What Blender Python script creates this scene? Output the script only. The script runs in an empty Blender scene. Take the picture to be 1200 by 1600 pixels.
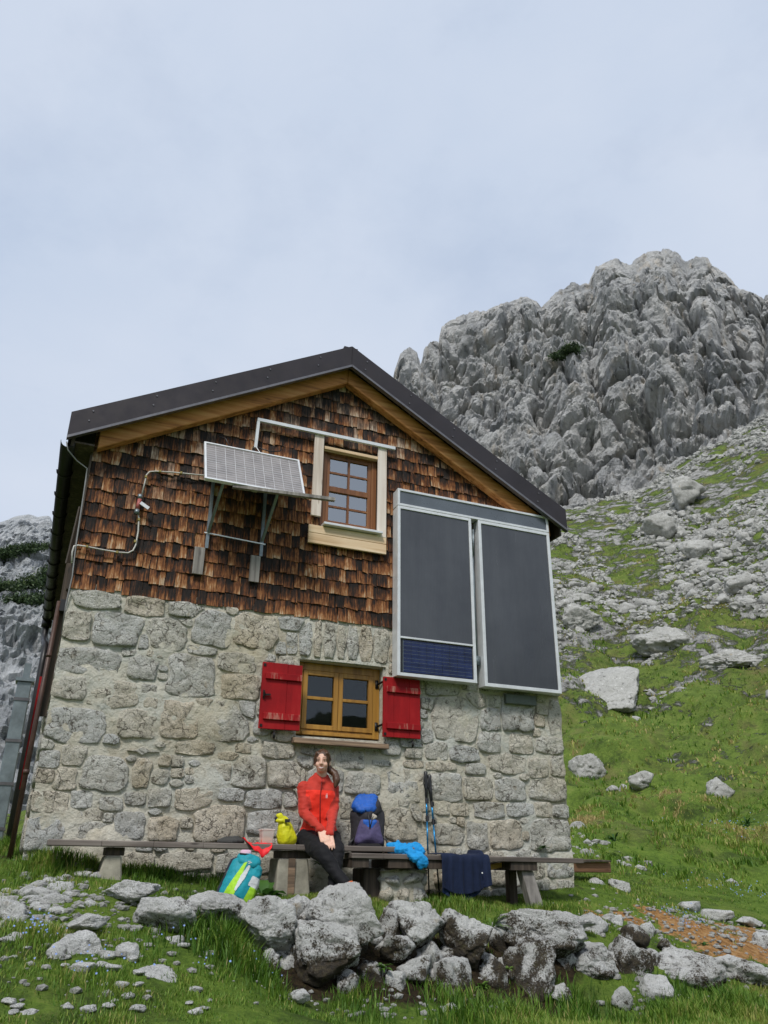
import bpy, bmesh, math, random
import numpy as np
from mathutils import Vector, Matrix, Quaternion

random.seed(7)
SC = bpy.context.scene
COL = SC.collection
RAD = math.radians

# ------------------------------------------------------------------ camera
FPX, PITCH, YAW, ROLL = 1236.35, RAD(23.838), RAD(22.705), RAD(0.5935)
_F = np.array([math.sin(YAW)*math.cos(PITCH), math.cos(YAW)*math.cos(PITCH), math.sin(PITCH)])
_R = np.array([math.cos(YAW), -math.sin(YAW), 0.0])
_U = np.cross(_R, _F)
RT = math.cos(ROLL)*_R + math.sin(ROLL)*_U
UP = -math.sin(ROLL)*_R + math.cos(ROLL)*_U
FW = _F
cam_d = bpy.data.cameras.new('camera')
cam = bpy.data.objects.new('camera', cam_d); COL.objects.link(cam)
cam_d.sensor_fit = 'HORIZONTAL'; cam_d.sensor_width = 36.0
cam_d.lens = 36.0*FPX/1200.0
cam_d.clip_start = 0.05; cam_d.clip_end = 3000
cam.matrix_world = Matrix(((RT[0], UP[0], -FW[0], 0), (RT[1], UP[1], -FW[1], 0), (RT[2], UP[2], -FW[2], 0), (0, 0, 0, 1)))
SC.camera = cam

# ------------------------------------------------------------------ sky, sun, exposure
SUN_EL, SUN_AZ = RAD(52), RAD(215)          # azimuth from +y, clockwise seen from above: sun stands behind the photographer
w = bpy.data.worlds.new('World'); SC.world = w; w.use_nodes = True
nt = w.node_tree; nt.nodes.clear()
def wn(t, **k):
    n = nt.nodes.new(t)
    for a, b in k.items(): setattr(n, a, b)
    return n
sky = wn('ShaderNodeTexSky'); sky.sky_type = 'NISHITA'; sky.sun_disc = False
sky.sun_elevation = SUN_EL; sky.sun_rotation = SUN_AZ
sky.air_density = 1.0; sky.dust_density = 0.6; sky.ozone_density = 1.5
tc = wn('ShaderNodeTexCoord')
mp = wn('ShaderNodeMapping'); mp.inputs['Scale'].default_value = (0.8, 0.8, 1.3); mp.inputs['Location'].default_value = (0.9, 0.35, 0.2)
n1 = wn('ShaderNodeTexNoise'); n1.inputs['Scale'].default_value = 2.1; n1.inputs['Detail'].default_value = 7; n1.inputs['Roughness'].default_value = 0.52; n1.inputs['Distortion'].default_value = 0.25
n2 = wn('ShaderNodeTexNoise'); n2.inputs['Scale'].default_value = 4.2; n2.inputs['Detail'].default_value = 8; n2.inputs['Roughness'].default_value = 0.6
cr = wn('ShaderNodeValToRGB')               # cloud tone: grey-blue bellies to bright veils
cr.color_ramp.elements[0].position = 0.30; cr.color_ramp.elements[0].color = (2.95, 3.45, 4.3, 1)
cr.color_ramp.elements[1].position = 0.68; cr.color_ramp.elements[1].color = (3.7, 4.05, 4.7, 1)
cv = wn('ShaderNodeValToRGB')               # cloud cover
cv.color_ramp.elements[0].position = 0.30; cv.color_ramp.elements[0].color = (0.86, 0.86, 0.86, 1)
cv.color_ramp.elements[1].position = 0.50; cv.color_ramp.elements[1].color = (1, 1, 1, 1)
mx = wn('ShaderNodeMixRGB')
bg = wn('ShaderNodeBackground'); bg.inputs['Strength'].default_value = 0.1
out = wn('ShaderNodeOutputWorld')
L = nt.links.new
L(tc.outputs['Generated'], mp.inputs['Vector']); L(mp.outputs['Vector'], n1.inputs['Vector']); L(mp.outputs['Vector'], n2.inputs['Vector'])
L(n1.outputs['Fac'], cr.inputs['Fac']); L(n2.outputs['Fac'], cv.inputs['Fac'])
L(cv.outputs['Color'], mx.inputs['Fac']); L(sky.outputs['Color'], mx.inputs['Color1']); L(cr.outputs['Color'], mx.inputs['Color2'])
L(mx.outputs['Color'], bg.inputs['Color']); L(bg.outputs['Background'], out.inputs['Surface'])

sd = bpy.data.lights.new('sun', 'SUN'); sd.energy = 1.5; sd.angle = RAD(11); sd.color = (1.0, 0.965, 0.91)
sun = bpy.data.objects.new('sun', sd); COL.objects.link(sun)
_sv = Vector((math.sin(SUN_AZ)*math.cos(SUN_EL), math.cos(SUN_AZ)*math.cos(SUN_EL), math.sin(SUN_EL)))
sun.rotation_euler = _sv.to_track_quat('Z', 'Y').to_euler()
SC.view_settings.view_transform = 'Standard'; SC.view_settings.look = 'None'
SC.view_settings.exposure = 0.88; SC.view_settings.gamma = 1.0; SC.view_settings.use_curve_mapping = False
SC.render.engine = 'CYCLES'
SC.cycles.max_bounces = 6; SC.cycles.diffuse_bounces = 3; SC.cycles.glossy_bounces = 3; SC.cycles.transparent_max_bounces = 12

# ------------------------------------------------------------------ measuring helpers (the surveyor's sight lines)
def ray(px, py):
    return RT*(px-600)/FPX - UP*(py-800)/FPX + FW
def at(px, py, Y):
    """point where a sight line meets the vertical plane y = Y"""
    d = ray(px, py); return d*(Y/d[1])
def atr(px, py, r):
    """point on a sight line at horizontal distance r"""
    d = ray(px, py); return d*(r/math.hypot(d[0], d[1]))
def ppm(P):
    return FPX/float(np.dot(FW, P))

# ------------------------------------------------------------------ numpy noise
def _h(ix, iy, iz, seed):
    with np.errstate(over='ignore'):
        n = (ix.astype(np.int64)*374761393 + iy.astype(np.int64)*668265263 + iz.astype(np.int64)*2147483647 + seed*974634777) & 0xffffffff
        n = ((n ^ (n >> 13))*1274126177) & 0xffffffff
        n = ((n ^ (n >> 16))*2246822519) & 0xffffffff
        n = n ^ (n >> 15)
    return (n & 0xffffff).astype(np.float64)/16777215.0
def vn(P, seed=0):
    """value noise -1..1"""
    P = np.asarray(P, float); i = np.floor(P); f = P-i; i = i.astype(np.int64)
    u = f*f*f*(f*(f*6-15)+10)
    r = 0
    for dx in (0, 1):
        wx = u[:, 0] if dx else 1-u[:, 0]
        for dy in (0, 1):
            wy = u[:, 1] if dy else 1-u[:, 1]
            for dz in (0, 1):
                wz = u[:, 2] if dz else 1-u[:, 2]
                r = r + wx*wy*wz*_h(i[:, 0]+dx, i[:, 1]+dy, i[:, 2]+dz, seed)
    return r*2-1
def fbm(P, oct=4, seed=0, gain=0.5, lac=2.03):
    a, s, r = 1.0, 0.0, 0.0; P = np.asarray(P, float)
    for k in range(oct):
        r = r + a*vn(P, seed+k*17); s += a; a *= gain; P = P*lac + 3.7
    return r/s
def ridged(P, oct=4, seed=0, gain=0.5, lac=2.1):
    a, s, r = 1.0, 0.0, 0.0; P = np.asarray(P, float)
    for k in range(oct):
        r = r + a*(1-np.abs(vn(P, seed+k*13))*2); s += a; a *= gain; P = P*lac + 5.3
    return r/s
def cell(P, seed=0):
    """F1, F2-F1 and cell random"""
    P = np.asarray(P, float); i = np.floor(P).astype(np.int64)
    f1 = np.full(len(P), 9.0); f2 = f1.copy(); rid = np.zeros(len(P))
    for dx in (-1, 0, 1):
        for dy in (-1, 0, 1):
            for dz in (-1, 0, 1):
                c0, c1, c2 = i[:, 0]+dx, i[:, 1]+dy, i[:, 2]+dz
                d = np.sqrt((c0+_h(c0, c1, c2, seed)-P[:, 0])**2 + (c1+_h(c0, c1, c2, seed+1)-P[:, 1])**2 + (c2+_h(c0, c1, c2, seed+2)-P[:, 2])**2)
                m = d < f1
                f2 = np.where(m, f1, np.minimum(f2, d))
                rid = np.where(m, _h(c0, c1, c2, seed+3), rid); f1 = np.where(m, d, f1)
    return f1, f2-f1, rid

# ------------------------------------------------------------------ object helpers
def link(o, parent=None):
    COL.objects.link(o)
    if parent is not None:
        o.parent = parent
    return o
def mesh_fast(name, V, F, smooth=True, attrs=None):
    """F: int array (n,3) or (n,4), or a list of such arrays"""
    V = np.asarray(V, np.float32); Fs = F if isinstance(F, list) else [F]
    Fs = [np.asarray(f, np.int32) for f in Fs if len(f)]
    me = bpy.data.meshes.new(name)
    me.vertices.add(len(V)); me.vertices.foreach_set('co', V.ravel())
    nl = sum(f.size for f in Fs); npoly = sum(len(f) for f in Fs)
    me.loops.add(nl); me.polygons.add(npoly)
    me.loops.foreach_set('vertex_index', np.concatenate([f.ravel() for f in Fs]))
    tot = np.concatenate([np.full(len(f), f.shape[1], np.int32) for f in Fs])
    st = np.concatenate([[0], np.cumsum(tot)[:-1]]).astype(np.int32)
    me.polygons.foreach_set('loop_start', st)
    try: me.polygons.foreach_set('loop_total', tot)
    except Exception: pass
    me.polygons.foreach_set('use_smooth', np.full(npoly, bool(smooth)))
    me.update(calc_edges=True)
    for k, v in (attrs or {}).items():
        a = me.attributes.new(k, 'FLOAT', 'POINT'); a.data.foreach_set('value', np.asarray(v, np.float32))
    return me
def base_world(o):
    p = o.parent; v = Vector((0, 0, 0))
    while p is not None:
        v += Vector(p.location); p = p.parent
    return v
def obj(name, me, mat, parent=None, origin=None):
    """link a mesh built in world coordinates; its origin goes to `origin` (default: bottom centre of its bounds)"""
    o = bpy.data.objects.new(name, me)
    ms = mat if isinstance(mat, (list, tuple)) else [mat]
    if len(me.materials) == 0:
        for m in ms: me.materials.append(m)
    link(o, parent)
    n = len(me.vertices); co = np.empty(n*3, np.float32); me.vertices.foreach_get('co', co); co = co.reshape(-1, 3)
    if origin is None:
        lo, hi = co.min(0), co.max(0); origin = ((lo[0]+hi[0])/2, (lo[1]+hi[1])/2, lo[2])
    co -= np.asarray(origin, np.float32); me.vertices.foreach_set('co', co.ravel()); me.update()
    o.location = Vector([float(a) for a in origin]) - base_world(o)
    return o
def empty(name, loc, label=None, cat=None, group=None, parent=None, kind=None):
    o = bpy.data.objects.new(name, None); o.empty_display_size = 0.1
    link(o, parent); o.location = Vector([float(a) for a in loc]) - base_world(o)
    return tag(o, label, cat, group, kind)
def tag(o, label=None, cat=None, group=None, kind=None):
    if label: o['label'] = label
    if cat: o['category'] = cat
    if group: o['group'] = group
    if kind: o['kind'] = kind
    return o
def bevel(o, wdt=0.004, seg=1):
    m = o.modifiers.new('bevel', 'BEVEL'); m.width = wdt; m.segments = seg; m.limit_method = 'ANGLE'; m.angle_limit = RAD(40)
    return o

class MB:
    """collects simple shapes into one mesh, in world coordinates"""
    def __init__(s): s.v = []; s.f = []; s.m = []
    def add(s, V, F, mi=0):
        b = len(s.v); s.v += [tuple(map(float, p)) for p in V]; s.f += [tuple(int(i)+b for i in q) for q in F]; s.m += [mi]*len(F); return s
    def hexa(s, P, mi=0):
        return s.add(P, [(0, 3, 2, 1), (4, 5, 6, 7), (0, 1, 5, 4), (1, 2, 6, 5), (2, 3, 7, 6), (3, 0, 4, 7)], mi)
    def box(s, x0, x1, y0, y1, z0, z1, mi=0):
        return s.hexa([(x0, y0, z0), (x1, y0, z0), (x1, y1, z0), (x0, y1, z0), (x0, y0, z1), (x1, y0, z1), (x1, y1, z1), (x0, y1, z1)], mi)
    def bar(s, p, q, w, h, up=(0, 0, 1), mi=0):
        p, q = Vector(p), Vector(q); d = (q-p).normalized(); u = Vector(up); r = d.cross(u)
        if r.length < 1e-4: r = d.cross(Vector((0, 1, 0)))
        r.normalize(); u = r.cross(d).normalized(); a, b = r*w/2, u*h/2
        return s.hexa([p-a-b, p+a-b, q+a-b, q-a-b, p-a+b, p+a+b, q+a+b, q-a+b], mi)
    def tube(s, pts, r, n=8, mi=0, caps=True):
        pts = [Vector(p) for p in pts]; rs = r if isinstance(r, (list, tuple)) else [r]*len(pts)
        V, F = [], []; prev = None
        for i, p in enumerate(pts):
            d = (pts[min(i+1, len(pts)-1)]-pts[max(i-1, 0)]).normalized()
            if prev is None:
                a = d.cross(Vector((0, 0, 1)))
                if a.length < 1e-3: a = d.cross(Vector((1, 0, 0)))
            else:
                a = prev - d*prev.dot(d)
            a.normalize(); prev = a; b = d.cross(a)
            for k in range(n):
                t = 2*math.pi*k/n; V.append(p + (a*math.cos(t)+b*math.sin(t))*rs[i])
        for i in range(len(pts)-1):
            for k in range(n):
                F.append((i*n+k, i*n+(k+1) % n, (i+1)*n+(k+1) % n, (i+1)*n+k))
        if caps:
            F.append(tuple(range(n))[::-1]); F.append(tuple((len(pts)-1)*n+k for k in range(n)))
        return s.add(V, F, mi)
    def disc(s, c, nrm, r, t, n=12, mi=0):
        nrm = Vector(nrm).normalized(); return s.tube([Vector(c)-nrm*t/2, Vector(c)+nrm*t/2], r, n, mi)
    def mesh(s, name, smooth=False):
        me = bpy.data.meshes.new(name); me.from_pydata(s.v, [], s.f); me.update()
        if any(s.m): me.polygons.foreach_set('material_index', s.m)
        if smooth: me.polygons.foreach_set('use_smooth', [True]*len(s.f))
        return me
    def build(s, name, mat, parent=None, smooth=False, bev=0, origin=None):
        o = obj(name, s.mesh(name, smooth), mat, parent, origin)
        if bev: bevel(o, bev)
        return o

def blob(prims, voxel=0.01, smooth=4, sub=2):
    """union of rounded primitives as one continuous skin; returns vertex and face arrays"""
    bm = bmesh.new()
    ico = bmesh.new(); bmesh.ops.create_icosphere(ico, subdivisions=sub, radius=1.0)
    S = np.array([v.co[:] for v in ico.verts]); ico.free()
    for p in prims:
        if p[0] == 'cap':
            _, a, ra, b, rb = p
            pts = np.vstack([np.asarray(a, float)+S*ra, np.asarray(b, float)+S*rb])
        elif p[0] == 'ell':
            _, c, r, Rm = p
            Q = S*np.asarray(r)
            if Rm is not None: Q = Q @ np.asarray(Rm, float).T
            pts = np.asarray(c, float)+Q
        elif p[0] == 'hull':
            pts = np.vstack([np.asarray(c, float)+S*r for c, r in p[1]])
        vs = [bm.verts.new(q) for q in pts]
        res = bmesh.ops.convex_hull(bm, input=vs, use_existing_faces=False)
        dead = [g for g in set(res['geom_interior']+res['geom_unused']) if isinstance(g, bmesh.types.BMVert) and g.is_valid]
        if dead: bmesh.ops.delete(bm, geom=dead, context='VERTS')
    me = bpy.data.meshes.new('tmp'); bm.to_mesh(me); bm.free()
    o = bpy.data.objects.new('tmp', me); COL.objects.link(o)
    r = o.modifiers.new('r', 'REMESH'); r.mode = 'VOXEL'; r.voxel_size = voxel
    if smooth:
        q = o.modifiers.new('s', 'SMOOTH'); q.iterations = smooth; q.factor = 0.5
    dg = bpy.context.evaluated_depsgraph_get(); e = o.evaluated_get(dg); m2 = e.to_mesh()
    V = np.array([v.co[:] for v in m2.vertices]); Fq = [tuple(p.vertices) for p in m2.polygons]
    e.to_mesh_clear(); bpy.data.objects.remove(o); bpy.data.meshes.remove(me)
    return V, Fq
def normals_of(V, Fq):
    N = np.zeros_like(V)
    for f in (Fq,):
        A = np.array([q[:3] for q in f]); n = np.cross(V[A[:, 1]]-V[A[:, 0]], V[A[:, 2]]-V[A[:, 0]])
        for k in range(3): np.add.at(N, A[:, k], n)
    return N/np.maximum(np.linalg.norm(N, axis=1, keepdims=True), 1e-9)
def poly_mesh(name, V, Fq, smooth=True, mi=None):
    me = bpy.data.meshes.new(name); me.from_pydata([tuple(map(float, v)) for v in V], [], Fq); me.update()
    me.polygons.foreach_set('use_smooth', [smooth]*len(Fq))
    if mi is not None: me.polygons.foreach_set('material_index', [int(a) for a in mi])
    return me

# ------------------------------------------------------------------ material helpers
class NT:
    def __init__(s, name):
        s.m = bpy.data.materials.new(name); s.m.use_nodes = True; s.t = s.m.node_tree; s.t.nodes.clear()
        s.out = s.n('ShaderNodeOutputMaterial'); s.b = s.n('ShaderNodeBsdfPrincipled'); s.l(s.b.outputs[0], s.out.inputs['Surface'])
        s.b.inputs['Roughness'].default_value = 0.8
        g = s.n('ShaderNodeNewGeometry'); s.pos = g.outputs['Position']; s.nrm = g.outputs['Normal']
    def n(s, t, **k):
        x = s.t.nodes.new(t)
        for a, b in k.items(): setattr(x, a, b)
        return x
    def l(s, a, b): s.t.links.new(a, b)
    def mapv(s, scale, vec=None, rot=(0, 0, 0)):
        m = s.n('ShaderNodeMapping'); m.inputs['Scale'].default_value = scale if hasattr(scale, '__len__') else (scale,)*3
        m.inputs['Rotation'].default_value = rot
        s.l(vec or s.pos, m.inputs['Vector']); return m.outputs[0]
    def noise(s, scale, detail=5, rough=0.55, vec=None, dist=0.0):
        x = s.n('ShaderNodeTexNoise'); x.inputs['Scale'].default_value = scale; x.inputs['Detail'].default_value = detail
        x.inputs['Roughness'].default_value = rough; x.inputs['Distortion'].default_value = dist
        s.l(vec or s.pos, x.inputs['Vector']); return x.outputs['Fac']
    def voro(s, scale, vec=None, feature='F1', out='Distance'):
        x = s.n('ShaderNodeTexVoronoi'); x.feature = feature; x.inputs['Scale'].default_value = scale
        s.l(vec or s.pos, x.inputs['Vector']); return x.outputs[out]
    def attr(s, name):
        x = s.n('ShaderNodeAttribute'); x.attribute_name = name; return x.outputs['Fac']
    def ramp(s, fac, stops, interp='LINEAR'):
        x = s.n('ShaderNodeValToRGB'); r = x.color_ramp; r.interpolation = interp
        while len(r.elements) < len(stops): r.elements.new(0.5)
        for e, (p, c) in zip(r.elements, stops):
            e.position = p; e.color = (c, c, c, 1) if not hasattr(c, '__len__') else (*c, 1)
        s.l(fac, x.inputs['Fac']); return x.outputs['Color']
    def mix(s, fac, a, b, mode='MIX'):
        x = s.n('ShaderNodeMixRGB'); x.blend_type = mode
        for v, k in ((fac, 'Fac'), (a, 'Color1'), (b, 'Color2')):
            if isinstance(v, (int, float)): x.inputs[k].default_value = v if k == 'Fac' else (v, v, v, 1)
            elif isinstance(v, tuple): x.inputs[k].default_value = (*v, 1)
            else: s.l(v, x.inputs[k])
        return x.outputs['Color']
    def math(s, op, a, b=0.0, clamp=False):
        x = s.n('ShaderNodeMath'); x.operation = op; x.use_clamp = clamp
        for i, v in enumerate((a, b)):
            if isinstance(v, (int, float)): x.inputs[i].default_value = v
            else: s.l(v, x.inputs[i])
        return x.outputs[0]
    def sep(s, vec):
        x = s.n('ShaderNodeSeparateXYZ'); s.l(vec, x.inputs[0]); return x.outputs
    def bump(s, h, strength=0.5, dist=0.02, prev=None):
        x = s.n('ShaderNodeBump'); x.inputs['Strength'].default_value = strength; x.inputs['Distance'].default_value = dist
        s.l(h, x.inputs['Height'])
        if prev is not None: s.l(prev, x.inputs['Normal'])
        return x.outputs[0]
    def fin(s, col=None, rough=None, nrm=None, metal=None, spec=None):
        for v, k in ((col, 'Base Color'), (rough, 'Roughness'), (metal, 'Metallic'), (spec, 'Specular IOR Level')):
            if v is None: continue
            if isinstance(v, (int, float)): s.b.inputs[k].default_value = v
            elif isinstance(v, tuple): s.b.inputs[k].default_value = (*v, 1)
            else: s.l(v, s.b.inputs[k])
        if nrm is not None: s.l(nrm, s.b.inputs['Normal'])
        return s.m

def m_plain(name, col, rough=0.6, metal=0.0, var=0.12, scale=9.0, bump=0.0, bscale=60.0, spec=0.5):
    """painted / moulded surface with mild unevenness"""
    t = NT(name); f = t.noise(scale, 6, 0.6)
    lo = tuple(max(0, c*(1-var*2)) for c in col); hi = tuple(min(1, c*(1+var*2)) for c in col)
    c = t.ramp(f, [(0.25, lo), (0.75, hi)])
    r = t.ramp(t.noise(scale*3, 4), [(0.3, max(0, rough-0.1)), (0.7, min(1, rough+0.1))])
    n = t.bump(t.noise(bscale, 4), bump, 0.01) if bump else None
    return t.fin(c, r, n, metal, spec)
def m_cloth(name, col, var=0.18, weave=420.0, bump=0.25, rough=0.9):
    t = NT(name); f = t.noise(14, 6, 0.6)
    lo = tuple(c*(1-var) for c in col); hi = tuple(min(1, c*(1+var)) for c in col)
    n = t.bump(t.noise(30, 5), bump, 0.012); n = t.bump(t.noise(weave, 2), 0.2, 0.002, n)
    m = t.fin(t.ramp(f, [(0.3, lo), (0.7, hi)]), rough, n, None, 0.25)
    t.b.inputs['Sheen Weight'].default_value = 0.03
    return m
def m_wood(name, dark, mid, light, axis='x', gscale=1.0, rough=0.75, streak=0.5, knots=True):
    t = NT(name)
    sc = {'x': (1.2, 26, 26), 'y': (26, 1.2, 26), 'z': (26, 26, 1.2)}[axis]
    v = t.mapv(tuple(a*gscale for a in sc)); f = t.noise(1.0, 6, 0.62, v, 0.35)
    v2 = t.mapv(tuple(a*gscale*0.25 for a in sc)); f2 = t.noise(1.0, 4, 0.6, v2)
    f = t.math('ADD', t.math('MULTIPLY', f, 0.6), t.math('MULTIPLY', f2, 0.4))
    c = t.ramp(f, [(0.34, dark), (0.5, mid), (0.66, light)])
    if knots:
        kv = {'x': (2.6, 9, 9), 'y': (9, 2.6, 9), 'z': (9, 9, 2.6)}[axis]
        k = t.voro(1.0, t.mapv(kv)); c = t.mix(t.ramp(k, [(0.05, 0.85), (0.13, 0.0)]), c, dark)
    c = t.mix(t.ramp(t.noise(1.7, 5), [(0.45, 0.0), (0.8, streak)]), c, tuple(0.6*d for d in dark))
    n = t.bump(f, 0.45, 0.006)
    return t.fin(c, rough, n)
# ------------------------------------------------------------------ stone, rock and ground materials
def m_masonry():
    t = NT('masonry_stone')
    a = t.attr('tone')
    big = t.noise(5.0, 5, 0.6); mid = t.noise(22, 8, 0.68, None, 0.4)
    c = t.ramp(big, [(0.28, (0.55, 0.525, 0.465)), (0.5, (0.71, 0.69, 0.63)), (0.70, (0.82, 0.805, 0.75))])
    warm = t.ramp(a, [(0.0, (0.92, 0.95, 1.0)), (0.45, (1.0, 1.0, 0.98)), (0.8, (1.04, 0.99, 0.90)), (1.0, (1.06, 0.97, 0.86))])
    c = t.mix(1.0, c, warm, 'MULTIPLY')
    c = t.mix(t.ramp(t.noise(9, 6, 0.7), [(0.60, 0.0), (0.72, 0.55)]), c, (0.40, 0.30, 0.16))
    c = t.mix(t.ramp(mid, [(0.35, 0.85), (0.44, 0.0)]), c, (0.17, 0.15, 0.115))
    c = t.mix(t.ramp(mid, [(0.58, 0.0), (0.70, 0.7)]), c, (0.68, 0.67, 0.63))
    sp = t.noise(85, 5, 0.7); c = t.mix(t.ramp(sp, [(0.36, 0.75), (0.43, 0.0)]), c, (0.07, 0.065, 0.055))
    vv = t.n('ShaderNodeVectorMath'); vv.operation = 'ADD'; nn = t.n('ShaderNodeTexNoise'); nn.inputs['Scale'].default_value = 9; nn.inputs['Detail'].default_value = 4; t.l(t.pos, nn.inputs['Vector']); sc_ = t.n('ShaderNodeVectorMath'); sc_.operation = 'SCALE'; sc_.inputs['Scale'].default_value = 0.22; t.l(nn.outputs['Color'], sc_.inputs[0]); t.l(t.pos, vv.inputs[0]); t.l(sc_.outputs[0], vv.inputs[1])
    ck = t.voro(6.5, vv.outputs[0], 'DISTANCE_TO_EDGE'); ckm = t.ramp(ck, [(0.008, 1.0), (0.035, 0.0)]); ckm = t.mix(1.0, ckm, t.ramp(t.noise(4, 3), [(0.45, 0.0), (0.58, 1.0)]), 'MULTIPLY')
    c = t.mix(t.math('MULTIPLY', ckm, 0.8), c, (0.12, 0.10, 0.075))
    wz = t.noise(0.9, 6, 0.6, None, 0.8); c = t.mix(t.ramp(wz, [(0.50, 0.0), (0.66, 0.75)]), c, t.mix(1.0, c, (0.87, 0.81, 0.69), 'MULTIPLY'))
    c = t.mix(t.ramp(t.noise(2.3, 6, 0.65), [(0.30, 0.6), (0.42, 0.0)]), c, t.mix(1.0, c, (0.62, 0.62, 0.60), 'MULTIPLY'))
    n = t.bump(mid, 1.0, 0.06); n = t.bump(sp, 1.0, 0.014, n); n = t.bump(t.math('SUBTRACT', 1.0, ckm), 1.0, 0.02, n)
    return t.fin(c, 0.92, n, None, 0.2)
def m_mortar():
    t = NT('mortar')
    f = t.noise(2.2, 6, 0.6, None, 0.6)
    c = t.ramp(f, [(0.30, (0.44, 0.40, 0.315)), (0.46, (0.56, 0.53, 0.445)), (0.60, (0.49, 0.49, 0.44)), (0.72, (0.57, 0.58, 0.54))])
    c = t.mix(t.ramp(t.noise(26, 8, 0.7), [(0.32, 0.7), (0.44, 0.0)]), c, (0.22, 0.185, 0.13))
    c = t.mix(t.ramp(t.noise(7, 6, 0.65), [(0.60, 0.0), (0.74, 0.6)]), c, (0.52, 0.50, 0.43))
    wz = t.noise(0.9, 6, 0.6, None, 0.8); c = t.mix(t.ramp(wz, [(0.50, 0.0), (0.66, 0.75)]), c, t.mix(1.0, c, (0.87, 0.81, 0.69), 'MULTIPLY'))
    c = t.mix(t.ramp(t.noise(2.3, 6, 0.65), [(0.30, 0.6), (0.42, 0.0)]), c, t.mix(1.0, c, (0.62, 0.62, 0.60), 'MULTIPLY'))
    n = t.bump(t.noise(24, 7, 0.62), 0.8, 0.03); n = t.bump(t.noise(130, 4), 0.5, 0.006, n)
    return t.fin(c, 0.93, n, None, 0.2)
def m_limestone(name, moss=0.5, tint=(1, 1, 1), sc=1.0):
    """weathered pale limestone with black lichen, pits and brown moss"""
    t = NT(name)
    v = t.mapv(sc)
    big = t.noise(3.0, 6, 0.6, v); mid = t.noise(16, 9, 0.7, v, 0.5); fine = t.noise(75, 6, 0.7, v)
    c = t.ramp(big, [(0.28, (0.54, 0.54, 0.52)), (0.5, (0.69, 0.69, 0.665)), (0.74, (0.80, 0.80, 0.78))])
    c = t.mix(1.0, c, tint, 'MULTIPLY')
    c = t.mix(t.ramp(mid, [(0.345, 0.9), (0.435, 0.0)]), c, (0.10, 0.10, 0.095))
    c = t.mix(t.ramp(fine, [(0.34, 0.75), (0.42, 0.0)]), c, (0.09, 0.09, 0.085))
    c = t.mix(t.ramp(mid, [(0.56, 0.0), (0.68, 0.7)]), c, (0.72, 0.72, 0.70))
    c = t.mix(t.ramp(t.noise(5.5, 4, 0.6, v), [(0.68, 0.0), (0.75, 0.5)]), c, (0.38, 0.28, 0.13))
    if moss > 0:
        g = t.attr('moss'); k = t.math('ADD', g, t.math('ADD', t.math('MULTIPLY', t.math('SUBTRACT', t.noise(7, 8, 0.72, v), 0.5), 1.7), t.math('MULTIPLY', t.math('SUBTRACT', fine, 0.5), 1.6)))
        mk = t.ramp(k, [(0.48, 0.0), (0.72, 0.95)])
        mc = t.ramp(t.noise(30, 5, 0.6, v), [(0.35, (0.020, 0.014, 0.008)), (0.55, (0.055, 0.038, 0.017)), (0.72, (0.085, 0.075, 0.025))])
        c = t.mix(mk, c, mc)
    n = t.bump(mid, 1.0, 0.08); n = t.bump(fine, 1.0, 0.018, n)
    return t.fin(c, 0.92, n, None, 0.2)
def m_cliff(name, tint=(1, 1, 1), s=1.0, grass=0.8, ochre=0.5):
    t = NT(name)
    v = t.mapv((0.11*s, 0.11*s, 0.045*s)); va = t.mapv((0.5*s, 0.5*s, 0.5*s)); vs = t.mapv((0.30*s, 0.30*s, 0.035*s))
    big = t.noise(1.0, 5, 0.6, v); mid = t.noise(1.0, 9, 0.68, va, 0.6); st = t.noise(1.0, 6, 0.6, vs)
    c = t.ramp(big, [(0.30, (0.32, 0.325, 0.33)), (0.5, (0.45, 0.45, 0.44)), (0.7, (0.57, 0.56, 0.54))])
    c = t.mix(1.0, c, tint, 'MULTIPLY')
    c = t.mix(t.ramp(st, [(0.56, 0.0), (0.70, ochre)]), c, (0.42, 0.34, 0.235))
    c = t.mix(t.ramp(st, [(0.30, 0.75), (0.43, 0.0)]), c, (0.135, 0.145, 0.16))
    c = t.mix(t.ramp(mid, [(0.33, 0.85), (0.43, 0.0)]), c, (0.12, 0.12, 0.12))
    c = t.mix(t.ramp(mid, [(0.56, 0.0), (0.70, 0.6)]), c, (0.55, 0.55, 0.53))
    if grass > 0:
        z = t.sep(t.nrm)[2]
        k = t.math('MULTIPLY', t.ramp(z, [(0.66, 0.0), (0.82, 1.0)]), t.ramp(t.noise(1.0, 6, 0.6, t.mapv(0.06*s)), [(0.50, 0.0), (0.60, 1.0)]))
        c = t.mix(t.math('MULTIPLY', k, grass), c, t.ramp(t.noise(1.0, 4, 0.6, t.mapv(0.9)), [(0.35, (0.045, 0.065, 0.018)), (0.65, (0.11, 0.125, 0.04))]))
    n = t.bump(mid, 1.0, 1.4/s); n = t.bump(t.noise(1.0, 6, 0.7, t.mapv(2.4*s)), 0.8, 0.30/s, n)
    return t.fin(c, 0.95, n, None, 0.15)
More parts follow.
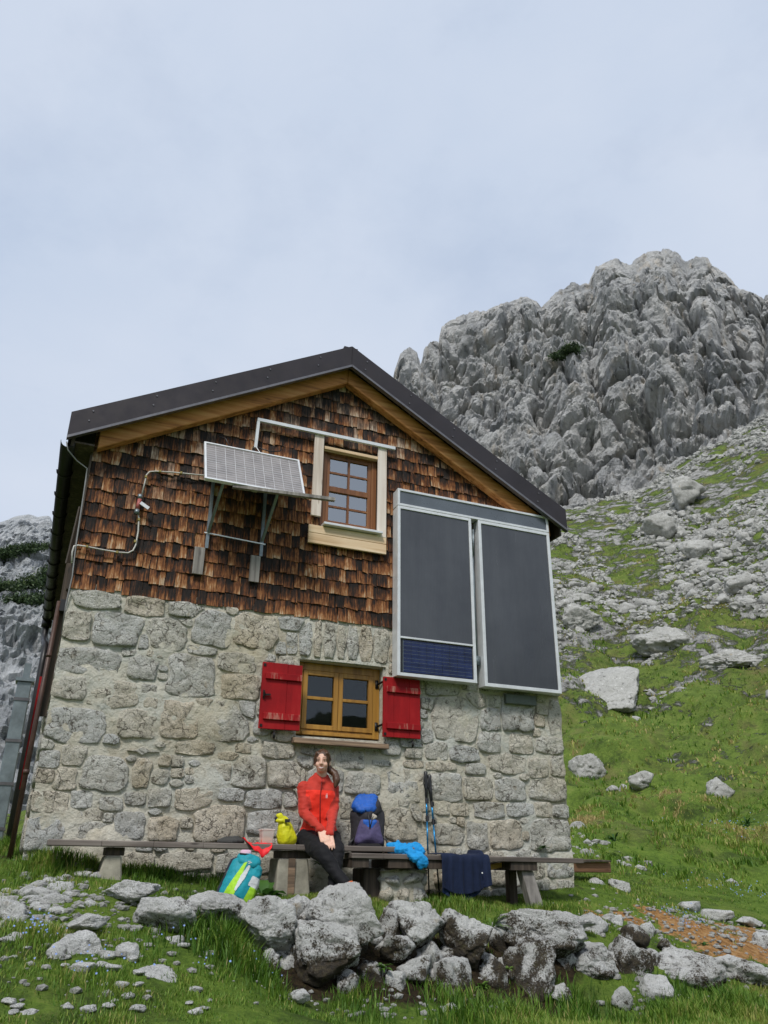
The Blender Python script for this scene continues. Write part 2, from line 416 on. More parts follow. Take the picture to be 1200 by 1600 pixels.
def m_ground():
    t = NT('turf')
    p = t.pos
    f = t.noise(1.3, 7, 0.62); g = t.noise(9, 6, 0.65); h = t.noise(45, 5, 0.7)
    mixn = t.math('ADD', t.math('MULTIPLY', f, 0.45), t.math('ADD', t.math('MULTIPLY', g, 0.3), t.math('MULTIPLY', h, 0.25)))
    c = t.ramp(mixn, [(0.36, (0.034, 0.050, 0.012)), (0.46, (0.075, 0.13, 0.018)), (0.56, (0.135, 0.21, 0.030)), (0.66, (0.22, 0.235, 0.06))])
    c = t.mix(t.math('MULTIPLY', t.attr('scree'), 0.55), c, t.ramp(mixn, [(0.36, (0.040, 0.050, 0.018)), (0.5, (0.115, 0.15, 0.038)), (0.64, (0.19, 0.185, 0.07))]))
    dry = t.ramp(t.noise(0.42, 6, 0.65, None, 0.5), [(0.50, 0.0), (0.66, 0.8)])
    c = t.mix(t.math('MULTIPLY', dry, t.ramp(t.attr('scree'), [(0.0, 0.25), (0.15, 1.0)])), c, t.ramp(h, [(0.35, (0.06, 0.055, 0.022)), (0.62, (0.21, 0.18, 0.075))]))
    dk2 = t.ramp(t.noise(0.9, 7, 0.7), [(0.34, 0.75), (0.45, 0.0)]); c = t.mix(dk2, c, (0.028, 0.042, 0.014))
    # the hillside: pale scree showing between turf, more of it where the attribute says so
    far = t.attr('scree')
    r1 = t.noise(1.0, 7, 0.66, t.mapv((0.16, 0.16, 0.5)), 0.5); r2 = t.noise(1.0, 8, 0.7, t.mapv(0.9))
    k = t.math('ADD', t.math('MULTIPLY', r1, 0.55), t.math('MULTIPLY', r2, 0.45))
    k = t.math('ADD', k, t.math('SUBTRACT', t.math('MULTIPLY', far, 0.19), 0.168))
    rk = t.ramp(k, [(0.515, 0.0), (0.56, 1.0)])
    rc = t.ramp(t.noise(1.0, 8, 0.72, t.mapv(2.2)), [(0.30, (0.075, 0.075, 0.07)), (0.46, (0.30, 0.295, 0.28)), (0.66, (0.48, 0.475, 0.455))])
    c = t.mix(t.math('MULTIPLY', rk, t.ramp(far, [(0.02, 0.0), (0.12, 1.0)])), c, rc)
    # bare ochre earth and gravel
    d = t.attr('dirt'); dk = t.ramp(t.math('ADD', d, t.math('MULTIPLY', t.math('SUBTRACT', t.noise(4, 8, 0.72), 0.5), 2.2)), [(0.50, 0.0), (0.62, 1.0)])
    dc = t.ramp(t.noise(16, 7, 0.7), [(0.33, (0.16, 0.075, 0.026)), (0.52, (0.38, 0.205, 0.078)), (0.70, (0.47, 0.31, 0.155))])
    c = t.mix(dk, c, dc)
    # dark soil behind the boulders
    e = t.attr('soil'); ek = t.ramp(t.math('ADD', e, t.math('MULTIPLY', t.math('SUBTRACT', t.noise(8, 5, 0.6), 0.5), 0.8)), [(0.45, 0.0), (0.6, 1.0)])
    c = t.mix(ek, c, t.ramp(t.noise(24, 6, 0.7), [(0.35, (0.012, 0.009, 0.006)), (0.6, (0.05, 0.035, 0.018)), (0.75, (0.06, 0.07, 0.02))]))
    n = t.bump(t.math('ADD', g, h), 0.8, 0.05)
    n = t.bump(t.math('MULTIPLY', r2, rk), 1.0, 0.5, n)
    return t.fin(c, 0.95, n, None, 0.15)
def m_leaf(name, ramp_stops, trans=0.35):
    t = NT(name); a = t.attr('tint'); c = t.ramp(a, ramp_stops)
    t.fin(c, 0.55, None, None, 0.3)
    tr = t.n('ShaderNodeBsdfTranslucent'); t.l(c, tr.inputs['Color'])
    m = t.n('ShaderNodeMixShader'); m.inputs[0].default_value = trans
    t.l(t.b.outputs[0], m.inputs[1]); t.l(tr.outputs[0], m.inputs[2]); t.l(m.outputs[0], t.out.inputs['Surface'])
    return t.m
def m_glass(name, tint=(0.93, 0.96, 0.95), ior=2.0):
    t = NT(name); t.t.nodes.remove(t.b)
    g = t.n('ShaderNodeBsdfGlossy'); g.inputs['Roughness'].default_value = 0.015; g.inputs['Color'].default_value = (0.9, 0.93, 0.95, 1)
    tr = t.n('ShaderNodeBsdfTransparent'); tr.inputs['Color'].default_value = (*tint, 1)
    f = t.n('ShaderNodeFresnel'); f.inputs['IOR'].default_value = ior
    b = t.n('ShaderNodeBump'); b.inputs['Strength'].default_value = 0.04; b.inputs['Distance'].default_value = 0.02
    t.l(t.noise(3.0, 2), b.inputs['Height']); t.l(b.outputs[0], g.inputs['Normal'])
    m = t.n('ShaderNodeMixShader'); t.l(f.outputs[0], m.inputs[0]); t.l(tr.outputs[0], m.inputs[1]); t.l(g.outputs[0], m.inputs[2])
    t.l(m.outputs[0], t.out.inputs['Surface']); return t.m
def m_shingle():
    t = NT('weathered_shingle'); r = t.attr('rnd'); v = t.attr('sv'); gr = t.attr('grey')
    # streaks run with the grain, shifted from shingle to shingle
    cmb = t.n('ShaderNodeCombineXYZ'); s = t.sep(t.pos)
    t.l(t.math('ADD', t.math('MULTIPLY', s[0], 62.0), t.math('MULTIPLY', r, 91.0)), cmb.inputs[0])
    t.l(t.math('MULTIPLY', s[2], 5.5), cmb.inputs[2]); t.l(t.math('MULTIPLY', r, 37.0), cmb.inputs[1])
    f = t.noise(1.0, 6, 0.65, cmb.outputs[0], 0.3)
    cmb2 = t.n('ShaderNodeCombineXYZ')
    t.l(t.math('ADD', t.math('MULTIPLY', s[0], 17.0), t.math('MULTIPLY', r, 53.0)), cmb2.inputs[0]); t.l(t.math('MULTIPLY', s[2], 9.0), cmb2.inputs[2]); t.l(r, cmb2.inputs[1])
    f2 = t.noise(1.0, 4, 0.6, cmb2.outputs[0])
    k = t.math('ADD', t.math('MULTIPLY', t.math('SUBTRACT', f, 0.5), 1.5), t.math('MULTIPLY', t.math('SUBTRACT', f2, 0.5), 0.9))
    k = t.math('ADD', k, t.math('ADD', t.math('MULTIPLY', t.math('SUBTRACT', r, 0.5), 0.55), t.math('MULTIPLY', t.math('SUBTRACT', 0.45, v), 0.42)))
    k = t.math('ADD', k, 0.43)
    c = t.ramp(k, [(0.16, (0.012, 0.009, 0.008)), (0.34, (0.036, 0.018, 0.011)), (0.50, (0.120, 0.042, 0.016)), (0.66, (0.25, 0.098, 0.034)), (0.82, (0.38, 0.195, 0.085)), (0.95, (0.50, 0.36, 0.24))])
    cg = t.ramp(k, [(0.14, (0.017, 0.015, 0.015)), (0.36, (0.06, 0.048, 0.042)), (0.55, (0.17, 0.125, 0.095)), (0.75, (0.34, 0.28, 0.225)), (0.95, (0.52, 0.46, 0.40))])
    c = t.mix(t.ramp(t.math('ADD', gr, t.math('MULTIPLY', t.math('SUBTRACT', t.noise(3.5, 4), 0.5), 1.0)), [(0.35, 0.0), (0.75, 0.85)]), c, cg)
    n = t.bump(f, 0.7, 0.006)
    return t.fin(c, 0.78, n, None, 0.3)

M = dict(
    masonry=m_masonry(), mortar=m_mortar(), shingle=m_shingle(), turf=m_ground(),
    rock=m_limestone('boulder_limestone'), scree=m_limestone('scree_limestone', 0, (0.58, 0.575, 0.56), 0.35),
    cliff=m_cliff('cliff_limestone'), slab=m_cliff('slab_limestone', (0.96, 1.0, 1.05), 0.9, 0.25, 0.12),
    roofmetal=m_plain('brown_sheet_metal', (0.036, 0.030, 0.033), 0.42, 0.35, 0.12, 2.5),
    gutter=m_plain('dark_gutter_metal', (0.022, 0.021, 0.022), 0.45, 0.3),
    flash=m_plain('grey_drip_edge', (0.17, 0.165, 0.175), 0.4, 0.6),
    beam=m_wood('gable_beam_wood', (0.20, 0.070, 0.022), (0.56, 0.235, 0.072), (0.70, 0.36, 0.14), 'x', 0.8),
    dark=m_plain('dark_interior', (0.02, 0.018, 0.016), 0.9),
    oldboard=m_wood('weathered_dark_board', (0.02, 0.016, 0.013), (0.06, 0.042, 0.03), (0.13, 0.10, 0.075), 'z'),
    palewood_z=m_wood('bleached_board_upright', (0.48, 0.38, 0.30), (0.74, 0.65, 0.57), (0.84, 0.77, 0.70), 'z', 0.7, 0.7, 0.25),
    palewood_x=m_wood('fresh_board', (0.50, 0.32, 0.16), (0.74, 0.54, 0.34), (0.84, 0.68, 0.48), 'x', 0.7, 0.7, 0.3),
    larch=m_wood('brown_window_wood', (0.10, 0.035, 0.012), (0.21, 0.08, 0.026), (0.31, 0.14, 0.05), 'z', 0.8, 0.5, 0.2, False),
    yellowwood=m_wood('varnished_yellow_wood', (0.24, 0.11, 0.018), (0.38, 0.19, 0.03), (0.47, 0.26, 0.05), 'z', 0.8, 0.45, 0.2, False),
    sillwood=m_wood('window_ledge_board', (0.05, 0.035, 0.026), (0.17, 0.115, 0.075), (0.42, 0.28, 0.18), 'x'),
    benchwood=m_wood('bench_plank', (0.06, 0.048, 0.042), (0.15, 0.122, 0.105), (0.27, 0.235, 0.205), 'x', 0.8),
    greywood=m_wood('grey_post', (0.11, 0.10, 0.09), (0.24, 0.22, 0.20), (0.38, 0.36, 0.33), 'z', 0.9),
    brownplank=m_wood('brown_plank', (0.10, 0.045, 0.022), (0.22, 0.11, 0.055), (0.33, 0.19, 0.10), 'x'),
    concrete=m_plain('concrete', (0.30, 0.28, 0.225), 0.9, 0, 0.25, 6, 0.3, 60),
    alu=m_plain('aluminium', (0.72, 0.735, 0.75), 0.4, 0.25, 0.06),
    galv=m_plain('galvanised_steel', (0.22, 0.26, 0.28), 0.45, 0.6, 0.15),
    black=m_plain('black_plastic', (0.016, 0.016, 0.018), 0.45),
    brownpipe=m_plain('brown_metal_pipe', (0.060, 0.030, 0.020), 0.5, 0.2, 0.25),
    redpaint=None, glass=m_glass('window_glass', (0.93, 0.96, 0.95), 4.2), glass_dark=m_glass('window_glass_lower', (0.8, 0.84, 0.84), 1.5),
    curtain=m_plain('pale_curtain', (0.75, 0.78, 0.78), 0.9),
    iron=m_plain('black_iron', (0.018, 0.017, 0.017), 0.5, 0.5),
)
def m_redpaint():
    t = NT('worn_red_paint'); v = t.mapv((14, 14, 2.0)); f = t.noise(1.0, 6, 0.7, v); g = t.noise(2.5, 5)
    c = t.ramp(t.math('ADD', t.math('MULTIPLY', g, 0.6), t.math('MULTIPLY', f, 0.4)), [(0.33, (0.20, 0.004, 0.007)), (0.52, (0.33, 0.008, 0.011)), (0.68, (0.42, 0.022, 0.022))])
    ed = t.attr('worn')
    c = t.mix(t.ramp(t.math('ADD', f, t.math('MULTIPLY', ed, 0.20)), [(0.68, 0.0), (0.78, 0.7)]), c, (0.48, 0.25, 0.19))
    return t.fin(c, 0.6, t.bump(f, 0.25, 0.003), None, 0.22)
M['redpaint'] = m_redpaint()
def m_collector():
    """dark absorber behind a dusty cover, soft reflection painted as paler blotches, faint vertical ribs"""
    t = NT('collector_cover'); s = t.sep(t.pos)
    wv = t.math('SINE', t.math('MULTIPLY', s[0], 330.0))
    f = t.noise(1.0, 6, 0.6, t.mapv((5, 5, 0.5))); g = t.noise(1.1, 4)
    k = t.math('ADD', t.math('MULTIPLY', f, 0.4), t.math('ADD', t.math('MULTIPLY', g, 0.6), t.math('MULTIPLY', wv, 0.02)))
    c = t.ramp(k, [(0.32, (0.018, 0.019, 0.022)), (0.68, (0.068, 0.072, 0.080))])
    t.fin(c, t.ramp(f, [(0.3, 0.16), (0.7, 0.30)]), t.bump(wv, 0.08, 0.002), None, 0.9)
    return t.m
M['collector'] = m_collector(); M['header'] = m_plain('header_reflection_tint', (0.085, 0.10, 0.12), 0.3, 0, 0.15, 2, 0, 60, 0.8)  # header is the same cover; its sky reflection is painted as paler blue-grey
M['pvblue'] = m_plain('blue_solar_cell', (0.008, 0.018, 0.075), 0.18, 0.1, 0.25, 5, 0, 60, 0.5)
def m_pvgrey():
    t = NT('dusty_solar_cell'); s = t.sep(t.pos)
    wv = t.math('SINE', t.math('MULTIPLY', s[2], 175.0))
    c = t.mix(t.ramp(wv, [(0.62, 0.0), (0.80, 0.75)]), t.ramp(t.noise(8, 5), [(0.3, (0.17, 0.155, 0.15)), (0.7, (0.28, 0.255, 0.245))]), (0.40, 0.39, 0.40))
    return t.fin(c, 0.25, None, None, 0.8)
M['pvgrey'] = m_pvgrey()

# ------------------------------------------------------------------ ground, one sheet to the horizon
def cp(px, py, Y=None, r=None):
    return at(px, py, Y) if Y is not None else atr(px, py, r)
_raw = [cp(*a) for a in [
    # foot of the hut and terrace
    (30, 1338, 8.1), (100, 1350, 7.85), (170, 1378, 7.5), (300, 1392, 7.4), (455, 1405, 7.5), (600, 1412, 7.5), (700, 1414, 7.5), (825, 1421, 7.45), (900, 1392, 7.95), (960, 1380, 8.4),
    # back edge of the boulder bank
    (340, 1425, 6.85), (440, 1428, 6.85), (540, 1432, 6.85), (620, 1440, 6.85), (700, 1446, 6.8), (790, 1452, 6.75), (870, 1455, 6.75), (930, 1462, 6.8), (1000, 1470, 6.85),
    # foot of the boulder bank
    (260, 1478, 6.3), (340, 1492, 6.3), (430, 1535, 6.25), (540, 1568, 6.2), (700, 1572, 6.15), (850, 1578, 6.1), (1000, 1572, 6.05), (1100, 1560, 6.1), (1190, 1555, 6.2),
    # front
    (20, 1592, 5.2), (140, 1592, 5.25), (250, 1592, 5.3), (500, 1599, 5.55), (800, 1599, 5.45), (1100, 1599, 5.3), (1190, 1599, 5.3),
    # left rise
    (20, 1450, 6.6), (60, 1395, 7.25), (200, 1425, 6.85), (110, 1505, 6.0), (200, 1510, 6.0), (0, 1385, 7.6), (-150, 1420, 7.0), (-150, 1350, 9.5), (0, 1340, 10.0),
    # right lawn
    (1050, 1455, 7.1), (1120, 1470, 7.0), (1190, 1500, 6.7), (1190, 1445, 8.0), (1050, 1420, 8.4), (1190, 1400, 10.0), (1030, 1392, 10.0), (1190, 1370, 13.5), (1000, 1365, 13.5), (940, 1352, 12.5), (1300, 1440, 9), (1300, 1520, 6.5), (1400, 1400, 12)]]
_raw += [cp(px, py, None, r) for px, py, r in [
    (1190, 1322, 22), (1050, 1320, 21), (930, 1318, 20), (1190, 1285, 30), (1050, 1282, 30), (900, 1280, 30),
    (1190, 1200, 38), (1050, 1190, 39), (900, 1185, 40), (1190, 1060, 50), (1050, 1030, 55), (900, 1030, 56), (1190, 900, 67), (1050, 895, 74), (900, 900, 76),
    (1190, 770, 86), (1050, 800, 92), (900, 820, 92), (1190, 665, 106), (1100, 715, 106), (1000, 765, 106), (900, 800, 106), (700, 900, 60), (700, 830, 106), (500, 1000, 60), (500, 900, 106), (300, 1150, 60),
    (1400, 1200, 30), (1400, 900, 56), (1400, 580, 104), (1650, 1200, 22), (1650, 700, 60), (1650, 450, 100),
    (1190, 675, 118), (1100, 725, 118), (1000, 775, 118), (900, 808, 118), (1190, 760, 190), (900, 880, 190), (500, 1000, 190), (1650, 520, 190), (1190, 1150, 400), (700, 1150, 400),
    (500, 1290, 30), (700, 1290, 30), (300, 1320, 25), (0, 1335, 20), (-200, 1330, 20), (60, 1320, 40), (-150, 1320, 40), (0, 1300, 70), (200, 1250, 90), (0, 1200, 200), (-300, 1250, 200)]]
_raw += [np.array(p, float) for p in [(0.3, 0.4, -1.62), (2.5, 1.0, -1.7), (-2.5, 1.5, -1.5), (3.6, 3.2, -1.33), (1.2, 3.2, -1.20), (-1.0, 3.2, -1.02), (-3.5, 5.2, -0.6), (-6, 8, 0.1), (6.5, 3.0, -1.5), (9, 5, -1.2), (4, 0.5, -1.9)]]
_raw = np.array(_raw)
def _ar(x, y):
    return np.stack([np.arctan2(x, y)*1.0, np.log(np.hypot(x, y)+0.4)*1.0], -1)
_K = _ar(_raw[:, 0], _raw[:, 1]); _val = _raw[:, 2]/(np.hypot(_raw[:, 0], _raw[:, 1])+2.5)
def _tps(d2): return 0.5*d2*np.log(np.maximum(d2, 1e-12))
_n = len(_K); _A = np.zeros((_n+3, _n+3))
_A[:_n, :_n] = _tps(((_K[:, None]-_K[None])**2).sum(-1)) + np.eye(_n)*2e-4
_A[:_n, _n] = 1; _A[:_n, _n+1:] = _K; _A[_n, :_n] = 1; _A[_n+1:, :_n] = _K.T
_W = np.linalg.solve(_A, np.concatenate([_val, np.zeros(3)]))
AZ0, AZ1 = RAD(-22), RAD(62)
def ground_smooth(x, y):
    x = np.atleast_1d(np.asarray(x, float)); y = np.atleast_1d(np.asarray(y, float))
    r = np.hypot(x, y); az = np.arctan2(x, y)
    azc = np.clip(az, AZ0, AZ1); Q = np.stack([azc, np.log(np.minimum(r, 420)+0.4)], -1)
    out = np.empty(len(x))
    for i in range(0, len(x), 40000):
        q = Q[i:i+40000]; out[i:i+40000] = _tps(((q[:, None]-_K[None])**2).sum(-1)) @ _W[:_n] + _W[_n] + q @ _W[_n+1:]
    z = out*(r+2.5)
    off = np.clip(np.maximum(AZ0-az, az-AZ1)/RAD(50), 0, 1); off = off*off*(3-2*off)
    generic = -1.6 - 0.02*np.minimum(r, 200)
    return z*(1-off) + generic*off
def ground(x, y):
    z = ground_smooth(x, y); x = np.atleast_1d(np.asarray(x, float)); y = np.atleast_1d(np.asarray(y, float))
    r = np.hypot(x, y); P = np.stack([x, y, 0*x], -1)
    z = z + fbm(P*1.5, 4, 5)*0.06*np.clip(r/6, 0.3, 1)
    z = z + fbm(P*0.55, 4, 9)*0.42*np.clip((r-10)/10, 0, 1)
    hm = fbm(P*0.30, 3, 12); z = z + (np.abs(hm)**0.7*np.sign(hm))*1.0*np.clip((r-20)/9, 0, 1)*np.clip((75-r)/20, 0, 1)
    z = z + fbm(P*np.array([0.16, 0.16, 1]), 4, 23)*1.5*np.clip((r-24)/20, 0, 1)
    z = z + ridged(P*np.array([0.05, 0.05, 1]), 3, 29)*1.2*np.clip((r-34)/30, 0, 1)
    return z
def gz(x, y): return float(ground(x, y)[0])
_az = np.concatenate([np.arange(-180, -24, 4.0), np.arange(-24, -9, 0.8), np.arange(-9, 55, 0.13), np.arange(55, 70, 0.6), np.arange(70, 180, 4.0)])
_rr = np.concatenate([[0.0, 0.6, 1.4, 2.2, 3.0], np.arange(3.4, 5.0, 0.12), np.arange(5.0, 9.0, 0.035), np.geomspace(9.0, 120.0, 300), np.geomspace(125, 1500, 30)])
A, Rr = np.meshgrid(np.radians(_az), _rr)
gx, gy = (np.sin(A)*Rr).ravel(), (np.cos(A)*Rr).ravel()
gzv = ground(gx, gy)
na, nr = len(_az), len(_rr)
ii, jj = np.meshgrid(np.arange(nr-1), np.arange(na), indexing='ij')
gF = np.stack([(ii*na+jj).ravel(), (ii*na+(jj+1) % na).ravel(), ((ii+1)*na+(jj+1) % na).ravel(), ((ii+1)*na+jj).ravel()], -1)[:, ::-1]
rr_ = np.hypot(gx, gy); azd = np.degrees(np.arctan2(gx, gy))
PG = np.stack([gx, gy, gzv], -1)
scree = np.clip((rr_-19)/35, 0, 1)*np.clip((azd-20)/8, 0, 1)
scree = np.where(azd < 15, np.clip((rr_-9)/6, 0, 1)*0.9, scree)
def bump_at(px, py, Y, rad):
    c = at(px, py, Y); return np.exp(-(((gx-c[0])**2+(gy-c[1])**2)/rad**2))
dirt = np.zeros(len(gx))
for a in [(1110, 1465, 7.0, 0.55), (1160, 1452, 7.4, 0.6), (1060, 1452, 7.2, 0.35), (1185, 1480, 6.9, 0.5), (985, 1447, 7.3, 0.26), (1025, 1440, 7.5, 0.25), (930, 1440, 7.3, 0.2), (1230, 1465, 7.2, 0.6)]:
    dirt = np.maximum(dirt, bump_at(a[0], a[1], a[2], a[3]*0.86)*0.98)
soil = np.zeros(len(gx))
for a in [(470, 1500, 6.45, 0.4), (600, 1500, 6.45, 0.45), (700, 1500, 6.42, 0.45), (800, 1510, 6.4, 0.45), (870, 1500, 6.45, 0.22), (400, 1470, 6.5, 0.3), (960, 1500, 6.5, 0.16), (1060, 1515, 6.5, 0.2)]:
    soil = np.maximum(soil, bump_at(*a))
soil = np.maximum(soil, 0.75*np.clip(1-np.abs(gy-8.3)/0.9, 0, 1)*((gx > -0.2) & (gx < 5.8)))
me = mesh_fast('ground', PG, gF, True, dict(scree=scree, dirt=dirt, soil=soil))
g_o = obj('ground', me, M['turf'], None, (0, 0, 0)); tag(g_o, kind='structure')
# ------------------------------------------------------------------ mountains: a face rising from foot to crest, and a back falling away
def mountain(name, crest, foot, step, rows, back, mat, seed, amp, warp=1.0, slabby=False, curve=1.0):
    """crest and foot: (px, py, distance) sight lines; returns the built terrain mesh object"""
    cx = np.array(crest, float); fx = np.array(foot, float)
    px = np.arange(cx[0, 0], cx[-1, 0], step)
    cpy, cr_ = np.interp(px, cx[:, 0], cx[:, 1]), np.interp(px, cx[:, 0], cx[:, 2])
    fpy, fr_ = np.interp(px, fx[:, 0], fx[:, 1]), np.interp(px, fx[:, 0], fx[:, 2])
    C = np.array([atr(a, b, r) for a, b, r in zip(px, cpy, cr_)]); Fo = np.array([atr(a, b, r) for a, b, r in zip(px, fpy, fr_)])
    t = np.linspace(-0.14, 1, rows)
    P = Fo[None]*(1-t[:, None, None]) + C[None]*t[:, None, None]
    tt = np.clip(t, 0, 1)[:, None]
    P[:, :, 2] -= np.maximum(-t, 0)[:, None]*260; P[:, :, 2] -= 5.0*np.clip(1-tt*5, 0, 1)
    # concave foot, steeper head
    P[:, :, 2] -= (np.sin(np.pi*tt)*curve*0.09*(C[None, :, 2]-Fo[None, :, 2]))
    d = C[:, :2]/np.hypot(C[:, 0], C[:, 1])[:, None]
    B = []
    for k in range(1, back+1):
        s = k/back; Q = C.copy(); Q[:, :2] += d*s*120*warp; Q[:, 2] -= (s**1.2)*150*warp; B.append(Q)
    P = np.concatenate([P, np.array(B)]); nr, nc = P.shape[:2]; P = P.reshape(-1, 3)
    tf = np.concatenate([t, np.ones(back)]); T = np.repeat(tf, nc)
    dn = np.tile(d, (nr, 1)); S = P[:, 0]*0.75 - P[:, 1]*0.66; Dp = P[:, 0]*0.66 + P[:, 1]*0.75; Z = P[:, 2]
    Q = np.stack([S, Dp, Z], -1)
    wv = fbm(Q*0.06, 3, seed+71)[:, None]*np.array([5.0, 5.0, 5.0]) + fbm(Q*0.35, 2, seed+72)[:, None]*np.array([0.9, 0.9, 0.9])
    Qw = Q + wv
    if slabby:
        a = ridged(Qw @ np.array([[0.05, 0.02, 0.03], [0.0, 0.05, 0], [-0.05, 0, 0.05]]), 5, seed)*4.0
        f1, e1, r1 = cell(Qw*np.array([0.16, 0.10, 0.10]), seed+5); b = (r1-0.5)*1.2 + np.minimum(e1*4, 1)*1.0
        f2, e2, r2 = cell(Qw*np.array([0.5, 0.3, 0.36]), seed+9); c = (r2-0.5)*0.7 + np.minimum(e2*4, 1)*0.5
        out = a+b+c+fbm(Q*0.8, 4, seed+33)*0.5+ridged(Q @ np.array([[0.5, 0.1, 0.3], [0, .3, 0], [-0.5, 0.1, 0.3]]), 4, seed+34)*1.3; upw = fbm(Q*0.11, 4, seed+40)*3.0
    else:
        g = ridged(Qw*np.array([0.030, 0.018, 0.010]), 3, seed)*11.0                       # buttresses and gullies
        f1, e1, r1 = cell(Qw*np.array([0.115, 0.07, 0.032]), seed+5)                       # pillars
        p1 = (0.75-f1)*7.0*np.clip(0.5+vn(Q*0.022, seed+3), 0.35, 1.2) + np.minimum(e1*4, 1)*3.4 + (r1-0.5)*6.5
        f2, e2, r2 = cell(Qw*np.array([0.32, 0.2, 0.12]), seed+9); p2 = ((0.7-f2)*1.5 + (r2-0.5)*2.6 + np.minimum(e2*4, 1)*1.3)*np.clip(0.75+vn(Q*0.05, seed+4)*0.7, 0.3, 1.2)
        f3, e3, r3 = cell(Qw*np.array([0.9, 0.6, 0.45]), seed+12); p3 = ((0.7-f3)*0.35 + (r3-0.5)*0.7 + np.minimum(e3*5, 1)*0.3)*np.clip(0.6+vn(Q*0.07, seed+6)*0.8, 0.15, 1.2)
        out = g+p1+p2+p3+ridged(Q*1.3, 3, seed+33)*0.3
        crk = ridged(Qw*np.array([0.22, 0.16, 0.035]), 3, seed+50); out = out - np.maximum(0, crk-0.45)*6.5 - np.maximum(0, ridged(Qw*np.array([0.75, 0.5, 0.16]), 2, seed+51)-0.55)*0.6
        upw = (r3-0.5)*1.6*np.clip((T-0.93)*14, 0, 1) + fbm(Q*np.array([0.09, 0.05, 0.02]), 4, seed+40)*1.5 + (r2-0.5)*1.6*np.clip((T-0.9)*10, 0, 1) + (0.6-f1)*2.4*np.clip((T-0.9)*10, 0, 1)
    out = (out-np.mean(out))*amp*np.clip(T*8+0.25, 0.12, 1)
    fade = np.clip((1.015-T)*6, 0.06, 1)                       # the crest keeps its surveyed line
    P[:, 0] -= dn[:, 0]*out*0.86*fade; P[:, 1] -= dn[:, 1]*out*0.86*fade
    P[:, 2] += out*0.30*fade + (upw-0.8*(T > 0.97))*amp*np.clip(T*2, 0, 1)*np.clip(fade, 0.45, 1)
    i, j = np.meshgrid(np.arange(nr-1), np.arange(nc-1), indexing='ij')
    F = np.stack([(i*nc+j).ravel(), (i*nc+j+1).ravel(), ((i+1)*nc+j+1).ravel(), ((i+1)*nc+j).ravel()], -1)
    me = mesh_fast(name, P, F, False)
    o = obj(name, me, mat, None, tuple(P.mean(0)*[1, 1, 0])); tag(o, kind='structure')
    return P.reshape(nr, nc, 3), px
crest_r = [(440, 830, 170), (540, 720, 172), (590, 640, 174), (612, 600, 175), (616, 575, 176), (626, 550, 176), (640, 540, 177), (652, 548, 178), (657, 566, 179), (662, 545, 182), (672, 527, 184), (685, 530, 187), (690, 510, 190), (700, 505, 192), (720, 497, 196), (735, 490, 199), (760, 487, 203), (790, 472, 207), (820, 463, 210), (838, 472, 212), (846, 481, 213), (865, 461, 215), (886, 446, 217), (896, 441, 218), (906, 449, 219), (920, 440, 221), (930, 415, 222), (945, 405, 224), (960, 400, 225), (972, 408, 226), (985, 412, 227), (1000, 404, 228), (1015, 392, 229), (1040, 387, 230), (1060, 394, 230), (1070, 407, 230), (1085, 397, 230), (1105, 399, 229), (1115, 414, 228), (1135, 429, 226), (1155, 449, 224), (1175, 457, 221), (1190, 468, 219), (1203, 463, 217), (1240, 440, 215), (1320, 450, 213), (1420, 420, 212), (1600, 440, 210), (1800, 520, 208)]
foot_r = [(440, 950, 100), (700, 850, 102), (860, 795, 104), (900, 782, 104), (1000, 740, 104), (1100, 690, 104), (1200, 630, 104), (1400, 555, 102), (1800, 420, 95)]
PM, PMx = mountain('mountain', crest_r, foot_r, 1.75, 430, 14, M['cliff'], 3, 1.0)
crest_l = [(-700, 700, 260), (-400, 760, 260), (-150, 822, 262), (0, 812, 262), (20, 806, 262), (45, 803, 262), (60, 806, 263), (78, 804, 263), (86, 822, 264), (110, 850, 264), (200, 900, 265), (330, 980, 268), (560, 1180, 270)]
foot_l = [(-700, 1300, 50), (-100, 1345, 55), (60, 1345, 58), (200, 1330, 70), (560, 1300, 90)]
PL, PLx = mountain('far_mountain', crest_l, foot_l, 3.4, 330, 10, M['slab'], 41, 1.15, 1.2, True, 0.4)

# the wooded mountain across the valley, behind the photographer: seen only mirrored in the panes
_oa = np.radians(np.arange(110, 291, 1.2)); _ot = np.linspace(0, 1, 40); OA, OT = np.meshgrid(_oa, _ot)
oh = 105 + 45*fbm(np.stack([np.cos(_oa)*3, np.sin(_oa)*3, 0*_oa], -1), 4, 90)
orr = 420 + 180*OT; OP = np.stack([np.sin(OA)*orr, np.cos(OA)*orr, -40 + OT**0.8*(oh[None]+40)], -1)
OP[:, :, 2] += fbm(OP.reshape(-1, 3)*0.02, 4, 91).reshape(OA.shape)*14*OT; nr_, nc_ = OA.shape
bk = OP[-1:].copy(); bk[:, :, 0] *= 1.25; bk[:, :, 1] *= 1.25; bk[:, :, 2] = -40; OP = np.concatenate([OP, bk]); nr_ += 1
i, j = np.meshgrid(np.arange(nr_-1), np.arange(nc_-1), indexing='ij'); Fo_ = np.stack([(i*nc_+j).ravel(), ((i+1)*nc_+j).ravel(), ((i+1)*nc_+j+1).ravel(), (i*nc_+j+1).ravel()], -1)
t = NT('wooded_slope'); t.fin(t.ramp(t.noise(0.05, 8, 0.7), [(0.35, (0.018, 0.03, 0.012)), (0.6, (0.05, 0.065, 0.03)), (0.72, (0.22, 0.22, 0.21))]), 0.95)
tag(obj('opposite_mountain', mesh_fast('opposite_mountain', OP.reshape(-1, 3), Fo_, False), t.m, None, (0, 0, -40)), kind='structure')
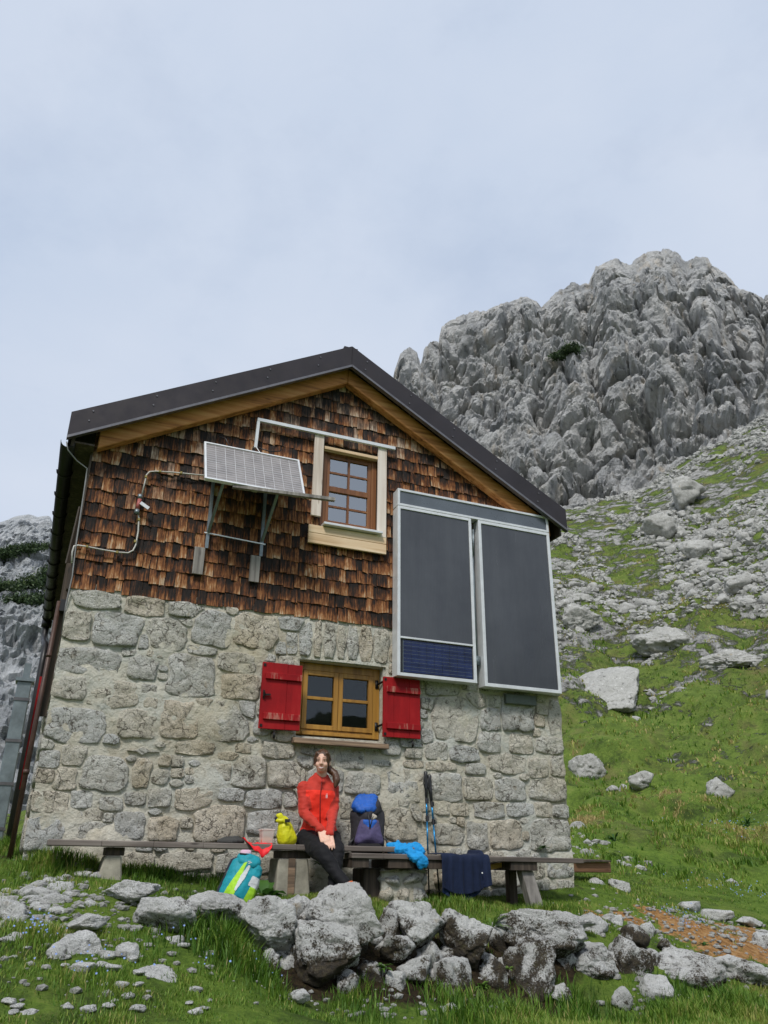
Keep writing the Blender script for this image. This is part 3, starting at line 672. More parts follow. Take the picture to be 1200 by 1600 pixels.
# ------------------------------------------------------------------ the hut
W0, W1, YF, YB = 0.03, 5.635, 8.0, 15.0
ZS = 2.43                                   # lower edge of the shingles
hut = empty('stone_hut', (2.8, 8.0, -0.3), 'two-storey mountain hut, rubble stone below, weathered brown shingles in the gable', 'hut')
def fx(px, py, Y=YF):
    p = at(px, py, Y); return float(p[0]), float(p[2])
# window openings in the facade plane
LW0, LW1 = 2.40, 3.36; LZ0, LZ1 = 1.17, 1.955
UW0, UW1 = 2.545, 3.255; UZ0, UZ1 = 3.515, 4.575
RID = (W0+W1)/2; SLOPE = 0.548
def wall_top(x):                              # underside of the roof at the facade plane
    return 5.80 - SLOPE*abs(x-RID)
# mortar core of the facade (grid with relief), opening left free
def relief_sheet(nx, nz, x0, x1, z0, z1, hole, toW, amp, seed):
    X, Z = np.meshgrid(np.linspace(x0, x1, nx), np.linspace(z0, z1, nz)); x, z = X.ravel(), Z.ravel()
    Pn = np.stack([x*3.1, z*3.1, 0*x+seed], -1)
    dpt = fbm(Pn, 4, seed)*amp + np.maximum(0, fbm(Pn*0.45, 3, seed+3)+0.05)*amp*1.6*np.clip(1.3-(z-0.3)*0.45, 0.4, 1.3)
    dpt = dpt*np.clip((2.40-z)/0.22, 0, 1) - 0.004*(z > 2.38)
    V = toW(x, dpt, z)
    i, j = np.meshgrid(np.arange(nz-1), np.arange(nx-1), indexing='ij'); i, j = i.ravel(), j.ravel()
    cxm = x0+(j+0.5)*(x1-x0)/(nx-1); czm = z0+(i+0.5)*(z1-z0)/(nz-1)
    keep = np.ones(len(i), bool)
    if hole: keep = ~((cxm > hole[0]) & (cxm < hole[1]) & (czm > hole[2]) & (czm < hole[3]))
    i, j = i[keep], j[keep]
    return V, np.stack([i*nx+j, i*nx+j+1, (i+1)*nx+j+1, (i+1)*nx+j], -1)
V, Fq = relief_sheet(225, 130, W0, W1, -0.75, ZS+0.06, (LW0-0.012, LW1+0.012, LZ0-0.012, LZ1+0.012), lambda x, d, z: np.stack([x, YF-d, z], -1), 0.030, 2)
facade = obj('facade_wall', mesh_fast('facade_wall', V, Fq, True), M['mortar'], hut)
b = MB()
b.box(W0, W0+0.3, YF+0.03, YB, -0.75, ZS); b.box(W1-0.3, W1, YF+0.03, YB, -0.75, ZS); b.box(W0+0.3, W1-0.3, YB-0.3, YB, -0.75, ZS)
# reveals of the lower window
b.box(LW0-0.2, LW0, YF+0.012, YF+0.5, LZ0-0.1, LZ1+0.1); b.box(LW1, LW1+0.2, YF+0.012, YF+0.5, LZ0-0.1, LZ1+0.1)
b.box(LW0-0.2, LW1+0.2, YF+0.013, YF+0.5, LZ1, LZ1+0.2); b.box(LW0-0.2, LW1+0.2, YF+0.014, YF+0.5, LZ0-0.2, LZ0)
b.build('side_wall', M['mortar'], hut)
b = MB(); b.box(W0+0.32, W1-0.32, YF+0.9, YF+0.95, -0.5, 5.0); b.box(W0+0.32, W1-0.32, YF+0.05, YF+0.9, 2.3, 2.4); b.box(W0+0.32, W0+0.36, YF+0.55, YF+0.9, 0, 4); b.build('interior', M['dark'], hut)

# ---- rubble stones, traced one by one, the gaps filled with smaller ones
boxes = [(110,920,192,952),(196,932,255,962),(262,941,318,966),(99,956,142,1001),(145,959,221,1010),(230,967,290,1016),(216,992,235,1015),(91,1012,185,1055),(199,1027,246,1061),(262,1022,335,1089),(81,1057,135,1094),(141,1066,212,1105),(220,1070,244,1086),(225,1091,246,1107),(70,1108,163,1161),(182,1109,245,1154),(250,1095,311,1155),(300,955,361,1011),(364,961,435,1013),(434,965,478,986),(276,967,305,980),(294,1008,336,1027),(340,1020,399,1051),(348,1054,405,1093),(447,990,465,1021),(430,1004,447,1023),(407,1022,430,1034),(322,1098,390,1160),(365,1095,397,1127),(275,1157,334,1181),(295,1188,313,1199),(340,1175,373,1189),(326,1193,361,1220),(363,1182,415,1232),(408,1155,461,1185),(418,1190,478,1228),(341,1231,381,1253),(384,1234,438,1264),(443,1239,463,1261),(275,1231,330,1266),(303,1258,382,1316),(230,1276,278,1316),(386,1266,463,1308),(367,1161,392,1177),(424,1143,457,1165),(230,1232,268,1262),(63,1153,83,1171),(62,1173,92,1200),(84,1200,118,1234),(129,1184,195,1234),(44,1237,111,1269),(107,1237,142,1263),(156,1246,191,1267),(37,1279,98,1329),(124,1285,177,1312),(177,1270,224,1311),(208,1184,237,1230),(195,1168,250,1180),
 (466,972,488,1024),(489,974,503,1026),(504,976,524,1028),(525,978,540,1030),(541,980,560,1032),(561,982,582,1034),(583,984,608,1037),
 (657,1091,676,1108),(676,1090,746,1157),(728,1085,758,1108),(760,1087,781,1105),(751,1106,780,1141),(783,1084,833,1143),(747,1147,781,1174),(795,1147,831,1178),(837,1152,880,1178),(856,1096,875,1147),(667,1161,697,1189),(703,1166,746,1192),(769,1180,818,1208),(726,1192,758,1211),(825,1187,854,1218),(860,1182,881,1213),(669,1207,720,1253),(724,1215,769,1250),(774,1217,818,1253),(828,1215,886,1252),(790,1253,830,1276),(837,1253,860,1276),(863,1258,891,1277),(741,1253,788,1280),(678,1252,702,1274),(704,1255,732,1276),(712,1276,725,1293),(730,1285,762,1329),(765,1281,814,1328),(828,1280,893,1333),(676,1287,723,1320),(620,1201,650,1245),(600,1262,650,1315),(637,1257,657,1285),(629,1187,662,1201),(657,1140,676,1161),(664,1189,711,1207),(464,1181,488,1202),(538,1206,594,1244),(606,1204,652,1246),(580,1187,610,1198),(524,1172,570,1202),(600,1248,618,1259),(530,1244,548,1280),(528,1282,560,1318),(560,1250,598,1310),
 # footing below the bench
 (110,1330,150,1362),(190,1332,240,1365),(250,1330,330,1362),(340,1332,420,1368),(540,1345,585,1395),(590,1350,665,1380),(600,1384,660,1415),(700,1345,735,1378),(765,1360,805,1385),(770,1388,800,1410),(690,1380,740,1410),(855,1340,893,1372)]
stones = []
for x0, y0, x1, y1 in boxes:
    c = at((x0+x1)/2, (y0+y1)/2, YF); k = ppm(c)
    a = fx(x0, (y0+y1)/2); a2 = fx(x1, (y0+y1)/2); b1 = fx((x0+x1)/2, y0); b2 = fx((x0+x1)/2, y1)
    stones.append([(a[0]+a2[0])/2, (b1[1]+b2[1])/2, max(0.03, (a2[0]-a[0])/2), max(0.03, (b1[1]-b2[1])/2)])
rg = random.Random(11)
def sdist(x, z, s, n=4.5):
    q = (abs((x-s[0])/s[2])**n + abs((z-s[1])/s[3])**n)**(1/n); return (q-1)*min(s[2], s[3])
def inopen(x, z, m=0.0):
    return (LW0-0.02-m < x < LW1+0.02+m) and (LZ0-0.06-m < z < LZ1+0.03+m)
ntr = len(stones)
for k in range(5200):
    x, z = rg.uniform(W0+0.05, W1-0.04), rg.uniform(-0.7, ZS-0.03)
    d = min(sdist(x, z, s) for s in stones)
    if inopen(x, z, 0.05): continue
    lim = 0.05 if k < 2200 else 0.032
    if d > lim:
        d = min(d, 0.14); stones.append([x, z, d*rg.uniform(0.95, 1.7), d*rg.uniform(0.72, 1.05)])
SA = np.array(stones)
def stone_outline(i, K):
    x, z, a, b_ = SA[i]; cn = []
    for sx, sz in ((1, -1), (1, 1), (-1, 1), (-1, -1)):          # a hewn block: four knocked corners
        j1, j2 = rg.uniform(0.0, 0.24), rg.uniform(0.0, 0.24); q, h = (sx*a, sz*b_)
        if sx*sz < 0: cn += [(q*(1-j1*1.3), h*rg.uniform(0.92, 1.06)), (q*rg.uniform(0.92, 1.06), h*(1-j2*1.6))][::(1 if sx < 0 else 1)]
        else: cn += [(q*rg.uniform(0.92, 1.06), h*(1-j2*1.6)), (q*(1-j1*1.3), h*rg.uniform(0.92, 1.06))]
    cn.sort(key=lambda p: math.atan2(p[1]/b_, p[0]/a))
    def cast(c, s):
        best = 0
        for u in range(len(cn)):
            (x1, z1), (x2, z2) = cn[u], cn[(u+1) % len(cn)]; dx, dz = x2-x1, z2-z1; den = c*dz-s*dx
            if abs(den) < 1e-9: continue
            t_ = (x1*dz-z1*dx)/den; w_ = (x1*s-z1*c)/den
            if t_ > 0 and -1e-6 <= w_ <= 1+1e-6: best = max(best, t_)
        return best or min(a, b_)
    grow = rg.uniform(1.0, 1.16) if i < ntr else 1.25
    near = [j for j in range(len(SA)) if j != i and abs(SA[j, 0]-x) < a+SA[j, 2]+0.25 and abs(SA[j, 1]-z) < b_+SA[j, 3]+0.25]
    pts = []; n = 3.2 if rg.random() < 0.75 else 2.4; ph = rg.uniform(0, 6); wob = rg.uniform(0.05, 0.11); sk = rg.uniform(-0.18, 0.18)
    for k in range(K):
        t = 2*math.pi*k/K; c, s = math.cos(t), math.sin(t)
        c, s = c*a, s*b_; l_ = math.hypot(c, s); c, s = c/l_, s/l_
        rr = cast(c, s)*(1+rg.uniform(-0.055, 0.055)+0.035*math.sin(5*t+ph))
        dx, dz = rr*c, rr*s
        f = grow
        while f > 0.35:
            qx, qz = x+dx*f, z+dz*f; di = sdist(qx, qz, SA[i])
            if W0-0.012 <= qx <= W1+0.012 and qz < ZS-0.005 and not inopen(qx, qz) and all(sdist(qx, qz, SA[j]) > di+0.006 for j in near): break
            f -= 0.04
        pts.append((dx*f, dz*f))
    R_ = [math.hypot(*p) for p in pts]; U_ = [(p[0]/r, p[1]/r) for p, r in zip(pts, R_)]
    for _ in range(2): R_ = [min(R_[k], 1.22*R_[k-1], 1.22*R_[(k+1) % K]) for k in range(K)]
    return [(u[0]*r, u[1]*r) for u, r in zip(U_, R_)]
def stone_mesh(i, name, toW, K=24):
    x, z, a, b_ = SA[i]; O = stone_outline(i, K); sz = min(a, b_)
    proud = rg.uniform(0.006, 0.018) + 0.07*sz*rg.random(); tl, tr_ = rg.uniform(-0.05, 0.05), rg.uniform(-0.06, 0.06)
    V, F = [], []
    rings = [(1.0, -0.05), (0.985, 0.45), (0.93, 0.90), (0.66, 1.0), (0.33, 1.0)]
    for f, h in rings:
        for k, (dx, dz) in enumerate(O):
            q = np.array([[(x+dx*f)*7, (z+dz*f)*7, i*3.1]])
            hh = proud*h if h > 0 else -0.04
            if h > 0.5: hh += float(fbm(q*1.6, 4, 8)[0])*0.030*min(1, sz*9) + tl*dx*0.7 + tr_*dz*0.7
            V.append((x+dx*f, hh, z+dz*f))
    V.append((x, proud*1.1, z)); n = len(O)
    for r in range(len(rings)-1):
        for k in range(n): F.append((r*n+k, r*n+(k+1) % n, (r+1)*n+(k+1) % n, (r+1)*n+k))
    c = len(V)-1
    for k in range(n): F.append(((len(rings)-1)*n+k, (len(rings)-1)*n+(k+1) % n, c))
    V = np.array(V); return toW(V), F
toF = lambda V: np.stack([V[:, 0], YF-0.008-V[:, 1], V[:, 2]], -1)
order = sorted(range(len(SA)), key=lambda i: -SA[i, 2]*SA[i, 3])
restV, restF, restT = [], [], []
for rank, i in enumerate(order):
    small = min(SA[i, 2], SA[i, 3]) < 0.035
    V, F = stone_mesh(i, 'stone', toF, 30 if not small else 12); tone = rg.random()
    if rank < 298:
        me = poly_mesh('stone', V, F, True); at_ = me.attributes.new('tone', 'FLOAT', 'POINT'); at_.data.foreach_set('value', [tone]*len(V))
        obj('stone', me, M['masonry'], facade)
    else:
        base = sum(len(v) for v in restV); restV.append(V); restF += [tuple(a+base for a in f) for f in F]; restT += [tone]*len(V)
if restV:
    me = poly_mesh('small_stones', np.concatenate(restV), restF, True); at_ = me.attributes.new('tone', 'FLOAT', 'POINT'); at_.data.foreach_set('value', restT)
    tag(obj('small_stones', me, M['masonry'], facade), kind='stuff')
# stones of the two side walls (barely seen)
sideV, sideF, sideT = [], [], []
for side in (0, 1):
    done = []
    for k in range(900):
        u, z = rg.uniform(8.15, 14.9), rg.uniform(-0.6, 2.3); s = [u, z, rg.uniform(0.09, 0.22), rg.uniform(0.07, 0.14)]
        if all(abs(u-q[0]) > (s[2]+q[2])*0.93 or abs(z-q[1]) > (s[3]+q[3])*0.93 for q in done):
            done.append(s); base = sum(len(v) for v in sideV); n = 10
            V = [(u+math.cos(6.283*j/n)*s[2]*f*rg.uniform(.92, 1.04), h, z+math.sin(6.283*j/n)*s[3]*f*rg.uniform(.92, 1.04)) for f, h in ((1.0, -0.03), (0.93, 0.02), (0.6, 0.035)) for j in range(n)] + [(u, 0.04, z)]
            F = [(r*n+j, r*n+(j+1) % n, (r+1)*n+(j+1) % n, (r+1)*n+j) for r in range(2) for j in range(n)] + [(2*n+j, 2*n+(j+1) % n, 3*n) for j in range(n)]
            V = np.array(V); sideV.append(np.stack([(W0-V[:, 1]) if side == 0 else (W1+V[:, 1]), V[:, 0], V[:, 2]], -1))
            sideF += [tuple(a+base for a in f) for f in F]; sideT += [rg.random()]*len(V)
me = poly_mesh('side_stones', np.concatenate(sideV), sideF, True); at_ = me.attributes.new('tone', 'FLOAT', 'POINT'); at_.data.foreach_set('value', sideT)
tag(obj('side_stones', me, M['masonry'], hut), kind='stuff')

# ---- gable: board core and shingles
b = MB()
def gable(y0, y1, cut=None):
    zt = lambda x: wall_top(x)-0.02
    xs = [W0+0.02, UW0, UW1, W1-0.02]
    b.hexa([(xs[0], y0, ZS+0.05), (xs[1], y0, ZS+0.05), (xs[1], y1, ZS+0.05), (xs[0], y1, ZS+0.05), (xs[0], y0, zt(xs[0])), (xs[1], y0, zt(xs[1])), (xs[1], y1, zt(xs[1])), (xs[0], y1, zt(xs[0]))])
    b.box(xs[1], xs[2], y0, y1, ZS+0.05, UZ0)
    for q0, q1 in ((xs[1], RID), (RID, xs[2])):
        b.hexa([(q0, y0, UZ1), (q1, y0, UZ1), (q1, y1, UZ1), (q0, y1, UZ1), (q0, y0, zt(q0)), (q1, y0, zt(q1)), (q1, y1, zt(q1)), (q0, y1, zt(q0))])
    b.hexa([(xs[2], y0, ZS+0.05), (xs[3], y0, ZS+0.05), (xs[3], y1, ZS+0.05), (xs[2], y1, ZS+0.05), (xs[2], y0, zt(xs[2])), (xs[3], y0, zt(xs[3])), (xs[3], y1, zt(xs[3])), (xs[2], y1, zt(xs[2]))])
gable(YF+0.012, YF+0.12)
cladding = b.build('gable_cladding', M['oldboard'], hut)
b = MB(); b.box(W0, W0+0.1, YF+0.13, YB, ZS+0.01, 4.05); b.box(W1-0.1, W1, YF+0.13, YB, ZS+0.01, 4.05)
b.build('side_cladding', M['oldboard'], hut)
RS = random.Random(5); EXPO = 0.1545; sh = []
row = 0; z = ZS-0.012
while z < 5.75:
    x = W0-0.02 + RS.uniform(-0.05, 0.0); rz = z
    while x < W1+0.01:
        wd = RS.choice([0.058, 0.07, 0.08, 0.09, 0.10, 0.12])*RS.uniform(0.9, 1.1); xa, xb = max(x, W0-0.015), min(x+wd, W1+0.015)
        x += wd
        if xb-xa < 0.02: continue
        zb = rz + RS.uniform(-0.011, 0.009) + (RS.uniform(-0.05, 0.04) if RS.random() < 0.03 else 0); zt = zb+EXPO*1.55
        xm = (xa+xb)/2; lim = wall_top(xm)+0.02
        if zb > lim-0.03: continue
        zt = min(zt, lim)
        if zb < UZ1+0.02 and zt > UZ0 and xb > UW0+0.005 and xa < UW1-0.005:      # trim round the window
            if zb >= UZ1-0.06: zb = max(zb, UZ1+0.012)
            elif zt <= UZ0+0.12: zt = UZ0-0.01
            elif xm < UW0: xb = UW0
            elif xm > UW1: xa = UW1
            elif UW0 < xm < UW1 and xa < UW0: xb = UW0
            elif UW0 < xm < UW1 and xb > UW1: xa = UW1
            else: continue
        if xb-xa < 0.015 or zt-zb < 0.03: continue
        sh.append((xa+0.0022, xb-0.0022, zb, zt, RS.random(), row))
    z += EXPO*RS.uniform(0.985, 1.015); row += 1
def shingle_geo(s):
    xa, xb, zb, zt, rnd, row = s; th = RS.uniform(0.007, 0.011); kick = RS.uniform(0.013, 0.021) + (0.008 if RS.random() < 0.10 else 0)
    tw = RS.uniform(-0.006, 0.006); sl = RS.uniform(-0.007, 0.007); ct = RS.uniform(-0.003, 0.003)
    xm = (xa+xb)/2; cup = RS.uniform(0, 0.004)
    V = []
    for zz, off, v in ((zb, kick, 0.0), (zb+(zt-zb)*0.5, kick*0.55, 0.6), (zt, 0.006, 1.0)):
        for q, xx in enumerate((xa, xm, xb)):
            dz = (sl*(q-1) + RS.uniform(-0.003, 0.003)) if v == 0.0 else 0
            y = YF+0.004-off-(tw*(q-1) if v < 1 else 0)-(cup if q == 1 and v < 1 else 0)
            V.append((xx+ct*(1-v), y, zz+dz, v))
    base = len(V)
    for k in range(3): V.append((V[k][0], V[k][1]+th, V[k][2], 0.0))
    F = [(0, 1, 4, 3), (1, 2, 5, 4), (3, 4, 7, 6), (4, 5, 8, 7), (9, 10, 1, 0), (10, 11, 2, 1), (0, 3, 6, 9), (11, 8, 5, 2)]
    gr = min(1.0, max(0.0, (zb-4.0)*0.34 + 0.13 + (0.26 if xa < 1.2 else 0) + RS.uniform(-0.15, 0.25)))
    return V, F, gr
hid = lambda s: (3.58 < s[0] and s[1] < 5.58 and s[2] > 1.4 and s[3] < 3.85)
vis = sorted([s for s in sh if not hid(s)], key=lambda s: -(s[1]-s[0])*min(s[3]-s[2], 0.2)*ppm(np.array([s[0], YF, s[2]]))**2)
own = set(id(s) for s in vis[:300]); RV, RF, Rr_, Rs_, Rg_ = [], [], [], [], []
for s in sh:
    V, F, gr = shingle_geo(s)
    if id(s) in own:
        me = poly_mesh('shingle', [v[:3] for v in V], F, False)
        for k, vals in (('rnd', [s[4]]*len(V)), ('sv', [v[3] for v in V]), ('grey', [gr]*len(V))):
            me.attributes.new(k, 'FLOAT', 'POINT').data.foreach_set('value', vals)
        obj('shingle', me, M['shingle'], cladding)
    else:
        bse = len(RV); RV += [v[:3] for v in V]; RF += [tuple(a+bse for a in f) for f in F]; Rr_ += [s[4]]*len(V); Rs_ += [v[3] for v in V]; Rg_ += [gr]*len(V)
me = poly_mesh('more_shingles', RV, RF, False)
for k, vals in (('rnd', Rr_), ('sv', Rs_), ('grey', Rg_)): me.attributes.new(k, 'FLOAT', 'POINT').data.foreach_set('value', vals)
tag(obj('more_shingles', me, M['shingle'], cladding), kind='stuff')
# end-grain strip along the left corner
b = MB(); b.box(W0-0.035, W0-0.012, YF-0.03, YF+0.07, ZS-0.03, 4.02); b.build('corner_board', M['oldboard'], hut)

# ---- roof
YV = 7.76; RX = 2.79; ZA = 5.885; ZE = 4.195; XL, XR = -0.256, 5.80
roof = None
b = MB()
for sx, xe in ((-1, XL), (1, XR)):
    for (ya, yb, d0, d1) in ((YV+0.03, YB+0.25, 0.035, 0.0),):
        b.hexa([(RX, ya, ZA-d0), (xe, ya, ZE-d0), (xe, yb, ZE-d0), (RX, yb, ZA-d0), (RX, ya, ZA-d1), (xe, ya, ZE-d1), (xe, yb, ZE-d1), (RX, yb, ZA-d1)] if sx > 0 else
               [(xe, ya, ZE-d0), (RX, ya, ZA-d0), (RX, yb, ZA-d0), (xe, yb, ZE-d0), (xe, ya, ZE-d1), (RX, ya, ZA-d1), (RX, yb, ZA-d1), (xe, yb, ZE-d1)])
roof = b.build('roof', M['roofmetal'], hut)
b = MB()
for sx, xe in ((-1, XL+0.03), (1, XR-0.03)):
    a = [(xe, YV+0.05, ZE-0.05), (RX, YV+0.05, ZA-0.05), (RX, YB+0.2, ZA-0.05), (xe, YB+0.2, ZE-0.05)]
    t_ = [(p[0], p[1], p[2]+0.013) for p in a]
    if sx > 0: a = [a[1], a[0], a[3], a[2]]; t_ = [t_[1], t_[0], t_[3], t_[2]]
    b.hexa(a+t_)
b.build('soffit', M['oldboard'], roof)
TH = 0.272
def sloped(p0, p1, ztop, zbot, y0, y1):
    """plate following the rake from p0 (x,z) to p1 (x,z), its face vertical"""
    (xa, za), (xb, zb) = p0, p1
    return [(xa, y0, za+zbot), (xb, y0, zb+zbot), (xb, y1, zb+zbot), (xa, y1, za+zbot), (xa, y0, za+ztop), (xb, y0, zb+ztop), (xb, y1, zb+ztop), (xa, y1, za+ztop)]
for p0, p1 in (((XL, ZE), (RX-0.002, ZA)), ((RX+0.002, ZA), (XR, ZE))):
    n_seg = 6; b = MB(); br = random.Random(3)
    # sheet folded in lengths, each with a faint dent
    for k in range(n_seg):
        f0, f1 = k/n_seg, (k+1)/n_seg
        q0 = (p0[0]+(p1[0]-p0[0])*f0, p0[1]+(p1[1]-p0[1])*f0); q1 = (p0[0]+(p1[0]-p0[0])*f1, p0[1]+(p1[1]-p0[1])*f1)
        off = 0.0
        b.hexa(sloped(q0, q1, 0.012, -TH, YV-0.012-off, YV+0.02))
    b.build('verge_trim', M['roofmetal'], roof, False, 0)
    b = MB(); b.hexa(sloped(p0, p1, -TH+0.002, -TH-0.028, YV-0.030, YV+0.03)); b.build('drip_edge', M['flash'], roof)
    b = MB()
    for k in range(5):
        f = (k+0.35)/5; x, zz = p0[0]+(p1[0]-p0[0])*f, p0[1]+(p1[1]-p0[1])*f
        for dz in (-0.05, -0.17): b.disc((x+dz*0.2, YV-0.014, zz+dz), (0, 1, 0), 0.009, 0.012, 8)
    b.build('screw', M['flash'], roof)
    # gable rafter of brown wood behind the trim
    sgn = 1 if p1[0] > p0[0] and p0[0] < 1 else -1
    if p0[0] < 1: r0, r1 = (W0+0.02, ZE+(W0+0.02-XL)*0.5545), (RX-0.003, ZA)
    else: r0, r1 = (RX+0.003, ZA), (W1-0.02, ZE+(XR-W1+0.02)*0.5545)
    b = MB(); b.hexa(sloped(r0, r1, -TH+0.02, -TH-0.185, YF-0.135, YF-0.02)); b.build('rafter', M['beam'], roof, False, 0.008)
b = MB(); b.box(RX-0.09, RX+0.09, YV+0.03, YB+0.2, ZA-0.01, ZA+0.02); b.build('ridge_cap', M['roofmetal'], roof)
b = MB(); b.tube([(RX+0.01, YV+0.35, ZA-0.01), (RX+0.02, YV+0.35, ZA+0.16)], 0.008, 6); b.disc((RX+0.02, YV+0.35, ZA+0.165), (0, 0, 1), 0.016, 0.02, 8); b.build('ridge_pin', M['flash'], roof)
# eave plate on the left, gutter with brackets and the downpipe
b = MB(); b.box(XR-0.08, XR-0.05, YV+0.06, YB+0.2, 3.86, 4.13); b.build('eave_board', M['oldboard'], roof)
b = MB(); b.box(XL+0.05, XL+0.08, YV+0.06, YB+0.2, 3.86, 4.13)
b.hexa([(XL+0.08, YV+0.06, 3.90), (W0-0.01, YV+0.06, 3.90), (W0-0.01, YB, 3.90), (XL+0.08, YB, 3.90), (XL+0.08, YV+0.06, 3.92), (W0-0.01, YV+0.06, 3.92), (W0-0.01, YB, 3.92), (XL+0.08, YB, 3.92)])
b.build('eave_board', M['oldboard'], roof)
def half_gutter(xc, z0, ya, yb, r=0.072):
    V, F = [], []; n = 10
    for y in (ya, yb):
        for rr in (r, r-0.005):
            for k in range(n+1):
                t = math.pi+math.pi*k/n; V.append((xc+math.cos(t)*rr, y, z0+math.sin(t)*rr))
    m = n+1
    for k in range(n):
        F += [(k, k+1, 2*m+k+1, 2*m+k), (m+k+1, m+k, 3*m+k, 3*m+k+1)]
        F += [(k+1, k, m+k, m+k+1), (2*m+k, 2*m+k+1, 3*m+k+1, 3*m+k)]
    F += [(0, 2*m, 3*m, m), (n, m+n, 3*m+n, 2*m+n)]
    return V, F
V, F = half_gutter(XL+0.02, 3.90, YV+0.05, YB+0.1)
gut = obj('gutter', poly_mesh('gutter', np.array(V), F, True), M['gutter'], roof)
for k in range(11):
    y = 8.55+k*0.62; b = MB(); pts = [(XL+0.02+math.cos(t)*0.077, y, 3.90+math.sin(t)*0.077) for t in np.linspace(math.pi, 2*math.pi, 9)]
    b.tube(pts, 0.012, 6); b.build('gutter_bracket', M['iron'], gut)
b = MB(); b.tube([(XL+0.03, 14.9, 3.84), (XL+0.03, 14.9, 3.60), (XL+0.05, 14.6, 3.40), (XL+0.09, 14.1, 3.22), (XL+0.09, 14.0, 2.9), (XL+0.08, 14.0, -0.4)], 0.055, 10)
b.disc((XL+0.03, 14.9, 3.8), (0, 0, 1), 0.085, 0.12, 12); b.build('downpipe', M['gutter'], roof, True)

# ---- upper window
uw = empty('upper_window', ((UW0+UW1)/2, YF, UZ0), parent=hut)
x0, z1 = fx(503, 704); x1, _ = fx(583, 716)
b = MB(); yw = YF-0.045; fr = 0.065
wx0, wx1, wz0, wz1 = UW0+0.005, UW1-0.005, UZ0+0.01, UZ1-0.01
b.box(wx0, wx0+fr, yw+0.06, yw+0.16, wz0, wz1); b.box(wx1-fr, wx1, yw+0.06, yw+0.16, wz0, wz1)
b.box(wx0+fr, wx1-fr, yw+0.061, yw+0.16, wz1-fr-0.03, wz1); b.box(wx0+fr, wx1-fr, yw+0.061, yw+0.16, wz0, wz0+0.05)
b.build('frame', M['larch'], uw, False, 0.004)
b = MB(); b.box(wx0, wx1, yw-0.01, yw+0.058, wz1-0.075, wz1-0.035); b.build('head_board', M['palewood_x'], uw, False, 0.003)
sx0, sx1, sz0, sz1 = wx0+fr, wx1-fr, wz0+0.05, wz1-fr-0.03
b = MB(); s = 0.042; zm = (sz0+sz1)/2
b.box(sx0, sx0+s, yw+0.075, yw+0.12, sz0, sz1); b.box(sx1-s, sx1, yw+0.075, yw+0.12, sz0, sz1)
b.box(sx0+s, sx1-s, yw+0.076, yw+0.12, sz1-s, sz1); b.box(sx0+s, sx1-s, yw+0.076, yw+0.12, sz0, sz0+s); b.box(sx0+s, sx1-s, yw+0.070, yw+0.12, zm-0.034, zm+0.034)
sash = b.build('sash', M['larch'], uw, False, 0.003)
b = MB(); xm = (sx0+sx1)/2
b.box(xm-0.013, xm+0.013, yw+0.082, yw+0.115, sz0+s, zm-0.034); b.box(xm-0.013, xm+0.013, yw+0.082, yw+0.115, zm+0.034, sz1-s)
for za, zb in ((sz0+s, zm-0.034), (zm+0.034, sz1-s)):
    zz = (za+zb)/2; b.box(sx0+s, xm-0.013, yw+0.083, yw+0.115, zz-0.012, zz+0.012); b.box(xm+0.013, sx1-s, yw+0.083, yw+0.115, zz-0.012, zz+0.012)
    for xa, xb in ((sx0+s, xm-0.013), (xm+0.013, sx1-s)):
        for c, d in ((za, zz-0.012), (zz+0.012, zb)):
            p = MB(); p.box(xa, xb, yw+0.095, yw+0.099, c, d); p.build('pane', M['glass'], uw)
b.build('glazing_bar', M['larch'], uw)
# pale curtain gathered behind the panes
V, F = [], []; n = 60
for k in range(n+1):
    xx = sx0+(sx1-sx0)*k/n; yy = yw+0.19+0.014*math.sin(k*1.25)+0.006*math.sin(k*2.9)
    V += [(xx, yy, sz0+0.02), (xx, yy, sz1)]
F = [(2*k, 2*k+2, 2*k+3, 2*k+1) for k in range(n)]
obj('curtain', poly_mesh('curtain', np.array(V), F, True), M['curtain'], uw)
b = MB(); b.box(wx0+0.01, wx1+0.035, yw-0.085, yw+0.06, UZ0-0.022, UZ0+0.008); b.build('sill', M['alu'], uw, False, 0.004)
tw = 0.115
for xa, xb, zt, zb in ((2.42, 2.42+tw, 4.70, 3.60), (3.235, 3.235+0.112, 4.69, 3.47)):
    b = MB(); b.box(xa, xb, YF-0.075, YF-0.045, zb, zt); b.build('trim_board', M['palewood_z'], uw, False, 0.003)
for za, zb in ((3.265, 3.385), (3.39, 3.485)):
    b = MB(); b.box(2.40, 3.352, YF-0.072, YF-0.042, za, zb); b.build('apron_board', M['palewood_x'], uw, False, 0.003)

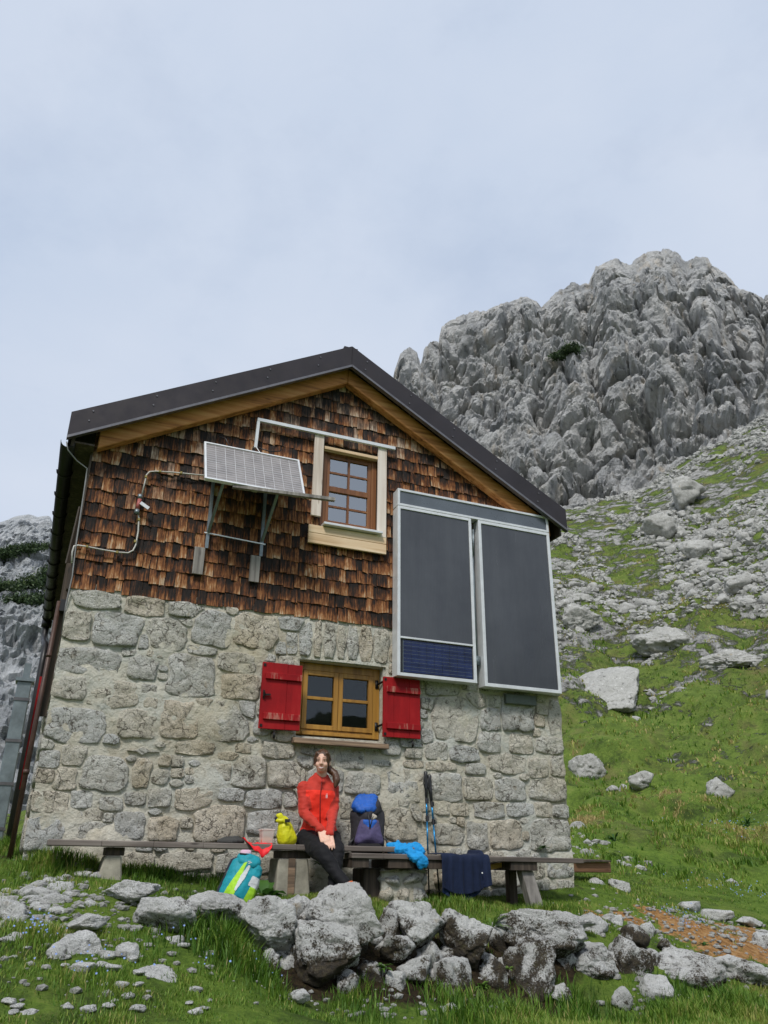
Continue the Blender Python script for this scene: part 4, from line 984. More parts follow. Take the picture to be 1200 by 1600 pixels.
# ---- lower window with shutters
lw = empty('lower_window', ((LW0+LW1)/2, YF, LZ0), parent=hut)
yw = YF+0.10; b = MB()
b.box(LW0+0.003, LW0+0.075, yw, yw+0.09, LZ0+0.03, LZ1-0.003); b.box(LW1-0.085, LW1-0.003, yw, yw+0.09, LZ0+0.03, LZ1-0.003)
b.box(LW0+0.075, LW1-0.085, yw+0.001, yw+0.09, LZ1-0.085, LZ1-0.003); b.box(LW0+0.075, LW1-0.085, yw+0.001, yw+0.09, LZ0+0.03, LZ0+0.085)
b.build('frame', M['yellowwood'], lw, False, 0.004)
cx0, cx1, cz0, cz1 = LW0+0.075, LW1-0.085, LZ0+0.085, LZ1-0.085; cm = (cx0+cx1)/2
for xa, xb in ((cx0+0.002, cm-0.002), (cm+0.002, cx1-0.002)):
    b = MB(); s = 0.05; zm = cz0+(cz1-cz0)*0.53
    b.box(xa, xa+s, yw-0.012, yw+0.05, cz0+0.002, cz1-0.002); b.box(xb-s, xb, yw-0.012, yw+0.05, cz0+0.002, cz1-0.002)
    b.box(xa+s, xb-s, yw-0.011, yw+0.05, cz1-s, cz1-0.002); b.box(xa+s, xb-s, yw-0.011, yw+0.05, cz0+0.002, cz0+s); b.box(xa+s, xb-s, yw-0.006, yw+0.04, zm-0.016, zm+0.016)
    sash = b.build('sash', M['yellowwood'], lw, False, 0.003)
    for za, zb in ((cz0+s, zm-0.016), (zm+0.016, cz1-s)):
        p = MB(); p.box(xa+s, xb-s, yw+0.018, yw+0.022, za, zb); p.build('pane', M['glass_dark'], lw)
b = MB(); b.box(LW0+0.08, LW1-0.09, yw-0.03, yw-0.001, LZ0+0.028, LZ0+0.06); b.build('weather_bar', M['yellowwood'], lw, False, 0.003)
b = MB(); xa, za = fx(460, 1152, YF-0.12); xb, zb = fx(608, 1163, YF-0.12)
b.hexa([(xa, YF-0.125, za-0.052), (xb, YF-0.125, zb-0.052), (xb, YF+0.1, zb-0.035), (xa, YF+0.1, za-0.035), (xa, YF-0.125, za), (xb, YF-0.125, zb), (xb, YF+0.1, zb+0.03), (xa, YF+0.1, za+0.03)])
b.build('ledge', M['sillwood'], lw, False, 0.006)
def shutter(xa, xb, z0, z1, yw, cuts, latch, thick_left):
    sh_ = empty('shutter', ((xa+xb)/2, yw, z0), parent=hut)
    ed = [xa]+[xa+(xb-xa)*c for c in cuts]+[xb]
    for k in range(len(ed)-1):
        b = MB(); b.box(ed[k]+0.001, ed[k+1]-0.001, yw+0.0015*k, yw+0.03, z0+0.001*k, z1-0.0015*k); o = b.build('board', M['redpaint'], sh_, False, 0.0025)
        o.data.attributes.new('worn', 'FLOAT', 'POINT').data.foreach_set('value', [0.0]*len(o.data.vertices))
    for zc in (z0+(z1-z0)*0.79, z0+(z1-z0)*0.185):
        b = MB(); b.box(xa+0.035, xb-0.008, yw-0.024, yw-0.001, zc-0.032, zc+0.032); o = b.build('batten', M['redpaint'], sh_, False, 0.003)
        o.data.attributes.new('worn', 'FLOAT', 'POINT').data.foreach_set('value', [0.85]*len(o.data.vertices))
    b = MB()
    for zc in (z0+0.03, z1-0.03): b.box(xa+0.008, xa+0.034, yw-0.006, yw-0.001, zc-0.013, zc+0.013)
    b.build('corner_plate', M['iron'], sh_)
    if latch:
        b = MB(); zc = (z0+z1)/2+0.0; b.box(xa+0.02, xa+0.036, yw-0.012, yw-0.001, zc-0.04, zc+0.045); b.bar((xa+0.02, yw-0.018, zc-0.004), (xa+0.095, yw-0.018, zc+0.002), 0.012, 0.018); b.tube([(xa+0.028, yw-0.02, zc-0.02), (xa+0.028, yw-0.03, zc+0.02)], 0.012, 8); b.build('latch', M['iron'], sh_)
    b = MB(); xh = xa+(xb-xa)*(0.36 if latch else 0.75)
    b.tube([(xh, YF-0.02, z0-0.03), (xh, yw-0.02, z0-0.035), (xh, yw-0.03, z0-0.01)], 0.007, 6); b.tube([(xh, yw-0.025, z0-0.03), (xh+0.003, yw-0.03, z0-0.06), (xh, yw-0.025, z0-0.095)], [0.006, 0.014, 0.010], 8); b.build('holdback', M['iron'], sh_, True)
    return sh_
xa, z1 = fx(411, 1034, YF-0.09); xb, _ = fx(473, 1039, YF-0.09); _, z0 = fx(406, 1138, YF-0.09)
shutter(xa, xb, z0, z1, YF-0.10, (0.63,), True, True)
xa, z1 = fx(599, 1057, YF-0.07); xb, _ = fx(656, 1062, YF-0.07); _, z0 = fx(598, 1151, YF-0.07)
shutter(xa, xb, z0, z1, YF-0.08, (0.28, 0.70), False, False)
b = MB()
for zc in (LZ0+0.16, LZ1-0.17):
    b.box(LW1-0.055, LW1-0.02, yw-0.008, yw-0.001, zc-0.045, zc+0.045); b.tube([(LW1-0.03, yw-0.015, zc), (LW1+0.0, YF-0.05, zc+0.02), (LW1+0.07, YF-0.055, zc+0.035)], 0.012, 6)
b.build('hinge', M['iron'], lw, True)
# ------------------------------------------------------------------ things fixed to the facade
YC = 7.80
def framed(name, x0, x1, z0, z1, label, fw=0.042, inset=None):
    t = empty(name, ((x0+x1)/2, YC, z0), label, 'solar collector' if name == 'solar_collector' else 'collector header')
    b = MB(); d0, d1 = YC, YF-0.045
    for y0, y1, ww in ((d0, d0+0.05, fw), (d0+0.05, d1, 0.022)):
        e = 0 if y0 == d0 else 0.004
        b.box(x0+e, x0+ww, y0, y1, z0+e, z1-e); b.box(x1-ww, x1-e, y0, y1, z0+e, z1-e); b.box(x0+ww, x1-ww, y0+0.0005, y1, z0+e, z0+ww); b.box(x0+ww, x1-ww, y0+0.0005, y1, z1-ww, z1-e)
    b.build('frame', M['alu'], t, False, 0.003)
    zc = z0+fw
    if inset: zc = z0+inset
    b = MB(); b.box(x0+fw+0.001, x1-fw-0.001, d0+0.014, d0+0.018, zc, z1-fw-0.001); b.build('cover', M['header'] if name == 'collector_header' else M['collector'], t)
    b = MB(); b.box(x0+0.023, x1-0.023, d1-0.02, d1-0.002, z0+0.023, z1-0.023); b.build('back_plate', M['galv'], t)
    if inset:
        b = MB(); b.box(x0+fw+0.001, x1-fw-0.001, d0+0.001, d0+0.03, zc-0.022, zc-0.001); b.build('cross_bar', M['alu'], t, False, 0.002)
        pv = MB(); a0, a1, c0, c1 = x0+fw+0.012, x1-fw-0.012, z0+fw+0.012, zc-0.034
        pv.box(x0+fw+0.001, x1-fw-0.001, d0+0.022, d0+0.026, z0+fw+0.001, zc-0.023); pv = pv.build('solar_module', M['black'], t)
        m0 = 0.03; nx, nz = 9, 4; a0 += m0
        for i in range(nx):
            for j in range(nz):
                b = MB(); xa, xb = a0+(a1-a0)*i/nx, a0+(a1-a0)*(i+1)/nx; za, zb = c0+(c1-c0)*j/nz, c0+(c1-c0)*(j+1)/nz
                b.box(xa+0.002, xb-0.002, d0+0.0185, d0+0.0218, za+0.002, zb-0.002); b.build('cell', M['pvblue'], pv)
        b = MB()
        for j in range(nz):
            for f in (0.28, 0.72): zz = c0+(c1-c0)*(j+f)/nz; b.box(a0, a1, d0+0.0168, d0+0.0182, zz-0.0009, zz+0.0009)
        b.box(a0-0.006, a0-0.001, d0+0.017, d0+0.0182, c0, c1)
        b.build('bus_bar', M['galv'], pv)
    # wall brackets
    b = MB()
    for zz in (z0+0.2*(z1-z0), z0+0.8*(z1-z0)):
        b.box(x0+0.05, x0+0.09, d1-0.002, YF+0.02, zz-0.02, zz+0.02); b.box(x1-0.09, x1-0.05, d1-0.002, YF+0.02, zz-0.02, zz+0.02)
    b.build('bracket', M['galv'], t)
    return t
xa, zb0 = fx(621, 1055, YC); xb, _ = fx(746, 1067, YC); _, ztop = fx(621, 789, YC); _, zh = fx(621, 762, YC)
framed('solar_collector', xa, xb, zb0, ztop, 'dark solar collector with a blue solar module in its lower end', 0.036, 0.44)
xc, zr0 = fx(758, 1072, YC); xd, _ = fx(878, 1080, YC)
framed('solar_collector', xc, xd, zr0, ztop-0.0, 'plain dark solar collector at the right corner of the hut, no blue module', 0.040)
xe, _ = fx(853, 806, YC)
framed('collector_header', xa, xd, ztop+0.004, zh, 'long flat grey header panel lying across the tops of both solar collectors', 0.030)
b = MB(); zz = zb0+0.28; b.box(xb+0.004, xc-0.004, YC+0.07, YC+0.11, zz-0.05, zz+0.05); b.tube([((xb+xc)/2, YC+0.09, zz-0.05), ((xb+xc)/2, YC+0.09, ztop-0.25)], 0.018, 8); b.tube([((xb+xc)/2, YC+0.07, ztop-0.45), ((xb+xc)/2, YC+0.05, ztop-0.12)], 0.012, 8)
tag(b.build('connecting_pipe', M['galv'], None, True), 'grey pipe and coupling in the gap between the two solar collectors', 'pipe')
b = MB(); p = fx(785, 1092, YF); q = fx(832, 1092, YF); b.box(p[0], q[0], YF-0.085, YF-0.03, p[1]-0.06, p[1]+0.05)
tag(b.build('junction_box', m_plain('grey_green_box', (0.10, 0.12, 0.11), 0.7), None, False, 0.006), 'flat grey box on the stone wall under the right solar collector', 'box')

# tilted solar panel on its brackets
sp = empty('photovoltaic_array', (1.66, 7.63, 3.3), 'tilted solar panel with white grid lines on brackets left of the upper window', 'solar panel')
TLp, BLp = Vector((1.12, 7.80, 4.195)), Vector((1.12, 7.47, 3.60)); WX = 1.085
dn = (BLp-TLp); Hh = dn.length; dn.normalize(); px_ = Vector((1, 0, 0)); nrm = px_.cross(dn).normalized()
if nrm.y > 0: nrm = -nrm
PTn = lambda u, v, o=0.0: TLp + px_*u + dn*v + nrm*o
def slab(u0, u1, v0, v1, o0, o1):
    return [PTn(u0, v1, o0), PTn(u1, v1, o0), PTn(u1, v1, o1), PTn(u0, v1, o1), PTn(u0, v0, o0), PTn(u1, v0, o0), PTn(u1, v0, o1), PTn(u0, v0, o1)]
b = MB(); f = 0.022
for s_ in ((0, f, 0, Hh), (WX-f, WX, 0, Hh), (f, WX-f, 0, f), (f, WX-f, Hh-f, Hh)): b.hexa(slab(*s_, -0.035, 0.002))
b.build('frame', M['alu'], sp)
b = MB(); b.hexa(slab(f, WX-f, f, Hh-f, -0.03, -0.012)); back = b.build('backing', M['flash'], sp)
nx, nz = 10, 4
for i in range(nx):
    for j in range(nz):
        u0, u1 = f+(WX-2*f)*i/nx, f+(WX-2*f)*(i+1)/nx; v0, v1 = f+(Hh-2*f)*j/nz, f+(Hh-2*f)*(j+1)/nz
        g2 = 0.007 if j == 1 else 0.001; g1 = 0.007 if j == 2 else 0.001
        b = MB(); b.hexa(slab(u0+0.0025, u1-0.0025, v0+g1*.6, v1-g2*.6, -0.0115, -0.006)); b.build('cell', M['pvgrey'], sp)
b = MB(); b.hexa(slab(f+0.001, WX-f-0.001, f+0.001, Hh-f-0.001, -0.0118, -0.009)); b.build('grid', m_plain('white_solar_grid', (0.62, 0.63, 0.65), 0.35), sp)
for u, pxv in ((0.20, 338), (0.79, 428)):
    b = MB(); P0 = PTn(u, Hh-0.02, -0.04); xw = P0.x-0.03
    b.bar((xw, 7.955, 3.02), (xw, 7.955, 4.25), 0.034, 0.03, (0, 1, 0)); b.bar((xw, 7.93, 3.20), P0, 0.028, 0.024); b.bar((xw, 7.93, 4.2), PTn(u, 0.03, -0.05), 0.03, 0.03)
    b.build('bracket', M['galv'], sp)
b = MB(); b.bar((1.25, 7.94, 3.19), (1.92, 7.94, 3.16), 0.012, 0.012); b.build('tie_rod', M['alu'], sp)
b = MB(); e = at(523, 781, 7.42); b.bar(PTn(0.3, Hh-0.0, -0.045), Vector(e), 0.05, 0.035); b.build('carrier_rail', M['greywood'], sp)
b = MB(); b.hexa(slab(0.50, 0.56, Hh-0.02, Hh+0.035, -0.045, -0.012)); b.build('junction_box', M['concrete'], sp)
b = MB(); b.tube([(1.30, 7.93, 4.36), (1.36, 7.87, 4.32), (1.42, 7.82, 4.17)], 0.006, 6); b.build('cable', M['black'], sp, True); b = MB()
b.tube([(1.73, 7.93, 4.33), (1.78, 7.85, 4.27), (1.86, 7.82, 4.24), (1.98, 7.84, 4.28), (2.02, 7.93, 4.36)], 0.007, 6); b.build('cable', M['black'], sp, True)
# weathered backing battens below the brackets
for xw in (1.22, 1.82):
    b = MB(); b.box(xw-0.05, xw+0.06, YF-0.056, YF-0.036, 2.72, 3.02); tag(b.build('backing_board', M['greywood'], None, False, 0.003), 'grey board on the shingles under the %s bracket of the tilted solar panel' % ('left' if xw < 1.5 else 'right'), 'board')
# aluminium trunking over the window
b = MB(); pA = fx(402, 656, YF-0.08); pB = fx(617, 701, YF-0.08)
b.bar((pA[0], YF-0.085, pA[1]), (pB[0], YF-0.085, pA[1]+0.0), 0.035, 0.042); b.bar((pA[0]+0.015, YF-0.085, pA[1]-0.02), (pA[0]+0.005, YF-0.085, 4.30), 0.035, 0.03, (0, 1, 0))
b.tube([(pA[0]+0.01, YF-0.085, 4.32), (pA[0]+0.05, YF-0.14, 4.22), (pA[0]+0.18, YF-0.16, 4.16)], 0.006, 6)
tag(b.build('cable_trunking', M['alu'], None, False, 0.002), 'pale metal cable trunking running across above the upper window', 'cable trunking')
# thin white water line with clips and a valve
wl = empty('water_pipe', (0.6, 7.95, 2.9), 'thin pale pipe with brass clips and a red valve on the shingles', 'pipe')
pts = [(338, 747), (322, 743), (300, 741), (270, 738), (245, 736.5), (234, 737), (229, 742), (226, 755), (222, 772)]
P3 = [(*(lambda q: (q[0], YF-0.055, q[1]))(fx(a, b_, YF-0.055)),) for a, b_ in pts]
b = MB(); b.tube(P3, 0.0085, 8)
P4 = [(*(lambda q: (q[0], YF-0.055, q[1]))(fx(a, b_, YF-0.055)),) for a, b_ in [(216, 802), (217, 812), (216, 830), (212, 852), (208, 860), (200, 864), (185, 863), (160, 859), (135, 854), (122, 852), (116, 853), (113, 862), (112, 880)]]
b.tube(P4, 0.0085, 8); m_pipe = m_plain('pale_pipe', (0.55, 0.53, 0.49), 0.4); b.build('tube', m_pipe, wl, True)
b = MB(); v0 = fx(219, 776, YF-0.06); v1 = fx(214, 799, YF-0.06)
b.tube([(v0[0], YF-0.06, v0[1]+0.02), (v0[0], YF-0.06, v0[1]-0.03)], [0.028, 0.022], 10); b.tube([(v1[0], YF-0.06, v1[1]+0.02), (v1[0], YF-0.06, v1[1]-0.03)], [0.024, 0.03], 10); b.build('fitting', M['galv'], wl, True)
b = MB(); b.tube([(v0[0], YF-0.06, v0[1]-0.03), (v1[0], YF-0.06, v1[1]+0.02)], 0.022, 10); b.build('valve_body', m_plain('faded_red_plastic', (0.38, 0.10, 0.09), 0.5), wl, True)
b = MB(); b.bar((v0[0]+0.01, YF-0.09, v0[1]-0.08), (v0[0]+0.10, YF-0.09, v0[1]-0.13), 0.012, 0.035); b.build('lever', M['alu'], wl)
for a, b_ in [(250, 736.5), (283, 739), (327, 745), (228, 745), (217, 812), (211, 846), (183, 863), (136, 854)]:
    q = fx(a, b_, YF-0.055); b = MB(); b.box(q[0]-0.012, q[0]+0.012, YF-0.07, YF-0.03, q[1]-0.014, q[1]+0.014); b.build('clip', m_plain('brass', (0.34, 0.27, 0.09), 0.4, 0.5) if 'brass' not in bpy.data.materials else bpy.data.materials['brass'], wl, False, 0.003)
# loose cable hanging from the verge down the left corner
q = [(104, 690, 7.80), (106, 703, 7.82), (120, 720, 7.87), (136, 732, 7.92), (134, 750, 7.93), (128, 790, 7.93), (119, 850, 7.94), (113, 900, 7.95), (103, 945, 7.97), (97, 985, 8.0)]
b = MB(); b.tube([tuple(at(*p)) for p in q], 0.007, 6); tag(b.build('cable', m_plain('grey_cable', (0.25, 0.25, 0.25), 0.5), None, True), 'grey cable drooping from the gutter down the left corner of the gable', 'cable')
# rust brown pole and conduit at the left corner, steel duct behind it
b = MB(); pz = gz(-0.09, 8.03)-0.1
b.tube([(-0.07, 8.03, pz), (-0.06, 8.03, 1.1), (-0.045, 8.03, 2.28)], 0.023, 10); b.disc((-0.052, 8.03, 1.75), (0, 0, 1), 0.028, 0.03, 10); b.disc((-0.062, 8.03, 0.7), (0, 0, 1), 0.028, 0.04, 10)
tag(b.build('drain_pipe', M['brownpipe'], None, True), 'rust brown pipe standing against the left corner of the stone wall', 'pipe')
b = MB(); b.box(-0.045, 0.02, 8.09, 8.13, 1.2, 2.7); b.bar((-0.03, 8.11, 2.7), (0.0, 8.05, 3.3), 0.05, 0.03); tag(b.build('corner_batten', M['oldboard'], None), 'rotten dark batten along the left corner just under the shingles', 'batten')
b = MB(); b.box(-0.035, 0.025, 8.0, 8.16, 2.18, 2.30); tag(b.build('cable_box', M['black'], None, False, 0.005), 'small black box on the left corner below the gutter', 'box')
dt = empty('steel_duct', (-0.27, 10.6, -0.6), 'grey steel duct with bands standing upright beside the left wall', 'duct'); b = MB()
b.box(-0.36, -0.20, 10.5, 10.7, -0.7, 1.95); b.build('shaft', M['galv'], dt, False, 0.01)
for k in range(5): b = MB(); b.box(-0.367, -0.193, 10.49, 10.71, -0.2+k*0.48, -0.165+k*0.48); b.build('band', M['flash'], dt)
b = MB(); b.box(-0.385, -0.175, 10.47, 10.73, 1.95, 1.99); b.box(-0.32, -0.24, 10.55, 10.65, 1.99, 2.18); b.build('cap', M['galv'], dt)
b = MB(); b.box(-0.13, -0.07, 10.9, 10.93, 0.75, 2.1); tag(b.build('red_board', M['redpaint'], None), 'narrow red board edge showing behind the brown corner pipe', 'board')
bb = gz(-0.42, 8.6); b = MB(); b.tube([(-0.50, 8.7, bb-0.05), (-0.50, 8.7, bb+0.16), (-0.50, 8.7, bb+0.33), (-0.50, 8.7, bb+0.36)], [0.20, 0.23, 0.22, 0.19], 16); tag(b.build('water_barrel', M['gutter'], None, True), 'dark barrel rim at the extreme left beside the hut corner', 'barrel')

# ------------------------------------------------------------------ benches
def plank(name, x0, x1, y0, y1, zt, th, parent, mat, sag=0.0):
    b = MB(); n = 8
    for k in range(n):
        a, c = x0+(x1-x0)*k/n, x0+(x1-x0)*(k+1)/n; za, zc = zt[0]+(zt[1]-zt[0])*k/n, zt[0]+(zt[1]-zt[0])*(k+1)/n
        b.hexa([(a, y0, za-th), (c, y0, zc-th), (c, y1, zc-th), (a, y1, za-th), (a, y0, za), (c, y0, zc), (c, y1, zc), (a, y1, za)])
    o = b.build(name, mat, parent); return bevel(o, 0.006)
YB1 = 7.45
p0, p1 = at(75, 1311, YB1), at(662, 1324, YB1)
bl = empty('bench', (1.9, 7.6, -0.3), 'long plank bench on concrete blocks, left of and under the seated woman', 'bench')
plank('seat', p0[0], p1[0], YB1, YB1+0.17, (p0[2], p1[2]), 0.048, bl, M['benchwood']); plank('seat', p0[0]+0.03, p1[0]-0.05, YB1+0.18, YB1+0.36, (p0[2]+0.002, p1[2]), 0.046, bl, M['benchwood'])
ZB1 = lambda x: p0[2]+(p1[2]-p0[2])*(x-p0[0])/(p1[0]-p0[0])
def blockleg(x0, x1, y0, y1, bl_, slant=0.0, mat='concrete'):
    zt = ZB1((x0+x1)/2)-0.05; zg = min(gz((x0+x1)/2, y0), gz((x0+x1)/2, y1))-0.06
    b = MB(); b.hexa([(x0-0.02, y0, zg), (x1+0.03, y0, zg), (x1+0.03, y1, zg), (x0-0.02, y1, zg), (x0+slant, y0+0.02, zt-0.065), (x1, y0+0.02, zt-0.065), (x1, y1, zt-0.065), (x0+slant, y1, zt-0.065)])
    b.build('leg', M[mat], bl_, False, 0.012)
    b = MB(); b.box(x0+0.03, x1+0.02, y0+0.03, y1, zt-0.064, zt-0.0005); b.build('bearer', M['oldboard'], bl_, False, 0.004)
a, c = at(157, 1350, 7.5), at(189, 1350, 7.5); blockleg(a[0], c[0], 7.50, 7.78, bl, 0.03)
a, c = at(434, 1370, 7.5), at(481, 1370, 7.5); blockleg(a[0], c[0], 7.48, 7.80, bl)
b = MB(); a = at(456, 1370, 7.47); b.box(a[0]-0.03, a[0]+0.03, 7.475, 7.50, gz(a[0], 7.5)-0.02, ZB1(a[0])-0.115); b.build('form_batten', M['sillwood'], bl)
YB2 = 7.40; p2, p3 = at(550, 1332.5, YB2), at(912, 1341.5, YB2)
br_ = empty('bench', (4.2, 7.6, -0.4), 'right hand plank bench with the navy shirt over it and a slanting grey post', 'bench')
plank('seat', p2[0], p3[0], YB2, YB2+0.20, (p2[2], p3[2]), 0.047, br_, M['benchwood']); plank('seat', p2[0]+0.1, p3[0]-0.18, YB2+0.21, YB2+0.42, (p2[2]+0.006, p3[2]+0.004), 0.047, br_, M['benchwood'])
ZB2 = lambda x: p2[2]+(p3[2]-p2[2])*(x-p2[0])/(p3[0]-p2[0])
for pxa, pxb in ((796, 837), (605, 645), (665, 690), (548, 575)):
    a, c = at(pxa, 1350, YB2+0.05), at(pxb, 1350, YB2+0.05); b = MB(); b.box(a[0], c[0], YB2+0.02, YB2+0.45, ZB2(a[0])-0.125, ZB2(a[0])-0.048); b.build('bearer', M['oldboard'], br_, False, 0.004)
a, c = at(813, 1352, YB2+0.08), at(831, 1352, YB2+0.08); zt = ZB2(a[0])-0.125; e0 = at(822, 1424, YB2+0.02); zg = gz(e0[0], e0[1])-0.08
b = MB(); b.hexa([(a[0]+0.09, YB2-0.01, zg), (c[0]+0.10, YB2-0.01, zg), (c[0]+0.10, YB2+0.10, zg), (a[0]+0.09, YB2+0.10, zg), (a[0], YB2+0.06, zt), (c[0], YB2+0.06, zt), (c[0], YB2+0.17, zt), (a[0], YB2+0.17, zt)]); b.build('leg', M['greywood'], br_, False, 0.006)
a = at(795, 1352, YB2+0.3); b = MB(); b.box(a[0], a[0]+0.09, YB2+0.30, YB2+0.39, gz(a[0], YB2+0.35)-0.05, ZB2(a[0])-0.126); b.build('leg', M['oldboard'], br_, False, 0.006)
a = at(600, 1352, YB2+0.3); b = MB(); b.box(a[0]-0.25, a[0]-0.02, YB2+0.2, YB2+0.5, gz(a[0], YB2+0.3)-0.05, ZB2(a[0])-0.126); b.build('leg', M['oldboard'], br_, False, 0.01)
# masonry pier under the right bench
a, c = at(597, 1385, YB2+0.12), at(668, 1385, YB2+0.12); zg = gz(a[0]+0.2, YB2+0.2)-0.1
pier = empty('stone_pier', ((a[0]+c[0])/2, YB2+0.3, zg), 'squat mortared stone pier holding up the right bench', 'pier')
b = MB(); b.box(a[0]+0.01, c[0]-0.01, YB2+0.14, YB2+0.52, zg, ZB2(a[0])-0.128); b.build('core', M['mortar'], pier, False, 0.02)
PIER = (a, c, zg, ZB2(a[0])-0.13)
# loose timber
a, c = at(757, 1357, YB2+0.2), at(800, 1347, YB2+0.25); b = MB(); b.bar(a, c, 0.06, 0.045)
tag(b.build('broken_lath', m_wood('raw_yellow_wood', (0.35, 0.18, 0.04), (0.62, 0.38, 0.10), (0.72, 0.5, 0.2), 'x'), None, False, 0.004), 'short raw yellow lath tucked under the right bench beside the navy shirt', 'lath')
a, c = at(893, 1354, 8.35), at(955, 1354, 8.35)
tm = empty('timber_beam', ((a[0]+c[0])/2, 8.4, a[2]-0.08), 'squared brown timber lying on stones beyond the right end of the bench', 'timber')
b = MB(); b.box(a[0], c[0], 8.35, 8.55, a[2]-0.062, a[2]+0.05); b.build('beam', M['brownplank'], tm, False, 0.008)
b = MB(); b.hexa([(a[0]+0.05, 8.30, a[2]+0.052), (c[0]-0.03, 8.30, a[2]+0.052), (c[0]-0.02, 8.6, a[2]+0.06), (a[0]+0.02, 8.6, a[2]+0.06), (a[0]+0.05, 8.30, a[2]+0.072), (c[0]-0.03, 8.30, a[2]+0.070), (c[0]-0.02, 8.6, a[2]+0.08), (a[0]+0.02, 8.6, a[2]+0.08)]); b.build('top_board', M['oldboard'], tm, False, 0.003)
# ------------------------------------------------------------------ rocks
RH = np.array([math.cos(YAW), -math.sin(YAW), 0.0]); DH = np.array([math.sin(YAW), math.cos(YAW), 0.0]); ZH = np.array([0, 0, 1.0])
def _ico(n):
    bm = bmesh.new(); bmesh.ops.create_icosphere(bm, subdivisions=n, radius=1.0); V = np.array([v.co[:] for v in bm.verts]); F = np.array([[v.index for v in f.verts] for f in bm.faces]); bm.free(); return V, F
ICO = {n: _ico(n) for n in (1, 2, 3, 4, 5)}
def rock_shape(seed, lvl, cuts=9, rough=1.0, flat=0.0):
    """unit boulder: a ball hewn by planes, then weathered"""
    r = np.random.RandomState(seed); V = ICO[lvl][0].copy()
    N = r.normal(size=(cuts, 3)); N /= np.linalg.norm(N, axis=1)[:, None]; D = r.uniform(0.46, 0.84, cuts)
    dots = V @ N.T; lim = np.where(dots > 1e-3, D/np.maximum(dots, 1e-3), 9)
    k = 42.0; rad = -np.log(np.exp(-k*np.minimum(lim, 3)).sum(1) + math.exp(-k*1.0))/k      # soft minimum keeps worn edges
    V = V*np.clip(rad, 0.25, 1.05)[:, None]
    off = r.uniform(-50, 50, 3)
    d = fbm(V*1.3+off, 3, seed)*0.07 + fbm(V*3.4+off, 4, seed+5)*0.065*rough - np.maximum(0, ridged(V*2.3+off, 3, seed+9)-0.45)*0.15*rough
    if lvl >= 4: d += fbm(V*11+off, 3, seed+3)*0.036*rough
    if lvl >= 5: d += fbm(V*26+off, 2, seed+4)*0.020*rough
    n = V/np.linalg.norm(V, axis=1)[:, None]; V = V + n*d[:, None]
    lo, hi = V.min(0), V.max(0); V = (V-(lo+hi)/2)/((hi-lo)/2)
    return V
def rock(px0, py0, px1, py1, Y, label, seed, moss=0.3, tilt=0.0, deep=0.85, lvl=4, cuts=9, rough=1.0, name='boulder', cat='rock', group=None, mossdir=None, sink=0.0):
    c = at((px0+px1)/2, (py0+py1)/2, Y); k = ppm(c); a, h = (px1-px0)/2/k, (py1-py0)/2/k
    V = rock_shape(seed, lvl, cuts, rough)
    ct, st = math.cos(tilt), math.sin(tilt); 
    X, Z = V[:, 0].copy(), V[:, 2].copy(); V[:, 0], V[:, 2] = X*ct-Z*st, X*st+Z*ct
    V[:, 0] /= abs(V[:, 0]).max(); V[:, 2] /= abs(V[:, 2]).max()
    dd = max(0.5*(a+h)*deep, 0.04)
    Pw = c[None] + V[:, :1]*a*RH + V[:, 1:2]*dd*DH + V[:, 2:3]*h*ZH
    Pw[:, 2] -= sink
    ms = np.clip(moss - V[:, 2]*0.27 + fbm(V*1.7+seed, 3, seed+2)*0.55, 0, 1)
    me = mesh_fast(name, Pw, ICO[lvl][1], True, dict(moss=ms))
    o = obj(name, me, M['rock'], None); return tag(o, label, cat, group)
def pack(): pass
GB = 'boulders of the dry stone bank in front of the hut'
